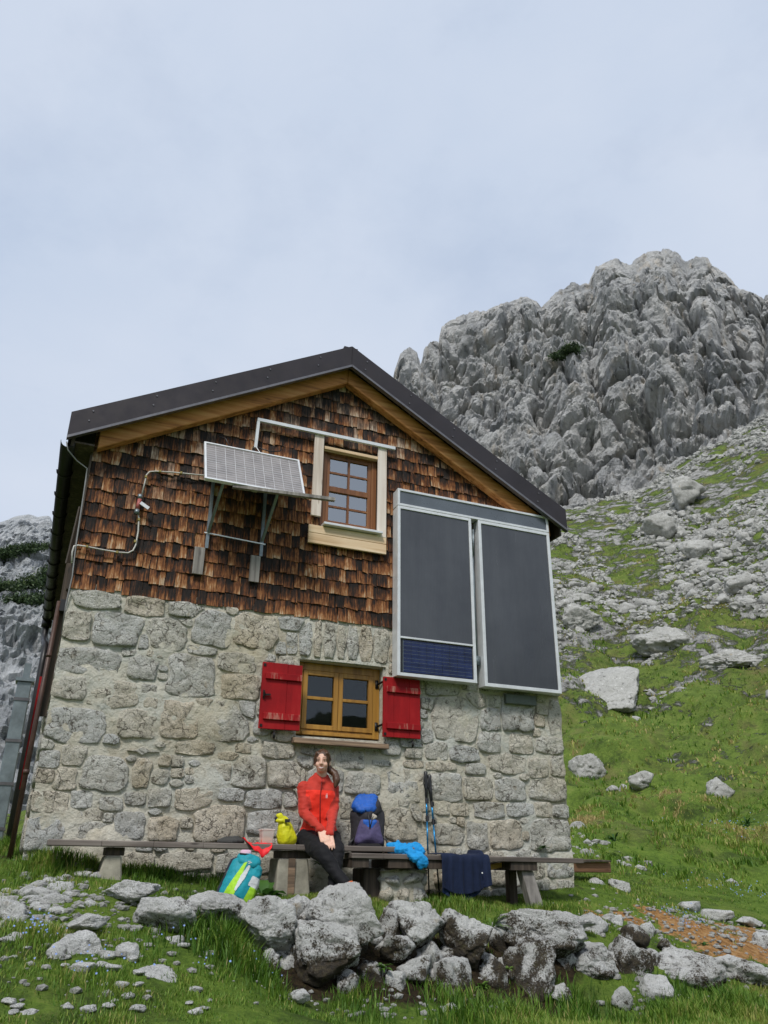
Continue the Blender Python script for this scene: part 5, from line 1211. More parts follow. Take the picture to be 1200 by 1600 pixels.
RK = [
 # the bank, from the left
 (212, 1402, 305, 1462, 6.60, 'pale boulder with a dark right end, left end of the boulder bank', 1, 0.35, 0.15, 0.9),
 (297, 1395, 382, 1443, 6.68, 'low pale boulder at the foot of the turquoise backpack', 2, 0.20, 0.0, 0.9),
 (372, 1405, 460, 1480, 6.58, 'rounded grey boulder just right of the turquoise backpack', 3, 0.30, 0.0, 0.9),
 (440, 1402, 488, 1458, 6.72, 'narrow tilted boulder wedged behind the rounded grey one', 4, 0.25, 0.4, 0.9),
 (474, 1382, 596, 1467, 6.55, 'largest pale flat-topped boulder directly in front of the seated woman', 5, 0.22, -0.08, 0.85),
 (438, 1442, 560, 1527, 6.42, 'big cracked boulder with brown moss, under the largest pale boulder', 6, 0.42, 0.1, 0.8),
 (590, 1422, 624, 1472, 6.62, 'small upright rock between the largest boulder and the round one beside it', 7, 0.42, 0.0, 0.9),
 (608, 1411, 692, 1472, 6.56, 'round pale boulder, first to the right of the largest one', 8, 0.32, 0.0, 0.9),
 (596, 1464, 648, 1504, 6.45, 'mossy rock under the round pale boulder', 9, 0.50, 0.0, 0.9),
 (652, 1472, 690, 1517, 6.46, 'slanting wedge of rock with a white face, below the round pale boulder', 10, 0.25, 0.6, 0.9),
 (622, 1496, 672, 1537, 6.38, 'pale rock low in the bank with a ragged top', 11, 0.32, 0.0, 0.9),
 (598, 1520, 638, 1568, 6.32, 'grey slab at the base of the bank left of the ragged rock', 12, 0.35, 0.5, 0.8),
 (688, 1424, 768, 1504, 6.52, 'tall blocky boulder with moss down its middle, left of the green fern', 13, 0.46, 0.1, 0.85),
 (680, 1500, 734, 1562, 6.36, 'dark spotted rock low in the bank under the tall blocky boulder', 14, 0.45, 0.0, 0.9),
 (774, 1424, 912, 1490, 6.55, 'long broad boulder with a bulging right end, below the slanting grey post', 15, 0.30, -0.18, 0.7),
 (828, 1424, 932, 1462, 6.85, 'flat grey slab lying behind the long broad boulder', 16, 0.20, -0.2, 0.8),
 (786, 1474, 862, 1574, 6.38, 'dark moss-covered upright boulder, the blackest of the bank', 17, 0.62, 0.0, 0.8),
 (884, 1476, 962, 1527, 6.45, 'rounded whitish boulder, first past the long broad one', 18, 0.22, 0.0, 0.9),
 (952, 1462, 1012, 1532, 6.48, 'jagged spotted rock right of the rounded whitish boulder', 19, 0.40, 0.3, 0.9),
 (1003, 1484, 1124, 1548, 6.42, 'long dark-fronted boulder with a white crest, toward the right end of the bank', 20, 0.45, -0.1, 0.8),
 (1102, 1496, 1215, 1552, 6.50, 'last long pale rock of the bank, cut by the right edge of the photo', 21, 0.28, -0.15, 0.8),
 (1002, 1526, 1056, 1572, 6.15, 'loose white rock lying in the grass before the long dark-fronted boulder', 22, 0.10, -0.25, 0.9),
 (848, 1538, 892, 1568, 6.20, 'small grey rock in the grass at the foot of the blackest boulder', 23, 0.35, 0.0, 0.9),
 (956, 1544, 990, 1580, 6.05, 'thin grey slab leaning in the grass right of centre', 24, 0.25, -0.7, 0.6),
 (524, 1518, 560, 1560, 6.30, 'small speckled rock under the right end of the big cracked boulder', 25, 0.45, 0.1, 0.9),
 (410, 1484, 436, 1520, 6.42, 'small upright rock left of the big cracked boulder', 26, 0.4, 0.1, 0.9),
 (256, 1462, 288, 1482, 6.40, 'little pale rock below the left end of the bank', 27, 0.12, 0.0, 0.9),
 (560, 1500, 606, 1550, 6.40, 'dark rock deep in the bank between cracked boulder and ragged rock', 28, 0.60, 0.2, 0.9),
 (734, 1496, 790, 1560, 6.42, 'brown mossy block behind the small green plant in the bank', 29, 0.66, 0.1, 0.9),
 (860, 1488, 900, 1540, 6.48, 'dark mossy rock right of the blackest boulder', 30, 0.60, -0.1, 0.9),
 (760, 1444, 790, 1500, 6.62, 'small mossy rock behind the green fern', 31, 0.55, 0.2, 0.9),
 # slope behind the bank on the right
 (884, 1428, 952, 1472, 6.95, 'grey outcrop with a cracked face behind the whitish boulder', 32, 0.25, -0.35, 0.9),
 (992, 1436, 1030, 1484, 7.10, 'tilted dark slab standing at the edge of the orange earth', 33, 0.35, -0.7, 0.7),
 (935, 1428, 975, 1456, 7.20, 'half buried grey rock left of the tilted dark slab', 34, 0.25, -0.3, 0.9),
 (950, 1372, 986, 1400, 8.20, 'grey rock with white streaks in the lawn near the timber beam', 35, 0.10, 0.2, 0.9),
 (918, 1372, 948, 1392, 8.30, 'small dark rock right under the timber beam', 36, 0.3, 0.0, 0.9),
 (1060, 1409, 1098, 1426, 8.30, 'small pale stone in the lawn, leftmost of three in a row', 37, 0.0, 0.0, 0.9),
 (1094, 1421, 1146, 1440, 8.00, 'flat pale stone in the lawn, middle one of three in a row', 38, 0.0, -0.15, 0.9),
 (1150, 1433, 1196, 1449, 7.75, 'flat pale stone in the lawn, rightmost of three in a row', 39, 0.0, -0.1, 0.9),
 (1172, 1455, 1222, 1494, 7.15, 'dark rounded rock beside the orange earth at the right edge', 40, 0.42, 0.0, 0.9),
 (1096, 1460, 1112, 1472, 7.15, 'fist-sized stone on the orange earth', 41, 0.0, 0.0, 0.9),
 (1030, 1500, 1050, 1512, 6.9, 'small pale stone behind the crest of the long dark-fronted boulder', 42, 0.0, 0.0, 0.9),
 # slope on the left
 (148, 1376, 248, 1415, 7.05, 'long low pale boulder before the left concrete leg of the bench', 43, 0.05, 0.0, 0.8),
 (-12, 1404, 42, 1452, 6.75, 'grey slab cut by the left edge of the photo', 44, 0.1, 0.1, 0.9),
 (84, 1446, 172, 1502, 6.12, 'broad flat white slab sunk in the grass', 45, 0.0, 0.05, 1.3),
 (104, 1424, 164, 1448, 6.45, 'small flat slab just above the broad white one', 46, 0.0, 0.05, 1.2),
 (174, 1466, 226, 1512, 6.10, 'upper piece of a pale rock rib running down through the grass', 47, 0.05, -0.7, 0.7),
 (204, 1502, 274, 1550, 5.88, 'lower piece of a pale rock rib running down through the grass', 48, 0.05, -0.5, 0.8),
 (98, 1498, 152, 1522, 5.88, 'pitted whitish rock just below the broad white slab', 49, 0.15, 0.1, 0.9),
 (18, 1570, 62, 1606, 5.30, 'pale stone at the bottom left corner', 50, 0.0, 0.2, 0.9),
 (-8, 1536, 22, 1552, 5.65, 'small pale stone at the left edge', 51, 0.0, 0.0, 0.9),
 (14, 1520, 38, 1532, 5.80, 'little flat stone near the left edge', 52, 0.0, 0.0, 0.9),
 (234, 1546, 264, 1562, 5.70, 'small flat stone below the rock rib', 53, 0.0, 0.0, 0.9),
 (8, 1454, 40, 1470, 6.35, 'small grey stone on the left rise above the blue flowers', 54, 0.0, 0.0, 0.9),
 (34, 1488, 56, 1510, 6.10, 'upright pale stone beside the left blue flowers', 55, 0.0, 0.0, 0.9),
 (60, 1488, 84, 1508, 6.10, 'small pale stone left of the broad white slab', 56, 0.0, 0.2, 0.9),
 (388, 1586, 416, 1604, 5.70, 'pale stone at the bottom edge left of centre', 57, 0.0, 0.0, 0.9),
 (452, 1546, 486, 1566, 5.98, 'flat pale stone in the grass below the big cracked boulder', 58, 0.0, -0.2, 0.9),
 (690, 1568, 716, 1586, 5.95, 'small stone in the grass below the dark spotted rock', 59, 0.1, 0.0, 0.9),
]
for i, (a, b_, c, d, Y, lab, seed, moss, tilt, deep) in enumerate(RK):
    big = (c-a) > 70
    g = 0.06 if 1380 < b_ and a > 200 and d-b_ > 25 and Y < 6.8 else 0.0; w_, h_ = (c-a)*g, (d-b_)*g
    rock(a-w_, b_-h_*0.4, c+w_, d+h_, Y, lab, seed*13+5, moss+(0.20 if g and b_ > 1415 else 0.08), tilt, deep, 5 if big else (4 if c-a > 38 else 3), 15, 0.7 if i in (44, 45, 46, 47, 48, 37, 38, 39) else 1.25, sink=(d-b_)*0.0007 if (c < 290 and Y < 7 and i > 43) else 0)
# flat pale stones lying about the lower left turf
fl = random.Random(33)
for k in range(34):
    px, py = fl.uniform(0, 330), fl.uniform(1470, 1598); s = fl.uniform(5, 15); Y = 6.3-(py-1470)/128*1.05
    c = at(px, py, Y); o = rock(px-s, py-s*0.45, px+s, py+s*0.45, Y, 'flat pale stone sunk in the turf at the lower left', 700+k, 0.0, fl.uniform(-.3, .3), 1.0, 3, 9, 0.7, 'flat_stone', 'stone', 'flat stones in the lower left turf')
    o.location.z = gz(c[0], c[1])-0.25*s/ppm(c)
# rubble on the rise at the left: stones one can still tell apart
rr = random.Random(21)
for k in range(70):
    px, py = rr.uniform(-10, 185), rr.uniform(1364, 1440)
    if px > 100 and py > 1420: continue
    s = rr.uniform(6, 19)*(1.25 if rr.random() < .2 else .85); Y = 7.55-(py-1366)/74*0.95
    c = at(px, py, Y); zg = gz(c[0], c[1]); 
    o = rock(px-s, py-s*0.45, px+s, py+s*0.55, Y, 'pale limestone piece in the rubble on the rise below the left end of the bench', 300+k, 0.08, rr.uniform(-.4, .4), 1.0, 3, 8, 1.0, 'rubble_stone', 'rock', 'rubble on the left rise')
    o.location.z = zg - 0.62*s/ppm(c)*0.9
for k in range(95):                                        # packing stones in the bank
    px = rr.uniform(395, 1040); t = rr.random(); py = 1455+t*112; s = rr.uniform(9, 23); Y = 6.66-t*0.32
    rock(px-s, py-s*0.8, px+s, py+s*0.8, Y, 'small packing stone filling a gap between the bank boulders', 500+k, 0.66+rr.uniform(-.25, .25), rr.uniform(-.6, .6), 1.0, 3, 8, 1.0, 'packing_stone', 'rock', 'packing stones in the bank')
# hillside boulders and scree
def hill_pts(n, seed, rmin, rmax, az0, az1):
    r = np.random.RandomState(seed); out = []
    az = np.radians(r.uniform(az0, az1, n)); rad = np.sqrt(r.uniform(rmin**2, rmax**2, n)); return np.sin(az)*rad, np.cos(az)*rad, rad, r
hx, hy, hr, rs = hill_pts(4600, 5, 22, 106, 30, 53)
Pm = np.stack([hx*0.10, hy*0.10, 0*hx], -1); dens = fbm(Pm, 4, 61) + np.clip((hr-38)/60, -0.13, 0.30)
keep = dens > 0.15; hx, hy, hr = hx[keep], hy[keep], hr[keep]; hz = ground(hx, hy)
size = (0.10+0.36*rs.random_sample(len(hx))**3.0)*np.clip(hr/45, 0.55, 1.5)
order_h = np.argsort(-size/hr); shapes = [rock_shape(900+k, 2, 8, 1.1) for k in range(14)]; shp3 = [rock_shape(950+k, 3, 9, 1.2) for k in range(10)]
m3 = [mesh_fast('hillside_rock', s*1.0, ICO[3][1], True) for s in shp3]
for m_ in m3: m_.materials.append(M['scree'])
def place_rock(k, s, sq):
    o = bpy.data.objects.new('hillside_rock', m3[k % len(m3)]); COL.objects.link(o)
    o.location = (hx[k], hy[k], hz[k]-s*0.06); o.scale = (s, s*0.8, s*sq); o.rotation_euler = (rs.uniform(-.3, .3), rs.uniform(-.3, .3), rs.uniform(0, 6.28)); return o
for k in order_h[:170]:
    tag(place_rock(k, size[k]*1.15, rs.uniform(.5, .85)), 'grey limestone block lying on the grassy slope right of the hut', 'rock', 'rocks scattered on the hillside')
# outcrops one can point to
OUT = [(1040, 715, 1100, 780, 88, 'craggy grey outcrop standing out of the upper slope under the cliff'), (876, 962, 990, 1062, 50, 'big pale leaning slab on the slope just right of the collectors'), (1130, 890, 1185, 925, 66, 'pale ledge of rock on the middle slope'), (980, 945, 1095, 1000, 58, 'dark broken rib of rock crossing the middle slope'), (870, 900, 935, 950, 60, 'low grey outcrop beside the upper right of the collectors'),
       (880, 1095, 945, 1145, 40, 'grey ledge at the foot of the slope right of the stone wall'), (1060, 830, 1120, 870, 75, 'rounded outcrop halfway up the slope'), (975, 1165, 1020, 1200, 36, 'small dark outcrop low on the slope'), (1090, 1000, 1200, 1040, 54, 'line of pale rock at the right edge of the slope'), (1100, 1205, 1150, 1245, 34, 'dark hollowed rock low on the slope at the right'), (1000, 800, 1060, 845, 82, 'jumbled grey crag below the cliff foot'), (885, 1235, 912, 1265, 26, 'small grey stone in the turf beside the hut corner')]
for i, (a, b_, c, d, r_, lab) in enumerate(OUT):
    if i == 1:                                     # a long slab leaning up the slope
        q = atr(935, 1030, 50); q = np.array([q[0], q[1], gz(q[0], q[1])]); V = rock_shape(77, 5, 8, 0.8)*np.array([2.9, 2.6, 0.8])
        e1 = RH*math.cos(0.42)+ZH*math.sin(0.42); e2 = DH*0.80+ZH*0.60; e2 = e2-e1*(e2@e1); e2 /= np.linalg.norm(e2); e3 = np.cross(e1, e2)
        Pw = q + V[:, :1]*e1 + V[:, 1:2]*e2 + V[:, 2:]*e3
        o = obj('outcrop', mesh_fast('outcrop', Pw, ICO[5][1], True, dict(moss=np.zeros(len(V)))), M['scree'], None); tag(o, lab, 'outcrop'); o.location.z -= 0.25; continue
    q = atr((a+c)/2, (b_+d)/2, r_); zg = gz(q[0], q[1])
    o = rock(a, b_, c, d, q[1], lab, 1200+i, 0.05, (-0.45 if i in (1, 3) else 0.1), 0.7, 5 if c-a > 60 else 4, 7 if i == 1 else 12, 0.6 if i == 1 else 2.0, 'outcrop', 'outcrop'); o.location.z = zg-0.25*(d-b_)/ppm(q)
    o.data.materials.clear(); o.data.materials.append(M['scree'])
sv, sf, nb = [], [], 0
hx2, hy2, hr2, rs2 = hill_pts(52000, 9, 16, 112, 29, 54)
P2 = np.stack([hx2*0.10, hy2*0.10, 0*hx2], -1); P3_ = np.stack([hx2*0.45, hy2*0.45, 0*hx2], -1)
dens = fbm(P2, 4, 61)*0.8 + fbm(P3_, 2, 62)*0.5 + np.clip((hr2-42)/55, -0.14, 0.34); keep = dens > 0.20
hx2, hy2, hr2 = hx2[keep], hy2[keep], hr2[keep]; hz2 = ground(hx2, hy2); I1 = [rock_shape(980+k, 1, 6, 1.0) for k in range(12)]
s2 = (0.035+0.30*rs2.random_sample(len(hx2))**4)*np.clip(hr2/50, 0.5, 1.6)
for k in range(len(hx2)):
    V = I1[k % 12]; a = rs2.uniform(0, 6.28); ca, sa = math.cos(a), math.sin(a)
    X, Yv, Z = V[:, 0]*s2[k], V[:, 1]*s2[k]*0.8, V[:, 2]*s2[k]*rs2.uniform(.45, .9)
    sv.append(np.stack([hx2[k]+X*ca-Yv*sa, hy2[k]+X*sa+Yv*ca, hz2[k]+Z-s2[k]*0.02], -1)); sf.append(ICO[1][1]+nb); nb += len(V)
o = obj('scree', mesh_fast('scree', np.concatenate(sv), np.concatenate(sf), False), M['scree'], None, (0, 0, 0)); tag(o, kind='stuff')

# ------------------------------------------------------------------ grass
GR = m_leaf('grass_blades', [(0.0, (0.040, 0.095, 0.012)), (0.30, (0.085, 0.185, 0.020)), (0.55, (0.17, 0.285, 0.034)), (0.78, (0.33, 0.36, 0.08)), (1.0, (0.46, 0.36, 0.16))], 0.35)
TALL = [(335, 1490, 6.42, 0.42, 0.30), (400, 1530, 6.25, 0.35, 0.22), (300, 1470, 6.55, 0.30, 0.24), (250, 1500, 6.2, 0.3, 0.15), (1130, 1580, 5.8, 0.6, 0.26), (1050, 1590, 5.7, 0.4, 0.20), (900, 1560, 6.0, 0.5, 0.20), (760, 1440, 6.75, 0.16, 0.14), (860, 1400, 7.3, 0.45, 0.16), (700, 1405, 7.3, 0.45, 0.16), (90, 1345, 7.8, 0.4, 0.20), (250, 1350, 7.7, 0.45, 0.16), (340, 1350, 7.75, 0.35, 0.18), (580, 1560, 6.1, 0.4, 0.16), (700, 1580, 6.0, 0.5, 0.2), (60, 1460, 6.3, 0.3, 0.14), (40, 1300, 8.6, 0.5, 0.22), (800, 1580, 5.9, 0.4, 0.2), (150, 1540, 5.6, 0.4, 0.1)]
TP = [(at(a, b_, Y)[:2], rad, h) for a, b_, Y, rad, h in TALL]
slabs = [(at((a+c)/2, (b_+d)/2, Y)[:2], (c-a)/2/ppm(at((a+c)/2, (b_+d)/2, Y))) for a, b_, c, d, Y, *_ in RK]
def blades(n, seed, r0, r1, hmul, wid, segs2=True, az=(-8, 53)):
    r = np.random.RandomState(seed)
    a = np.radians(r.uniform(*az, n)); rad = np.sqrt(r.uniform(r0**2, r1**2, n)); x, y = np.sin(a)*rad, np.cos(a)*rad
    P = np.stack([x, y, 0*x], -1)
    dn = fbm(P*1.1, 3, 77); d2 = fbm(P*4.5, 2, 78)
    keep = r.random_sample(n) < np.clip(0.60+dn*1.0+d2*1.1, 0.05, 1)
    keep &= ~((x > W0-0.03) & (x < W1+0.03) & (y > 7.98) & (y < 15.1))
    for q, rd in slabs:
        keep &= (np.hypot(x-q[0], y-q[1]) > rd*0.62)
    dq = np.zeros(n)
    for u in [(1110, 1465, 7.0, 0.5), (1160, 1452, 7.4, 0.55), (1060, 1452, 7.2, 0.3), (1185, 1480, 6.9, 0.45), (985, 1447, 7.3, 0.22), (1025, 1440, 7.5, 0.2)]:
        c = at(*u[:3]); dq = np.maximum(dq, np.exp(-((x-c[0])**2+(y-c[1])**2)/u[3]**2))
    keep &= r.random_sample(n) > dq*1.25
    for u in [(470, 1500, 6.45, 0.33), (600, 1500, 6.45, 0.4), (700, 1500, 6.42, 0.4), (800, 1510, 6.4, 0.4), (850, 1500, 6.45, 0.2)]:
        c = at(*u[:3]); keep &= r.random_sample(n) > 0.85*np.exp(-((x-c[0])**2+(y-c[1])**2)/u[3]**2)
    c = at(90, 1400, 7.1); keep &= r.random_sample(n) > 0.8*np.exp(-((x-c[0])**2/0.5+(y-c[1])**2/0.25))
    x, y, rad, dn, d2 = x[keep], y[keep], rad[keep], dn[keep], d2[keep]; n = len(x); z = ground(x, y)
    h = np.full(n, 0.026) + 0.045*np.clip(dn+0.15, 0, 1) + 0.03*np.clip(d2, 0, 1)
    for q, rd, hh in TP: h = np.maximum(h, 0.75*hh*np.exp(-((x-q[0])**2+(y-q[1])**2)/rd**2))
    h = h*np.where(rad > 15, 0.6+2.2*np.clip(d2+0.1, 0, 0.7), 1.0)
    h = h*r.uniform(0.55, 1.25, n)*hmul; wv = wid*r.uniform(0.6, 1.3, n)*np.clip(h/0.09, 0.8, 1.5)
    th = r.uniform(0, 2*math.pi, n); dx, dy = np.cos(th), np.sin(th); ln = h*r.uniform(0.15, 0.85, n)
    B = np.stack([x, y, z-0.012], -1); side = np.stack([-dy, dx, 0*x], -1)*(wv/2)[:, None]
    mid = B + np.stack([dx*ln*0.35, dy*ln*0.35, h*0.62], -1); tip = B + np.stack([dx*ln, dy*ln, h], -1)
    tint = np.clip(0.40 + np.clip((rad-12)/15, 0, 1)*(0.16+0.5*fbm(P[keep]*0.42, 3, 80)) + dn*0.35 + r.normal(0, 0.13, n) + (r.random_sample(n) < 0.05)*0.45 + 0.22*d2 - 0.9*(h-0.09), 0, 1)
    return B, side, mid, tip, tint, n
def grass(name, sets):
    Vs, F4, F3, T, nb = [], [], [], [], 0
    for args in sets:
        B, s, m, t, tint, n = blades(*args)
        Vs.append(np.stack([B-s, B+s, m-s*0.75, m+s*0.75, t], 1).reshape(-1, 3)); k = np.arange(n)*5+nb
        F4.append(np.stack([k, k+1, k+3, k+2], -1)); F3.append(np.stack([k+2, k+3, k+4], -1)); T.append(np.repeat(tint, 5)); nb += n*5
    me = mesh_fast(name, np.concatenate(Vs), [np.concatenate(F4), np.concatenate(F3)], True, dict(tint=np.concatenate(T)))
    return tag(obj(name, me, GR, None, (0, 0, 0)), kind='stuff')
grass('grass', [(280000, 1, 4.9, 9.2, 1.0, 0.0075, True, (-20, 60)), (125000, 2, 9.2, 16, 1.0, 0.013, True, (-20, 60)), (85000, 3, 16, 34, 1.5, 0.024, True, (32, 53)), (65000, 4, 30, 85, 2.2, 0.055, True, (32, 53))])

# ------------------------------------------------------------------ leafy plants, dwarf pines, flowers
def leaf_fan(V, F, T, c, n, ln, wd, rg_, up=0.6, tint=0.4):
    for k in range(n):
        a = rg_.uniform(0, 6.28); e = rg_.uniform(0.25, 1.0)*up; L_ = ln*rg_.uniform(0.6, 1.15); w_ = wd*rg_.uniform(0.7, 1.2)
        d = np.array([math.cos(a)*math.cos(e), math.sin(a)*math.cos(e), math.sin(e)]); s = np.array([-math.sin(a), math.cos(a), 0])
        b = len(V)
        for f, wf, dz in ((0, 0.12, 0), (0.35, 0.9, 0.02), (0.7, 0.8, 0.0), (1.0, 0.05, -0.05)):
            q = c + d*L_*f; q = q + np.array([0, 0, dz*L_*3-(f**2)*L_*0.22]); V += [q-s*w_*wf/2, q+np.array([0, 0, -w_*0.18*wf]), q+s*w_*wf/2]; T += [min(1, max(0, tint+rg_.uniform(-.12, .12)))]*3
        for r_ in range(3):
            for j in range(2): F.append((b+r_*3+j, b+r_*3+j+1, b+(r_+1)*3+j+1, b+(r_+1)*3+j))
LEAF = m_leaf('broad_leaf', [(0, (0.02, 0.06, 0.012)), (0.5, (0.06, 0.15, 0.025)), (1, (0.16, 0.26, 0.05))], 0.3)
def plant(px, py, Y, n, ln, wd, label, seed, tint=0.45, up=0.9, name='leafy_plant'):
    c = at(px, py, Y); r_ = random.Random(seed); V, F, T = [], [], []; c = np.array(c)
    leaf_fan(V, F, T, c, n, ln, wd, r_, up, tint)
    me = poly_mesh(name, np.array(V), F, True); me.attributes.new('tint', 'FLOAT', 'POINT').data.foreach_set('value', T)
    tag(obj(name, me, LEAF, None, tuple(c)), label, 'plant')
plant(412, 1402, 7.35, 9, 0.24, 0.15, 'broad-leaved dock plant between the turquoise backpack and the middle bench leg', 1, 0.45, 1.1)
plant(425, 1412, 7.3, 14, 0.2, 0.03, 'narrow-leaved plant against the middle bench leg', 2, 0.5, 1.4)
plant(752, 1545, 6.28, 26, 0.10, 0.035, 'small light green plant growing low in the boulder bank', 3, 0.75, 1.0)
plant(768, 1452, 6.6, 24, 0.22, 0.028, 'light green fern tuft between two boulders of the bank', 4, 0.8, 1.3)
plant(598, 1515, 6.3, 18, 0.10, 0.03, 'tiny green plant in the bank left of the ragged rock', 5, 0.65, 1.0)
plant(849, 1326, 7.93, 16, 0.09, 0.03, 'dark green plant in a wall joint just above the right bench', 6, 0.2, 0.9)
plant(500, 1352, 7.85, 30, 0.15, 0.014, 'tuft of grass at the wall foot right of the middle bench leg', 7, 0.45, 1.3)
plant(1100, 1478, 6.75, 20, 0.08, 0.03, 'green herb on the edge of the orange earth', 8, 0.35, 0.9)
plant(1168, 1292, 16.0, 30, 0.4, 0.05, 'taller tuft in the lawn near the right edge', 9, 0.3, 1.2)
plant(960, 1315, 14.5, 26, 0.3, 0.05, 'dark tuft in the lawn right of the timber beam', 10, 0.25, 1.1)
plant(940, 1455, 7.0, 20, 0.10, 0.03, 'green clump on the slope behind the whitish boulder', 11, 0.3, 0.9)
plant(985, 1458, 7.05, 20, 0.11, 0.03, 'green clump left of the tilted dark slab', 12, 0.35, 0.9)
plant(795, 1515, 6.28, 16, 0.07, 0.02, 'olive moss cushion on the blackest boulder', 13, 0.95, 0.9, 'moss_cushion')
# flowers
FL = m_plain('pale_blue_petal', (0.18, 0.27, 0.55), 0.6, 0, 0.2); 
def flowers(px, py, Y, n, sx, sy, label, seed, size=0.0075):
    r_ = np.random.RandomState(seed); c = at(px, py, Y); V, F = [], []
    for k in range(n):
        x, y = c[0]+r_.normal(0, sx), c[1]+r_.normal(0, sy); z = gz(x, y)+r_.uniform(0.07, 0.17); s = size*r_.uniform(0.7, 1.3); b = len(V); tx, ty = r_.uniform(-.5, .5, 2)
        V.append((x, y, z))
        for j in range(10):
            a = j*math.pi/5; rr2 = s*(1.0 if j % 2 == 0 else 0.55); V.append((x+math.cos(a)*rr2, y+math.sin(a)*rr2*0.6, z+math.sin(a)*rr2*0.8+math.cos(a)*rr2*tx*0.4))
        F += [(b, b+1+j, b+1+(j+1) % 10) for j in range(10)]
    tag(obj('flowers', poly_mesh('flowers', np.array(V), F, False), FL, None), kind='stuff')
flowers(50, 1472, 6.25, 34, 0.09, 0.06, 'patch of pale blue forget-me-nots on the left rise', 1)
flowers(142, 1556, 5.7, 22, 0.13, 0.08, 'pale blue forget-me-nots in the grass below the white slab', 2)
flowers(345, 1508, 6.1, 14, 0.25, 0.1, 'few pale blue flowers in the tall grass under the bank', 3)
flowers(1065, 1450, 7.2, 40, 0.12, 0.1, 'pale blue flowers beside the orange earth', 4)
flowers(1165, 1390, 10, 70, 0.45, 0.5, 'pale blue flowers spread in the lawn at the right', 5, 0.010)
flowers(1150, 1300, 17, 90, 1.2, 0.9, 'pale blue haze of flowers far up the lawn', 6, 0.016)
def pines(name, pts, surf, label, n, s, seed, mat):
    r_ = np.random.RandomState(seed); V, F, T = [], [], []
    for (c, rx, rz) in pts:
        for k in range(n):
            u = r_.normal(0, 0.45, 3); q = c + RH*u[0]*rx + DH*u[1]*rx*0.5 + ZH*abs(u[2])*rz; b = len(V); t_ = np.clip(0.35+u[2]*0.4+r_.normal(0, .2), 0, 1)
            for j in range(3):
                d = r_.normal(0, 1, 3); d /= np.linalg.norm(d); e = r_.normal(0, 1, 3); V += [q, q+d*s*r_.uniform(.6, 1.3), q+(d*0.5+e*0.35)*s]; T += [t_]*3; F.append((b+j*3, b+j*3+1, b+j*3+2))
    me = poly_mesh(name, np.array(V), F, False); me.attributes.new('tint', 'FLOAT', 'POINT').data.foreach_set('value', T)
    o = obj(name, me, mat, None); 
    return tag(o, label, 'shrubs')
PINE = m_leaf('dwarf_pine', [(0, (0.018, 0.035, 0.014)), (0.5, (0.045, 0.080, 0.026)), (1, (0.10, 0.14, 0.045))], 0.15)
def on_surf(Pg, pxs, px, py):
    """point of a mountain face lying on a sight line"""
    Q = Pg.reshape(-1, 3); v0, v1, v2 = Q @ RT, Q @ UP, Q @ FW
    e = (600+FPX*v0/v2-px)**2 + (800-FPX*v1/v2-py)**2; e = np.where(v2 > 1, e, 1e9); near = e < 30
    idx = np.where(near)[0]
    k = idx[np.argmin(v2[idx])] if len(idx) else int(np.argmin(e)); return Q[k]
pts = [(on_surf(PM, PMx, a, b_), 2.2, 1.5) for a, b_ in [(872, 560), (878, 556), (884, 552), (890, 548), (896, 545), (901, 541)]]
pines('dwarf_pine', pts, None, 'dark green dwarf pine patch high on the grey cliff', 260, 0.55, 1, PINE)
pts = [(on_surf(PL, PLx, a, b_), 3.2, 1.3) for a, b_ in [(x, 868-x*0.22) for x in range(-60, 80, 9)]]
pines('dwarf_pine', pts, None, 'upper dark band of dwarf pines on the far left mountain', 200, 0.6, 2, PINE)
pts = [(on_surf(PL, PLx, a, b_), 3.0, 1.4) for a, b_ in [(x, 922-x*0.10+(6 if x % 2 else -4)) for x in range(-50, 85, 8)]+[(x, 938) for x in range(30, 80, 9)]+[(70, 900), (78, 893)]]
pines('dwarf_pine', pts, None, 'lower dark band of dwarf pines on the far left mountain', 200, 0.55, 3, PINE)

# the bench pier: rough stones laid in mortar
pa, pc, pz0, pz1 = PIER; prg = random.Random(4); zz = pz0
while zz < pz1-0.03:
    hgt = prg.uniform(0.10, 0.19); x = pa[0]-0.01
    while x < pc[0]-0.05:
        wd = prg.uniform(0.12, 0.27); x2 = min(x+wd, pc[0]+0.01); h2 = min(hgt, pz1-zz)
        V = rock_shape(prg.randrange(9999), 3, 9, 1.2); Pw = np.array([(x+x2)/2, YB2+0.17, zz+h2/2]) + V*np.array([(x2-x)*0.53, 0.085, h2*0.54])
        me = mesh_fast('stone', Pw, ICO[3][1], True, dict(tone=[prg.random()]*len(V))); obj('stone', me, M['masonry'], pier); x = x2
    zz += hgt*0.96
# gravel on bare earth and among the rubble
gv, gf, nb = [], [], 0; r_ = np.random.RandomState(8)
for (px, py, Y, sx, sy, n) in [(1110, 1465, 7.0, .6, .35, 260), (1160, 1450, 7.4, .5, .4, 200), (1000, 1445, 7.3, .4, .25, 120), (80, 1400, 7.1, .55, .4, 420), (150, 1440, 6.6, .4, .35, 160), (1030, 1560, 6.1, .16, .12, 90), (700, 1580, 6.05, .5, .1, 60), (470, 1560, 6.15, .5, .12, 60), (60, 1500, 6.0, .5, .4, 90)]:
    c = at(px, py, Y); x, y = c[0]+r_.normal(0, sx, n), c[1]+r_.normal(0, sy, n); z = ground(x, y); s = 0.008+0.035*r_.random_sample(n)**3
    for k in range(n):
        V = I1[k % 12]*s[k]*np.array([1, .8, .6])+np.array([x[k], y[k], z[k]+s[k]*.2]); gv.append(V); gf.append(ICO[1][1]+nb); nb += len(V)
tag(obj('gravel', mesh_fast('gravel', np.concatenate(gv), np.concatenate(gf), False), M['scree'], None, (0, 0, 0)), kind='stuff')
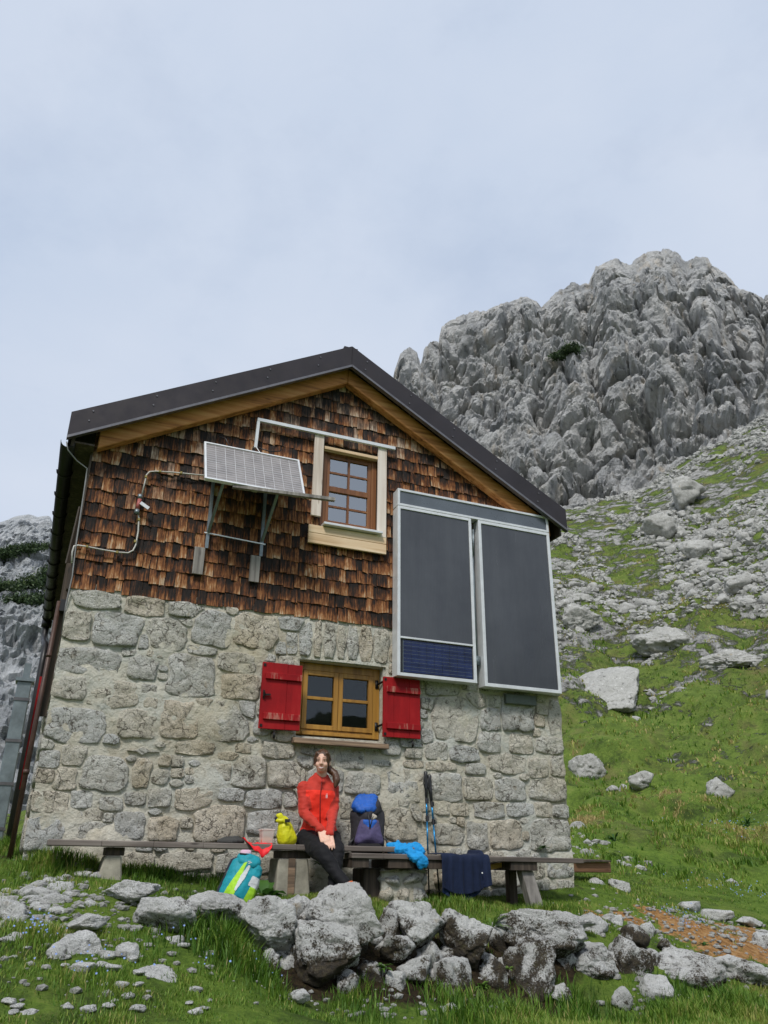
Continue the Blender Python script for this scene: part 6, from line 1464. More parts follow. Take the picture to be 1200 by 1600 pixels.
# ------------------------------------------------------------------ the woman on the bench
def A(px, py, Y): return np.array(at(px, py, Y))
def nrm_(v): v = np.asarray(v, float); return v/np.linalg.norm(v)
person = empty('person', (2.55, 7.6, 0.1), 'seated woman in a red hooded jacket and black leggings, hands clasped over her knee', 'person')
skin = NT('skin'); skin.fin(skin.ramp(skin.noise(40, 3), [(0.3, (0.66, 0.385, 0.28)), (0.7, (0.74, 0.46, 0.345))]), 0.5); skin.b.inputs['Subsurface Weight'].default_value = 0.08; skin = skin.m
HC = A(503.5, 1190.5, 7.60); hf = nrm_((-0.42, -0.90, -0.04)); hr_ = nrm_(np.cross(hf, (0, 0, 1)))*-1
if hr_ @ RT < 0: hr_ = -hr_
hu = np.cross(hr_, hf); hu = hu if hu[2] > 0 else -hu
HM = np.stack([hr_, hf, hu], 1)
def H(r, f, u): return HC + hr_*r + hf*f + hu*u
pel = A(496, 1309, 7.67); hipR, hipL = A(481, 1312, 7.63), A(514, 1312, 7.63); kR, kL = A(506, 1336, 7.19), A(528, 1332, 7.24); aR, aL = A(541, 1384, 7.00), A(519, 1390, 7.14)
shR, shL = A(474.5, 1231, 7.66), A(520, 1233, 7.68); eR, eL = A(475, 1269, 7.58), A(520, 1268, 7.60); wR, wL = A(501, 1297, 7.36), A(515, 1303, 7.31)
chest, waist, neck = A(498, 1247, 7.67), A(497, 1284, 7.68), A(501, 1215, 7.66)
fwd = np.array([-0.1, -1, 0]); prims = []
prims += [('ell', H(0, -0.006, 0.018), (0.070, 0.090, 0.092), HM), ('ell', H(0, 0.022, -0.030), (0.060, 0.062, 0.074), HM), ('ell', H(0, 0.046, -0.076), (0.032, 0.028, 0.022), HM),
          ('hull', [(H(0, 0.082, 0.022), 0.006), (H(0, 0.103, -0.022), 0.009), (H(0.013, 0.088, -0.026), 0.006), (H(-0.013, 0.088, -0.026), 0.006)]),
          ('ell', H(0.034, 0.054, -0.028), (0.026, 0.022, 0.026), HM), ('ell', H(-0.034, 0.054, -0.028), (0.026, 0.022, 0.026), HM),
          ('ell', H(0.072, -0.012, -0.012), (0.009, 0.018, 0.030), HM), ('ell', H(-0.072, -0.012, -0.012), (0.009, 0.018, 0.030), HM),
          ('hull', [(H(0.045, 0.060, 0.034), 0.006), (H(0.012, 0.074, 0.034), 0.006)]), ('hull', [(H(-0.045, 0.060, 0.034), 0.006), (H(-0.012, 0.074, 0.034), 0.006)]),
          ('cap', H(0, -0.02, -0.06), 0.050, neck-[0, 0, 0.03], 0.056)]
prims += [('hull', [(chest+[0, 0, 0.08], 0.09), (waist, 0.085), (pel, 0.10)]), ('cap', shR, 0.045, chest+[0, 0, .07], .08), ('cap', shL, 0.045, chest+[0, 0, .07], .08),
          ('cap', shR, 0.042, eR, 0.034), ('cap', eR, 0.034, wR, 0.024), ('cap', shL, 0.042, eL, 0.034), ('cap', eL, 0.034, wL, 0.024),
          ('cap', hipR, 0.060, kR, 0.036), ('cap', kR, 0.036, aR, 0.030), ('cap', hipL, 0.060, kL, 0.036), ('cap', kL, 0.036, aL, 0.030), ('cap', pel, .09, hipR, .07), ('cap', pel, .09, hipL, .07)]
def hand(w, tip, side, prims, thumb_s):
    """palm and five bent fingers hanging over the knee; side = across the palm"""
    d = nrm_(tip-w); s = nrm_(side-d*(side@d)); n_ = nrm_(np.cross(d, s)); 
    if n_[1] > 0: n_ = -n_
    pc = w+d*0.05
    prims.append(('hull', [(w+s*0.014, 0.016), (w-s*0.014, 0.016), (w+d*0.085+s*0.030, 0.011), (w+d*0.088-s*0.030, 0.011), (w+d*0.05-s*0.028*thumb_s*-1, 0.012)]))
    for k, (o, ln) in enumerate(((-0.030, 0.060), (-0.010, 0.074), (0.010, 0.078), (0.030, 0.068))):
        b0 = w+d*0.088+s*o; m = b0+d*ln*0.55+n_*0.008+s*o*0.18; e = m+d*ln*0.42-n_*0.014+s*o*0.05
        prims += [('cap', b0-d*0.012, 0.0098, m, 0.0088), ('cap', m, 0.0088, e, 0.0072)]
    t0 = w+d*0.028+s*0.024*thumb_s; t1 = t0+d*0.035+s*0.022*thumb_s+n_*0.012; t2 = t1+d*0.030+s*0.004*thumb_s
    prims += [('cap', t0, 0.013, t1, 0.011), ('cap', t1, 0.0105, t2, 0.0085)]
hand(wR, A(512, 1324, 7.22), np.array(RT), prims, 1)
hand(wL, A(517, 1334, 7.19), np.array(RT), prims, -1)
V, F = blob(prims, 0.0062, 3)
obj('body', poly_mesh('body', V, F, True), skin, person)
# leggings
lp = [('hull', [(pel+[0, 0, 0.02], 0.128), (hipR+[-0.012, 0, 0.0], 0.105), (hipL+[0.012, 0, 0.0], 0.105)]), ('cap', hipR, 0.106, kR*0.6+hipR*0.4, 0.090), ('cap', kR*0.6+hipR*0.4, 0.090, kR, 0.066), ('cap', kR, 0.064, kR*0.62+aR*0.38-np.array([0, -0.02, 0]), 0.060), ('cap', kR*0.62+aR*0.38-np.array([0, -0.02, 0]), 0.060, aR, 0.046),
      ('cap', hipL, 0.104, kL*0.6+hipL*0.4, 0.088), ('cap', kL*0.6+hipL*0.4, 0.088, kL, 0.064), ('cap', kL, 0.062, kL*0.62+aL*0.38, 0.056), ('cap', kL*0.62+aL*0.38, 0.056, aL, 0.045)]
V, F = blob(lp, 0.011, 5)
N_ = normals_of(V, F); V = V + N_*(fbm(V*np.array([9, 9, 24]), 3, 4)*0.009+ridged(V*np.array([10, 10, 20]), 2, 5)*0.006)[:, None]
V[:, 2] = np.maximum(V[:, 2], np.where(V[:, 1] > 7.44, 0.128, -9))
obj('leggings', poly_mesh('leggings', V, F, True), m_cloth('black_stretch_cloth', (0.007, 0.007, 0.009), 0.2, 400, 0.3, 0.75), person)
# jacket
jp = [('hull', [(shR+[0.02, 0, -0.015], 0.066), (shL+[-0.02, 0, -0.015], 0.066), (chest+[-0.065, -0.025, 0.02], 0.105), (chest+[0.065, -0.025, 0.02], 0.105), (neck-[0, 0, 0.05], 0.07)]),
      ('hull', [(chest+[-0.06, -0.02, 0], 0.108), (chest+[0.06, -0.02, 0], 0.108), (waist+[-0.058, -0.02, 0], 0.100), (waist+[0.058, -0.02, 0], 0.100)]),
      ('hull', [(waist+[-0.058, -0.02, 0], 0.100), (waist+[0.058, -0.02, 0], 0.100), (pel+[-0.08, -0.03, 0.045], 0.102), (pel+[0.075, -0.03, 0.045], 0.102)]),
      ('hull', [(neck+[-0.048, -0.01, 0.012], 0.034), (neck+[0.050, -0.01, 0.008], 0.034), (neck+[-0.085, 0.01, -0.04], 0.045), (neck+[0.085, 0.01, -0.045], 0.042), (neck+[0, 0.065, 0.0], 0.05), (neck+[-0.01, -0.075, -0.05], 0.028)])]
arms = [(shR, 0.064, eR, 0.052), (eR, 0.052, wR, 0.036), (shL, 0.064, eL, 0.052), (eL, 0.052, wL, 0.036)]
jp += [('cap', *a) for a in arms]
V, F = blob(jp, 0.009, 4); N_ = normals_of(V, F)
def segd(V, a, b):
    ab = b-a; t = np.clip((V-a)@ab/(ab@ab), 0, 1); return np.linalg.norm(V-a-t[:, None]*ab, axis=1)
sl = np.min([segd(V, a, b)-0.5*(ra+rb) for a, ra, b, rb in arms], 0)
fold = ridged(V*np.array([7, 7, 26]), 2, 6)*0.0055*np.clip(1-sl*20, 0, 1) + fbm(V*12, 3, 8)*0.006 + ridged(V*np.array([5, 5, 17])+3, 2, 16)*0.006*np.clip((1.0-V[:, 2]*2.2), 0, 1)
V = V+N_*(fold*1.5)[:, None]
V[:, 2] = np.maximum(V[:, 2], 0.135)
slf = np.min([segd(V, a, b)-0.5*(ra+rb) for a, ra, b, rb in arms], 0); tor = np.abs((V-chest)@RT)
zy = A(498, 1234.5, 7.56)[2]
dk_ = np.clip(0.5+(V[:, 2]-zy)*40, 0, 1)
dk_ = np.maximum(dk_, np.clip(0.5+np.minimum((tor-0.112)*40, (0.022-slf)*60), 0, 1)); dk_ = np.maximum(dk_, np.clip(0.5+np.minimum((0.016-slf)*60, (7.57-V[:, 1])*40), 0, 1))
t = NT('red_jacket_cloth'); fk = t.ramp(t.attr('fleece'), [(0.47, 0.0), (0.53, 1.0)]); nf = t.noise(14, 6, 0.6)
cA = t.ramp(nf, [(0.3, (0.76, 0.030, 0.014)), (0.7, (0.88, 0.036, 0.016))]); cB = t.ramp(nf, [(0.3, (0.42, 0.030, 0.018)), (0.7, (0.54, 0.040, 0.024))])
t.fin(t.mix(fk, cA, cB), 0.7, t.bump(t.noise(320, 2), 0.25, 0.002, t.bump(t.noise(30, 5), 0.3, 0.012)), None, 0.25); t.b.inputs['Sheen Weight'].default_value = 0.1
me = poly_mesh('jacket', V, F, True); me.attributes.new('fleece', 'FLOAT', 'POINT').data.foreach_set('value', dk_.astype(np.float32)); obj('jacket', me, t.m, person)
b = MB(); z0_ = A(499, 1283, 7.5); b.tube([A(503, 1216, 7.545), A(502, 1228, 7.545), A(500.5, 1245, 7.538), A(500, 1268, 7.545), A(500, 1290, 7.54)], 0.0042, 6); b.build('zip', m_plain('dark_red_zip', (0.20, 0.008, 0.008), 0.5), person, True)
b = MB(); b.tube([A(502, 1219, 7.535), A(503.5, 1223, 7.530)], 0.005, 6); b.build('zip_pull', m_plain('red_pull', (0.45, 0.02, 0.015), 0.5), person, True)
# small white emblem on the chest
b = MB(); lc = A(510.2, 1243.5, 7.549); g = 0.0056
for s_ in (-1, 1): b.box(lc[0]+s_*g-0.0018, lc[0]+s_*g+0.0018, lc[1]-0.006, lc[1]-0.001, lc[2]-0.012, lc[2]+0.010); b.disc((lc[0]+s_*g, lc[1]-0.0035, lc[2]+0.016), (0, 1, 0), 0.0026, 0.005, 8)
b.box(lc[0]-g, lc[0]+g, lc[1]-0.0055, lc[1]-0.0015, lc[2]-0.003, lc[2]+0.0006); b.box(lc[0]-0.010, lc[0]+0.010, lc[1]-0.0055, lc[1]-0.0015, lc[2]-0.019, lc[2]-0.016)
b.build('emblem', m_plain('white_print', (0.8, 0.8, 0.8), 0.6), person)
# hair: cap and pony tail over the shoulder
V, F = blob([('ell', H(0, -0.018, 0.022), (0.082, 0.096, 0.102), HM), ('cap', H(0.02, -0.085, -0.01), 0.04, H(0.055, -0.075, -0.06), 0.034), ('cap', H(0.055, -0.075, -0.06), 0.034, A(523.5, 1209, 7.60), 0.032),
            ('cap', A(523.5, 1209, 7.60), 0.032, A(526.0, 1219, 7.56), 0.036), ('cap', A(526.0, 1219, 7.56), 0.036, A(524.0, 1228.5, 7.545), 0.016),
            ('hull', [(H(0.066, 0.022, 0.035), 0.015), (H(0.070, -0.02, 0.02), 0.016), (H(0.046, 0.040, 0.078), 0.018)]), ('hull', [(H(-0.066, 0.022, 0.030), 0.015), (H(-0.070, -0.02, -0.02), 0.016), (H(-0.046, 0.040, 0.078), 0.018)])], 0.0068, 3)
N_ = normals_of(V, F); V = V+N_*(ridged(np.stack([(V@hr_)*60, (V@hf)*60, V[:, 2]*7], -1), 3, 2)*0.004)[:, None]
t = NT('brown_hair'); f_ = t.noise(1.0, 4, 0.6, t.mapv((150, 150, 12))); t.fin(t.ramp(f_, [(0.3, (0.030, 0.014, 0.008)), (0.55, (0.085, 0.038, 0.019)), (0.75, (0.17, 0.082, 0.042))]), 0.42, t.bump(f_, 0.5, 0.004))
obj('hair', poly_mesh('hair', V, F, True), t.m, person)
# face
mw, mdk, mlip, mbrow = m_plain('eye_white', (0.38, 0.24, 0.18), 0.4), m_plain('iris', (0.03, 0.018, 0.012), 0.25), m_plain('lip', (0.55, 0.22, 0.19), 0.4), m_plain('brow', (0.055, 0.028, 0.016), 0.8)
for s_ in (-1, 1):
    e = H(0.031*s_, 0.076, 0.012)
    V, F = blob([('ell', e, (0.0115, 0.005, 0.0032), HM)], 0.0016, 1); eye = obj('eye', poly_mesh('eye', V, F, True), mw, person)
    V, F = blob([('ell', H(0.030*s_, 0.0805, 0.0125), (0.0046, 0.003, 0.0030), HM)], 0.0014, 1); obj('iris', poly_mesh('iris', V, F, True), mdk, eye)
    b = MB(); b.tube([H(0.046*s_, 0.072, 0.0165), H(0.031*s_, 0.083, 0.0195), H(0.017*s_, 0.082, 0.014)], 0.0013, 6); b.build('lash', mdk, eye, True)
    b = MB(); b.tube([H(0.050*s_, 0.072, 0.034), H(0.033*s_, 0.083, 0.0385), H(0.015*s_, 0.087, 0.034)], [0.0014, 0.0026, 0.0022], 6); b.build('eyebrow', mbrow, person, True)
b = MB(); b.tube([H(-0.027, 0.071, -0.047), H(-0.014, 0.084, -0.052), H(0, 0.088, -0.0535), H(0.014, 0.084, -0.052), H(0.027, 0.071, -0.047)], [0.0012, 0.0026, 0.0028, 0.0026, 0.0012], 6)
b.tube([H(-0.027, 0.071, -0.047), H(-0.014, 0.082, -0.064), H(0, 0.086, -0.068), H(0.014, 0.082, -0.064), H(0.027, 0.071, -0.047)], [0.0012, 0.0028, 0.0036, 0.0028, 0.0012], 6); b.build('lips', mlip, person, True)
V, F = blob([('hull', [(H(-0.018, 0.078, -0.055), 0.005), (H(0.018, 0.078, -0.055), 0.005), (H(0, 0.084, -0.0575), 0.0065), (H(0, 0.084, -0.061), 0.006)])], 0.002, 1); obj('teeth', poly_mesh('teeth', V, F, True), m_plain('teeth', (0.8, 0.78, 0.74), 0.3), person)
# shoes
msh, mlc = m_cloth('grey_shoe', (0.06, 0.06, 0.065), 0.2), m_plain('orange_lace', (0.85, 0.20, 0.06), 0.6)
for a, lace in ((aR, True), (aL, False)):
    g_ = gz(a[0], a[1]-0.05); toe = a+np.array([0.02, -0.17, 0]); toe[2] = g_+0.035; hl = a+np.array([0, 0.05, 0]); hl[2] = g_+0.04
    V, F = blob([('hull', [(hl, 0.036), (a-[0, -0.01, 0.02], 0.042), (toe, 0.034), (toe+[0.02, 0.06, 0.015], 0.038)])], 0.009, 2); s = obj('shoe', poly_mesh('shoe', V, F, True), msh, person)
    if lace:
        c = A(547, 1381, 6.93); b = MB(); b.tube([c+[-0.035, .02, -.02], c+[-.01, 0, .008], c+[.02, 0, .018], c+[.03, 0, .0], c+[.0, -.005, -.006], c+[-.02, .0, .010], c+[.012, -.01, .020]], 0.0065, 6); b.tube([c+[-0.04, .02, -.01], c+[.0, -.01, -.012], c+[.035, .0, -.02]], 0.008, 6); b.build('lace', mlc, s, True)
        b = MB(); b.tube([c+[-0.06, .05, -.05], c+[-.0, .01, -.03], c+[.05, .03, -.05]], 0.02, 8); b.build('tongue', mlc, s, True)

# ------------------------------------------------------------------ gear on the benches and the ground
LAST = []
def soft(name, prims, mat, parent, voxel=0.009, sm=4, wr=0.004, seed=1, wscale=16, zmin=None, ret=False):
    V, F = blob(prims, voxel, sm); N_ = normals_of(V, F)
    V = V+N_*(ridged(V*wscale, 3, seed)*wr+fbm(V*wscale*0.5, 2, seed+3)*wr)[:, None]
    if zmin is not None: V[:, 2] = np.maximum(V[:, 2], zmin)
    LAST[:] = [V, F, N_]
    return obj(name, poly_mesh(name, V, F, True), mat, parent)
def place(c, r, f, u, sc=1.0):
    """frame of a bag: r to the viewer's right, f to the viewer, u up the bag"""
    M_ = np.stack([r, f, u], 1); return lambda a, b_, d: c+M_@np.array([a, b_, d], float)*sc
# blue and purple backpack on the bench
zb = ZB2(3.05); c = A(574, 1330, 7.62); c[2] = zb
r0 = nrm_((0.97, -0.22, 0)); f0 = nrm_((-0.22, -0.97, 0)); B = place(c, r0, f0, np.array([0, 0, 1.0]), 0.95)
bp = empty('backpack', tuple(c), 'upright blue and purple hiking backpack on the bench right of the woman', 'backpack')
blue, purp, dgrey = m_cloth('blue_nylon', (0.018, 0.10, 0.42), 0.18, 300, 0.4, 0.55), m_cloth('purple_nylon', (0.085, 0.07, 0.155), 0.2, 300, 0.4, 0.65), m_cloth('charcoal_nylon', (0.032, 0.03, 0.036), 0.25, 300, 0.4, 0.7)
soft('main_bag', [('hull', [(B(-.10, -.03, .07), .06), (B(.10, -.03, .07), .06), (B(-.11, -.03, .36), .065), (B(.11, -.03, .36), .065), (B(-.09, .05, .08), .05), (B(.09, .05, .08), .05), (B(0, .04, .36), .07)])], dgrey, bp, .011, 4, .006, 2, 14, zb)
soft('lid', [('hull', [(B(-.115, .01, .44), .055), (B(.06, .0, .44), .055), (B(-.08, -.03, .52), .045), (B(.06, -.03, .52), .045), (B(-.09, .075, .40), .03), (B(.03, .08, .41), .03)])], blue, bp, .008, 3, .009, 3, 20)
soft('lid_edge', [('hull', [(B(.085, .02, .45), .045), (B(.11, -.0, .40), .04), (B(.06, .07, .38), .028), (B(.07, -.03, .50), .04)])], dgrey, bp, .009, 4, .004, 4)
soft('front_pocket', [('hull', [(B(-.105, .085, .12), .04), (B(.105, .085, .12), .04), (B(-.06, .085, .28), .038), (B(.06, .085, .28), .038), (B(0, .11, .15), .04)])], purp, bp, .009, 4, .005, 5)
soft('pocket_top', [('hull', [(B(-.055, .105, .29), .022), (B(.055, .105, .29), .022), (B(0, .118, .205), .020)])], blue, bp, .007, 3, .003, 6)
soft('base', [('hull', [(B(-.11, .05, .035), .045), (B(.11, .05, .035), .045), (B(-.11, -.04, .04), .052), (B(.11, -.04, .04), .052), (B(-.085, .10, .05), .045), (B(.085, .10, .05), .045)])], m_cloth('black_nylon', (0.016, 0.015, 0.017), .2), bp, .009, 4, .005, 7, 15, zb)
for s_ in (-1, 1):
    b = MB(); b.tube([B(.135*s_, .05, .10), B(.155*s_, .02, .22), B(.14*s_, .0, .36)], .007, 6); b.build('side_strap', M['black'], bp, True)
    soft('side_pocket', [('hull', [(B(.125*s_, .0, .07), .045), (B(.125*s_, .0, .17), .04)])], dgrey, bp, .009, 3, .004, 8)
b = MB(); b.tube([B(-.02, .115, .38), B(-.005, .125, .30), B(.0, .138, .22)], .006, 6); b.tube([B(.05, .10, .38), B(.02, .125, .30), B(.0, .138, .225)], .006, 6); b.box(*(lambda q: (q[0]-.016, q[0]+.016, q[1]-.008, q[1]+.004, q[2]-.016, q[2]+.016))(B(-.03, .095, .405)), mi=0); b.build('buckle_strap', M['black'], bp, True)
soft('cream_tag', [('hull', [(B(.035, .105, .36), .012), (B(.065, .10, .34), .014), (B(.03, .11, .315), .012)])], m_cloth('cream_cloth', (.45, .40, .34)), bp, .006, 2, .003, 9)
b = MB(); b.tube([B(.14, .05, .16), B(.185, .06, .12), B(.20, .06, .06)], .009, 6); b.tube([B(-.14, .05, .14), B(-.19, .05, .09), B(-.20, .05, .03)], .012, 6); b.build('hip_strap', M['black'], bp, True)
# turquoise backpack on the ground, leaning
c = A(377, 1405, 7.05); c[2] = gz(c[0], c[1])+0.0; u1 = nrm_(0.42*RT*1.0 + np.array([0, 0.30, 1.0])); r1 = nrm_(np.array([0.93, -0.36, -0.20])); r1 = nrm_(r1-u1*(r1@u1)); f1 = np.cross(u1, r1); f1 = f1 if f1[1] < 0 else -f1
c = A(364, 1409, 7.02); B = place(c, r1, f1, u1, 0.90); TQ = (c, np.stack([r1, f1, u1], 1), 0.90)
tq = empty('backpack', tuple(c), 'turquoise backpack with lime green and white stripes leaning on the ground under the bench', 'backpack')
turq, lime, white = m_cloth('turquoise_nylon', (0.012, 0.26, 0.32), 0.15, 300, 0.35, 0.55), m_cloth('lime_nylon', (0.34, 0.62, 0.03), 0.12, 300, 0.3, 0.6), m_cloth('white_mesh', (0.62, 0.64, 0.64), 0.1, 200, 0.4, 0.7)
soft('main_bag', [('hull', [(B(-.085, .0, .04), .065), (B(.095, .0, .04), .065), (B(-.075, .0, .30), .060), (B(.085, .0, .30), .060), (B(0, .04, .05), .075), (B(.0, .02, .36), .055)])], turq, tq, .0052, 6, .006, 12, 13); GEO_TQ = list(LAST)
soft('lid', [('hull', [(B(-.06, .0, .37), .05), (B(.065, .0, .37), .05), (B(-.05, .045, .33), .035), (B(.06, .045, .33), .035)])], turq, tq, .009, 4, .004, 13)
soft('back_panel', [('hull', [(B(-.155, -.06, .02), .03), (B(-.14, -.07, .33), .03), (B(-.10, -.09, .02), .03), (B(-.09, -.09, .35), .03)])], m_cloth('dark_padding', (.025, .03, .05), .2), tq, .010, 3, .004, 14)
def panel(name, geo, cond, mat, off):
    """a cloth panel sewn onto the bag: the bag's own surface, lifted a little"""
    V, F, N_ = geo; Lc = ((V-TQ[0]) @ TQ[1])/TQ[2]; sel = [f for f in F if cond(*np.mean(Lc[list(f)], 0))]
    if not sel: return
    ids = sorted({i for f in sel for i in f}); mp_ = {i: k for k, i in enumerate(ids)}; Q = V[ids]+N_[ids]*off
    obj(name, poly_mesh(name, Q, [tuple(mp_[i] for i in f) for f in sel], True), mat, tq)
al = lambda d: -.050+.13*d
panel('lime_panel', GEO_TQ, lambda a, b_, d: b_ > .0 and d < .33 and abs(a-al(d)) < max(.010, .052-.13*d), lime, .004)
panel('white_panel', GEO_TQ, lambda a, b_, d: b_ > .0 and .07 < d < .31 and abs(a-al(d)-.038-.02*(d-.1)) < .021-.10*abs(d-.2), white, .006)
panel('lime_panel', GEO_TQ, lambda a, b_, d: b_ > -.02 and d < .15 and a > .085+.15*d, lime, .004)
panel('white_panel', GEO_TQ, lambda a, b_, d: b_ > -.03 and .15 <= d < .24 and a > .075+.12*(d-.1), white, .004)
b = MB(); q = B(.025, .085, .335); b.bar(q-r1*.016+u1*.004, q+r1*.004+u1*.010, .006, .006); b.bar(q-r1*.004-u1*.006, q+r1*.016+u1*.006, .006, .006); b.bar(q-r1*.010-u1*.010, q+r1*.006-u1*.006, .005, .005); b.build('emblem', white, tq)
soft('pink_pouch', [('hull', [(B(-.08, .01, .41), .025), (B(-.03, .0, .425), .028), (B(-.05, .02, .375), .022)])], m_cloth('pale_pink_cloth', (.62, .42, .52), .1), tq, .007, 3, .003, 15)
b = MB(); b.tube([B(-.095, .055, .385), B(-.045, .062, .395), B(.0, .045, .405)], .007, 6); b.tube([B(-.14, -.02, .03), B(-.135, .02, .15), B(-.11, .03, .28)], .008, 6); b.tube([B(-.15, -.05, .03), B(-.16, -.03, .2), B(-.12, -.04, .34)], .012, 6); b.build('strap', M['black'], tq, True)
soft('loose_cloth', [('hull', [(A(334, 1401, 7.0), .025), (A(346, 1399, 7.0), .02), (A(328, 1405, 6.98), .012)])], turq, tq, .006, 3, .004, 16)
# yellow dry bag
zt1 = ZB1(2.4); c = A(444, 1321, 7.56); c[2] = zt1; B = place(c, np.array([1., 0, 0]), np.array([0, -1., 0]), np.array([0, 0, 1.]))
db = empty('dry_bag', tuple(c), 'yellow roll-top dry bag on the bench at the woman\'s side', 'bag')
yel = m_cloth('yellow_coated_nylon', (0.60, 0.58, 0.015), 0.12, 250, 0.5, 0.42)
soft('bag', [('hull', [(B(.01, 0, .055), .085), (B(.0, .0, .13), .07), (B(-.03, 0, .20), .035), (B(-.012, 0, .215), .03), (B(.04, 0, .05), .07)])], yel, db, .008, 4, .009, 21, 12, zt1)
soft('roll_top', [('hull', [(B(-.080, .02, .245), .016), (B(-.015, .045, .19), .018), (B(-.055, .03, .255), .012)]), ('hull', [(B(-.085, .015, .20), .016), (B(-.045, .04, .20), .018)])], yel, db, .006, 3, .005, 22)
b = MB(); b.tube([B(-.097, .01, .185), B(-.095, .015, .225), B(-.07, .02, .268), B(-.055, .025, .275)], .011, 6); b.box(*(lambda q: (q[0]-.022, q[0]+.022, q[1]-.012, q[1]+.008, q[2]-.013, q[2]+.016))(B(-.005, .072, .198))); b.build('buckle', M['black'], db, False)
# lunch box and red cloth, flattened grey cap
c = A(416, 1318, 7.56); c[2] = ZB1(c[0]); lb = empty('lunch_box', tuple(c), 'clear plastic lunch box with orange food on the bench', 'box')
t = NT('clear_plastic'); t.fin((0.85, 0.72, 0.66), 0.25); t.b.inputs['Alpha'].default_value = 0.55
b = MB(); x0, x1, z0, z1 = c[0]-.062, c[0]+.055, c[2]+.002, c[2]+.118
b.hexa([(x0+.01, 7.50, z0), (x1-.01, 7.50, z0), (x1-.01, 7.60, z0), (x0+.01, 7.60, z0), (x0, 7.49, z1), (x1, 7.49, z1), (x1, 7.61, z1), (x0, 7.61, z1)]); b.build('box', t.m, lb, False, .008)
b = MB(); b.box(x0-.006, x1+.006, 7.485, 7.615, z1-.004, z1+.008); b.build('rim', t.m, lb, False, .004)
soft('food', [('hull', [(np.array([x0+.03, 7.54, z0+.03]), .022), (np.array([x1-.03, 7.54, z0+.03]), .022), (np.array([(x0+x1)/2, 7.56, z0+.045]), .022)])], m_plain('orange_food', (.55, .26, .10), .6), lb, .007, 2, .006, 31)
V, F = [], []; nu, nv = 16, 10
for i in range(nu+1):
    for j in range(nv+1):
        u, v = i/nu, j/nv; px_ = 384+u*40; 
        p_ = A(px_, 1310, 7.47); z = ZB1(p_[0])+.006; y = 7.62-v*.19; dr = max(0, v-.72)/.28; drop = dr*(0.02+.095*max(0, 1-abs(u-.62)/.55)); lift = .045*max(0, 1-u/.22)*(1-.3*v)
        V.append((p_[0]+.01*math.sin(v*7+u*3), y-(.012 if dr > 0 else 0), z-drop+lift+.008*math.sin(u*11)*math.sin(v*5)+.006*math.sin(u*23+v*4)))
F = [(i*(nv+1)+j, i*(nv+1)+j+1, (i+1)*(nv+1)+j+1, (i+1)*(nv+1)+j) for i in range(nu) for j in range(nv)]
o = obj('red_cloth', poly_mesh('red_cloth', np.array(V), F, True), m_cloth('red_nylon', (.78, .02, .025), .12, 250, .4, .5), None); sm = o.modifiers.new('solid', 'SOLIDIFY'); sm.thickness = .004; tag(o, 'bright red cloth bag spilling over the bench edge beside the lunch box', 'cloth')
cc = A(360, 1314, 7.62); cc[2] = ZB1(cc[0]); B = place(cc, np.array([1., 0, 0]), np.array([0, -1., 0]), np.array([0, 0, 1.]))
tag(soft('folded_cap', [('hull', [(B(-.11, 0, .012), .014), (B(.115, 0, .014), .016), (B(-.05, 0, .045), .016), (B(.06, 0, .055), .016), (B(0, .07, .012), .014)])], m_cloth('grey_cloth', (.055, .055, .052), .2), None, .008, 3, .007, 33, 15, cc[2]), 'flat dark grey piece of clothing lying on the bench left of the red cloth', 'clothing')
# cyan jacket thrown over the right bench
zt2 = ZB2(3.6); cy = m_cloth('cyan_fleece', (0.012, 0.27, 0.62), 0.15, 350, 0.4, 0.7); G = lambda px_, py_, Y: A(px_, py_, Y)
tag(soft('blue_jacket', [('hull', [(G(614, 1325, 7.55), .045), (G(626, 1324, 7.5), .045), (G(610, 1328, 7.5), .03)]), ('hull', [(G(622, 1328, 7.47), .04), (G(640, 1331, 7.45), .045), (G(632, 1322, 7.5), .03)]), ('hull', [(G(640, 1323, 7.5), .035), (G(652, 1323, 7.5), .035), (G(660, 1331, 7.45), .03)]),
     ('hull', [(G(640, 1334, 7.41), .034), (G(656, 1336, 7.40), .034), (G(648, 1342, 7.37), .032)]), ('hull', [(G(652, 1338, 7.38), .035), (G(662, 1342, 7.37), .035), (G(656, 1353, 7.37), .026), (G(663, 1350, 7.37), .026)]), ('cap', G(608, 1322, 7.5), .03, G(622, 1318, 7.52), .025)], cy, None, .006, 2, .012, 41, 24), 'crumpled bright blue jacket thrown over the right bench', 'jacket')
# navy shirt hanging over the front edge
V, F = [], []; nu, nv = 64, 40; xl, xr = A(689, 1335, 7.38)[0], A(763, 1335, 7.38)[0]
for i in range(nu+1):
    u = i/nu
    for j in range(nv+1):
        v = j/nv; x = xl+(xr-xl)*u; zt = ZB2(x)+.008
        hem = .29+.055*math.sin(math.pi*min(1, max(0, (u-.03)/.80)))-.03*(u > .84)*(u-.84)/.16
        if v < .30: y, z = 7.40+.26*(1-v/.30)-.022*(v/.30), zt+.012*math.sin(u*9)*(1-v)
        else: q = (v-.30)/.70; y, z = 7.378-.012*math.sin(min(1, q*6)*1.57), zt-.006-q*hem
        q = max(0, (v-.30)/.70); am = .004+.016*q
        y -= am*(math.sin(u*34+1.2*math.sin(q*2))*.55+math.sin(u*61+2)*.3+.5*math.sin(u*17+3))+(.02*q if u > .80 else 0)
        x += .012*q*math.sin(u*19)+(.014*q*(u-.5))
        if .84 < u < .92 and v < .36: z += .035*math.sin((u-.84)/.08*math.pi)*(1-max(0, v-.25)/.11)
        V.append((x, y, z))
F = [(i*(nv+1)+j, (i+1)*(nv+1)+j, (i+1)*(nv+1)+j+1, i*(nv+1)+j+1) for i in range(nu) for j in range(nv)]
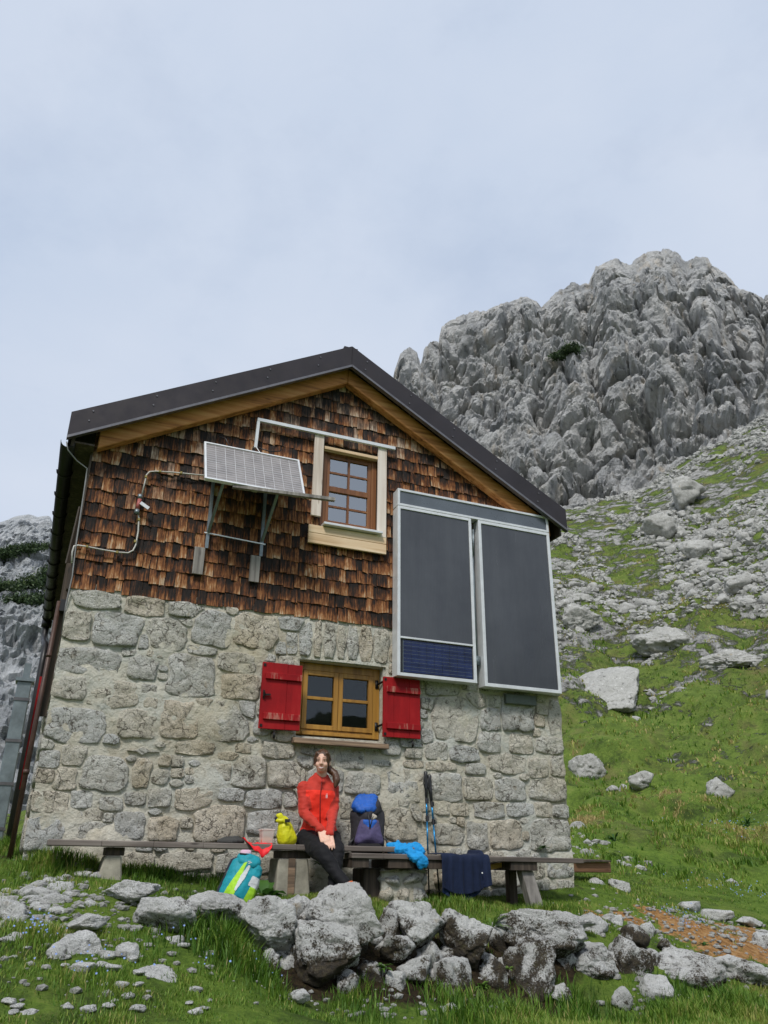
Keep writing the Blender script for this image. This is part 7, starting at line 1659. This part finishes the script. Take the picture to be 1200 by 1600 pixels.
sh_ = empty('shirt', ((xl+xr)/2, 7.38, -.25), 'navy shirt hung over the front edge of the right bench to dry', 'shirt')
navy = m_cloth('navy_jersey', (0.007, 0.014, 0.042), 0.2, 400, 0.3, 0.8)
o = obj('cloth', poly_mesh('cloth', np.array(V), F, True), navy, sh_); sm = o.modifiers.new('solid', 'SOLIDIFY'); sm.thickness = .004
q = A(753.5, 1364, 7.335); b = MB(); b.disc(q, (0, 1, 0), .007, .006, 10); b.build('emblem', m_plain('white_badge', (.8, .8, .8)), sh_)
# back flap of the shirt showing below the front hem
V = [(xl+(xr-xl)*(.03+.80*i/20), 7.395+.006*math.sin(i*1.7), ZB2(3.9)-.02-(.30+.075*math.sin(math.pi*i/20))*k) for i in range(21) for k in (0, .5, 1)]; F = [(3*i+k, 3*i+3+k, 3*i+4+k, 3*i+1+k) for i in range(20) for k in (0, 1)]
obj('back_flap', poly_mesh('back_flap', np.array(V), F, True), m_cloth('navy_reverse', (.014, .028, .075), .15), sh_)
# trekking poles
pblue = m_plain('blue_anodised', (0.02, 0.20, 0.42), 0.25, 0.6)
for top, mid, low, lab, Yt, Ym in (((665, 1205), (668.5, 1330), (672, 1402), 'left trekking pole with a black grip and blue shaft leaning on the wall', 7.93, 7.83), ((670.5, 1210), (681, 1332), (687, 1402), 'right trekking pole with a black grip and blue shaft leaning on the wall', 7.93, 7.83)):
    a, m_ = Vector(A(*top, Yt)), Vector(A(*mid, Ym)); d = (m_-a).normalized(); zt = gz(m_.x, 7.75)-.02; e = a+d*((zt-a.z)/d.z); Ltot = (e-a).length
    P = lambda s_: a+d*s_
    tp = empty('trekking_pole', tuple(e), lab, 'trekking pole')
    b = MB(); b.tube([P(0), P(.012), P(.05), P(.12), P(.16), P(.30)], [.012, .022, .019, .016, .018, .0135], 10); b.build('grip', M['black'], tp, True)
    b = MB(); b.tube([P(.02), P(.06)+Vector((-.028, -.015, 0)), P(.13)+Vector((-.036, -.02, 0)), P(.19)+Vector((-.018, -.015, 0)), P(.10)+Vector((-.008, -.012, 0))], .007, 6); b.build('wrist_strap', M['black'], tp, True)
    b = MB(); b.tube([P(.30), P(.46)], .0095, 8); b.tube([P(.50), P(.78)], .0085, 8); b.build('shaft', pblue, tp, True)
    b = MB(); b.tube([P(.78), P(Ltot-.06)], .0075, 8); b.build('lower_shaft', m_plain('dark_shaft', (.03, .035, .045), .3, .5) if 'dark_shaft' not in bpy.data.materials else bpy.data.materials['dark_shaft'], tp, True)
    for s_ in (.475, .30): 
        b = MB(); b.tube([P(s_-.026), P(s_+.026)], .0145, 10); b.bar(P(s_-.02)+Vector((.016, -.008, 0)), P(s_+.022)+Vector((.016, -.008, 0)), .010, .012); b.build('lever_lock', M['black'], tp)
    b = MB(); b.tube([P(Ltot-.10), P(Ltot-.085)], [.012, .03], 10); b.tube([P(Ltot-.06), P(Ltot)], [.007, .003], 8); b.build('tip', M['black'], tp)
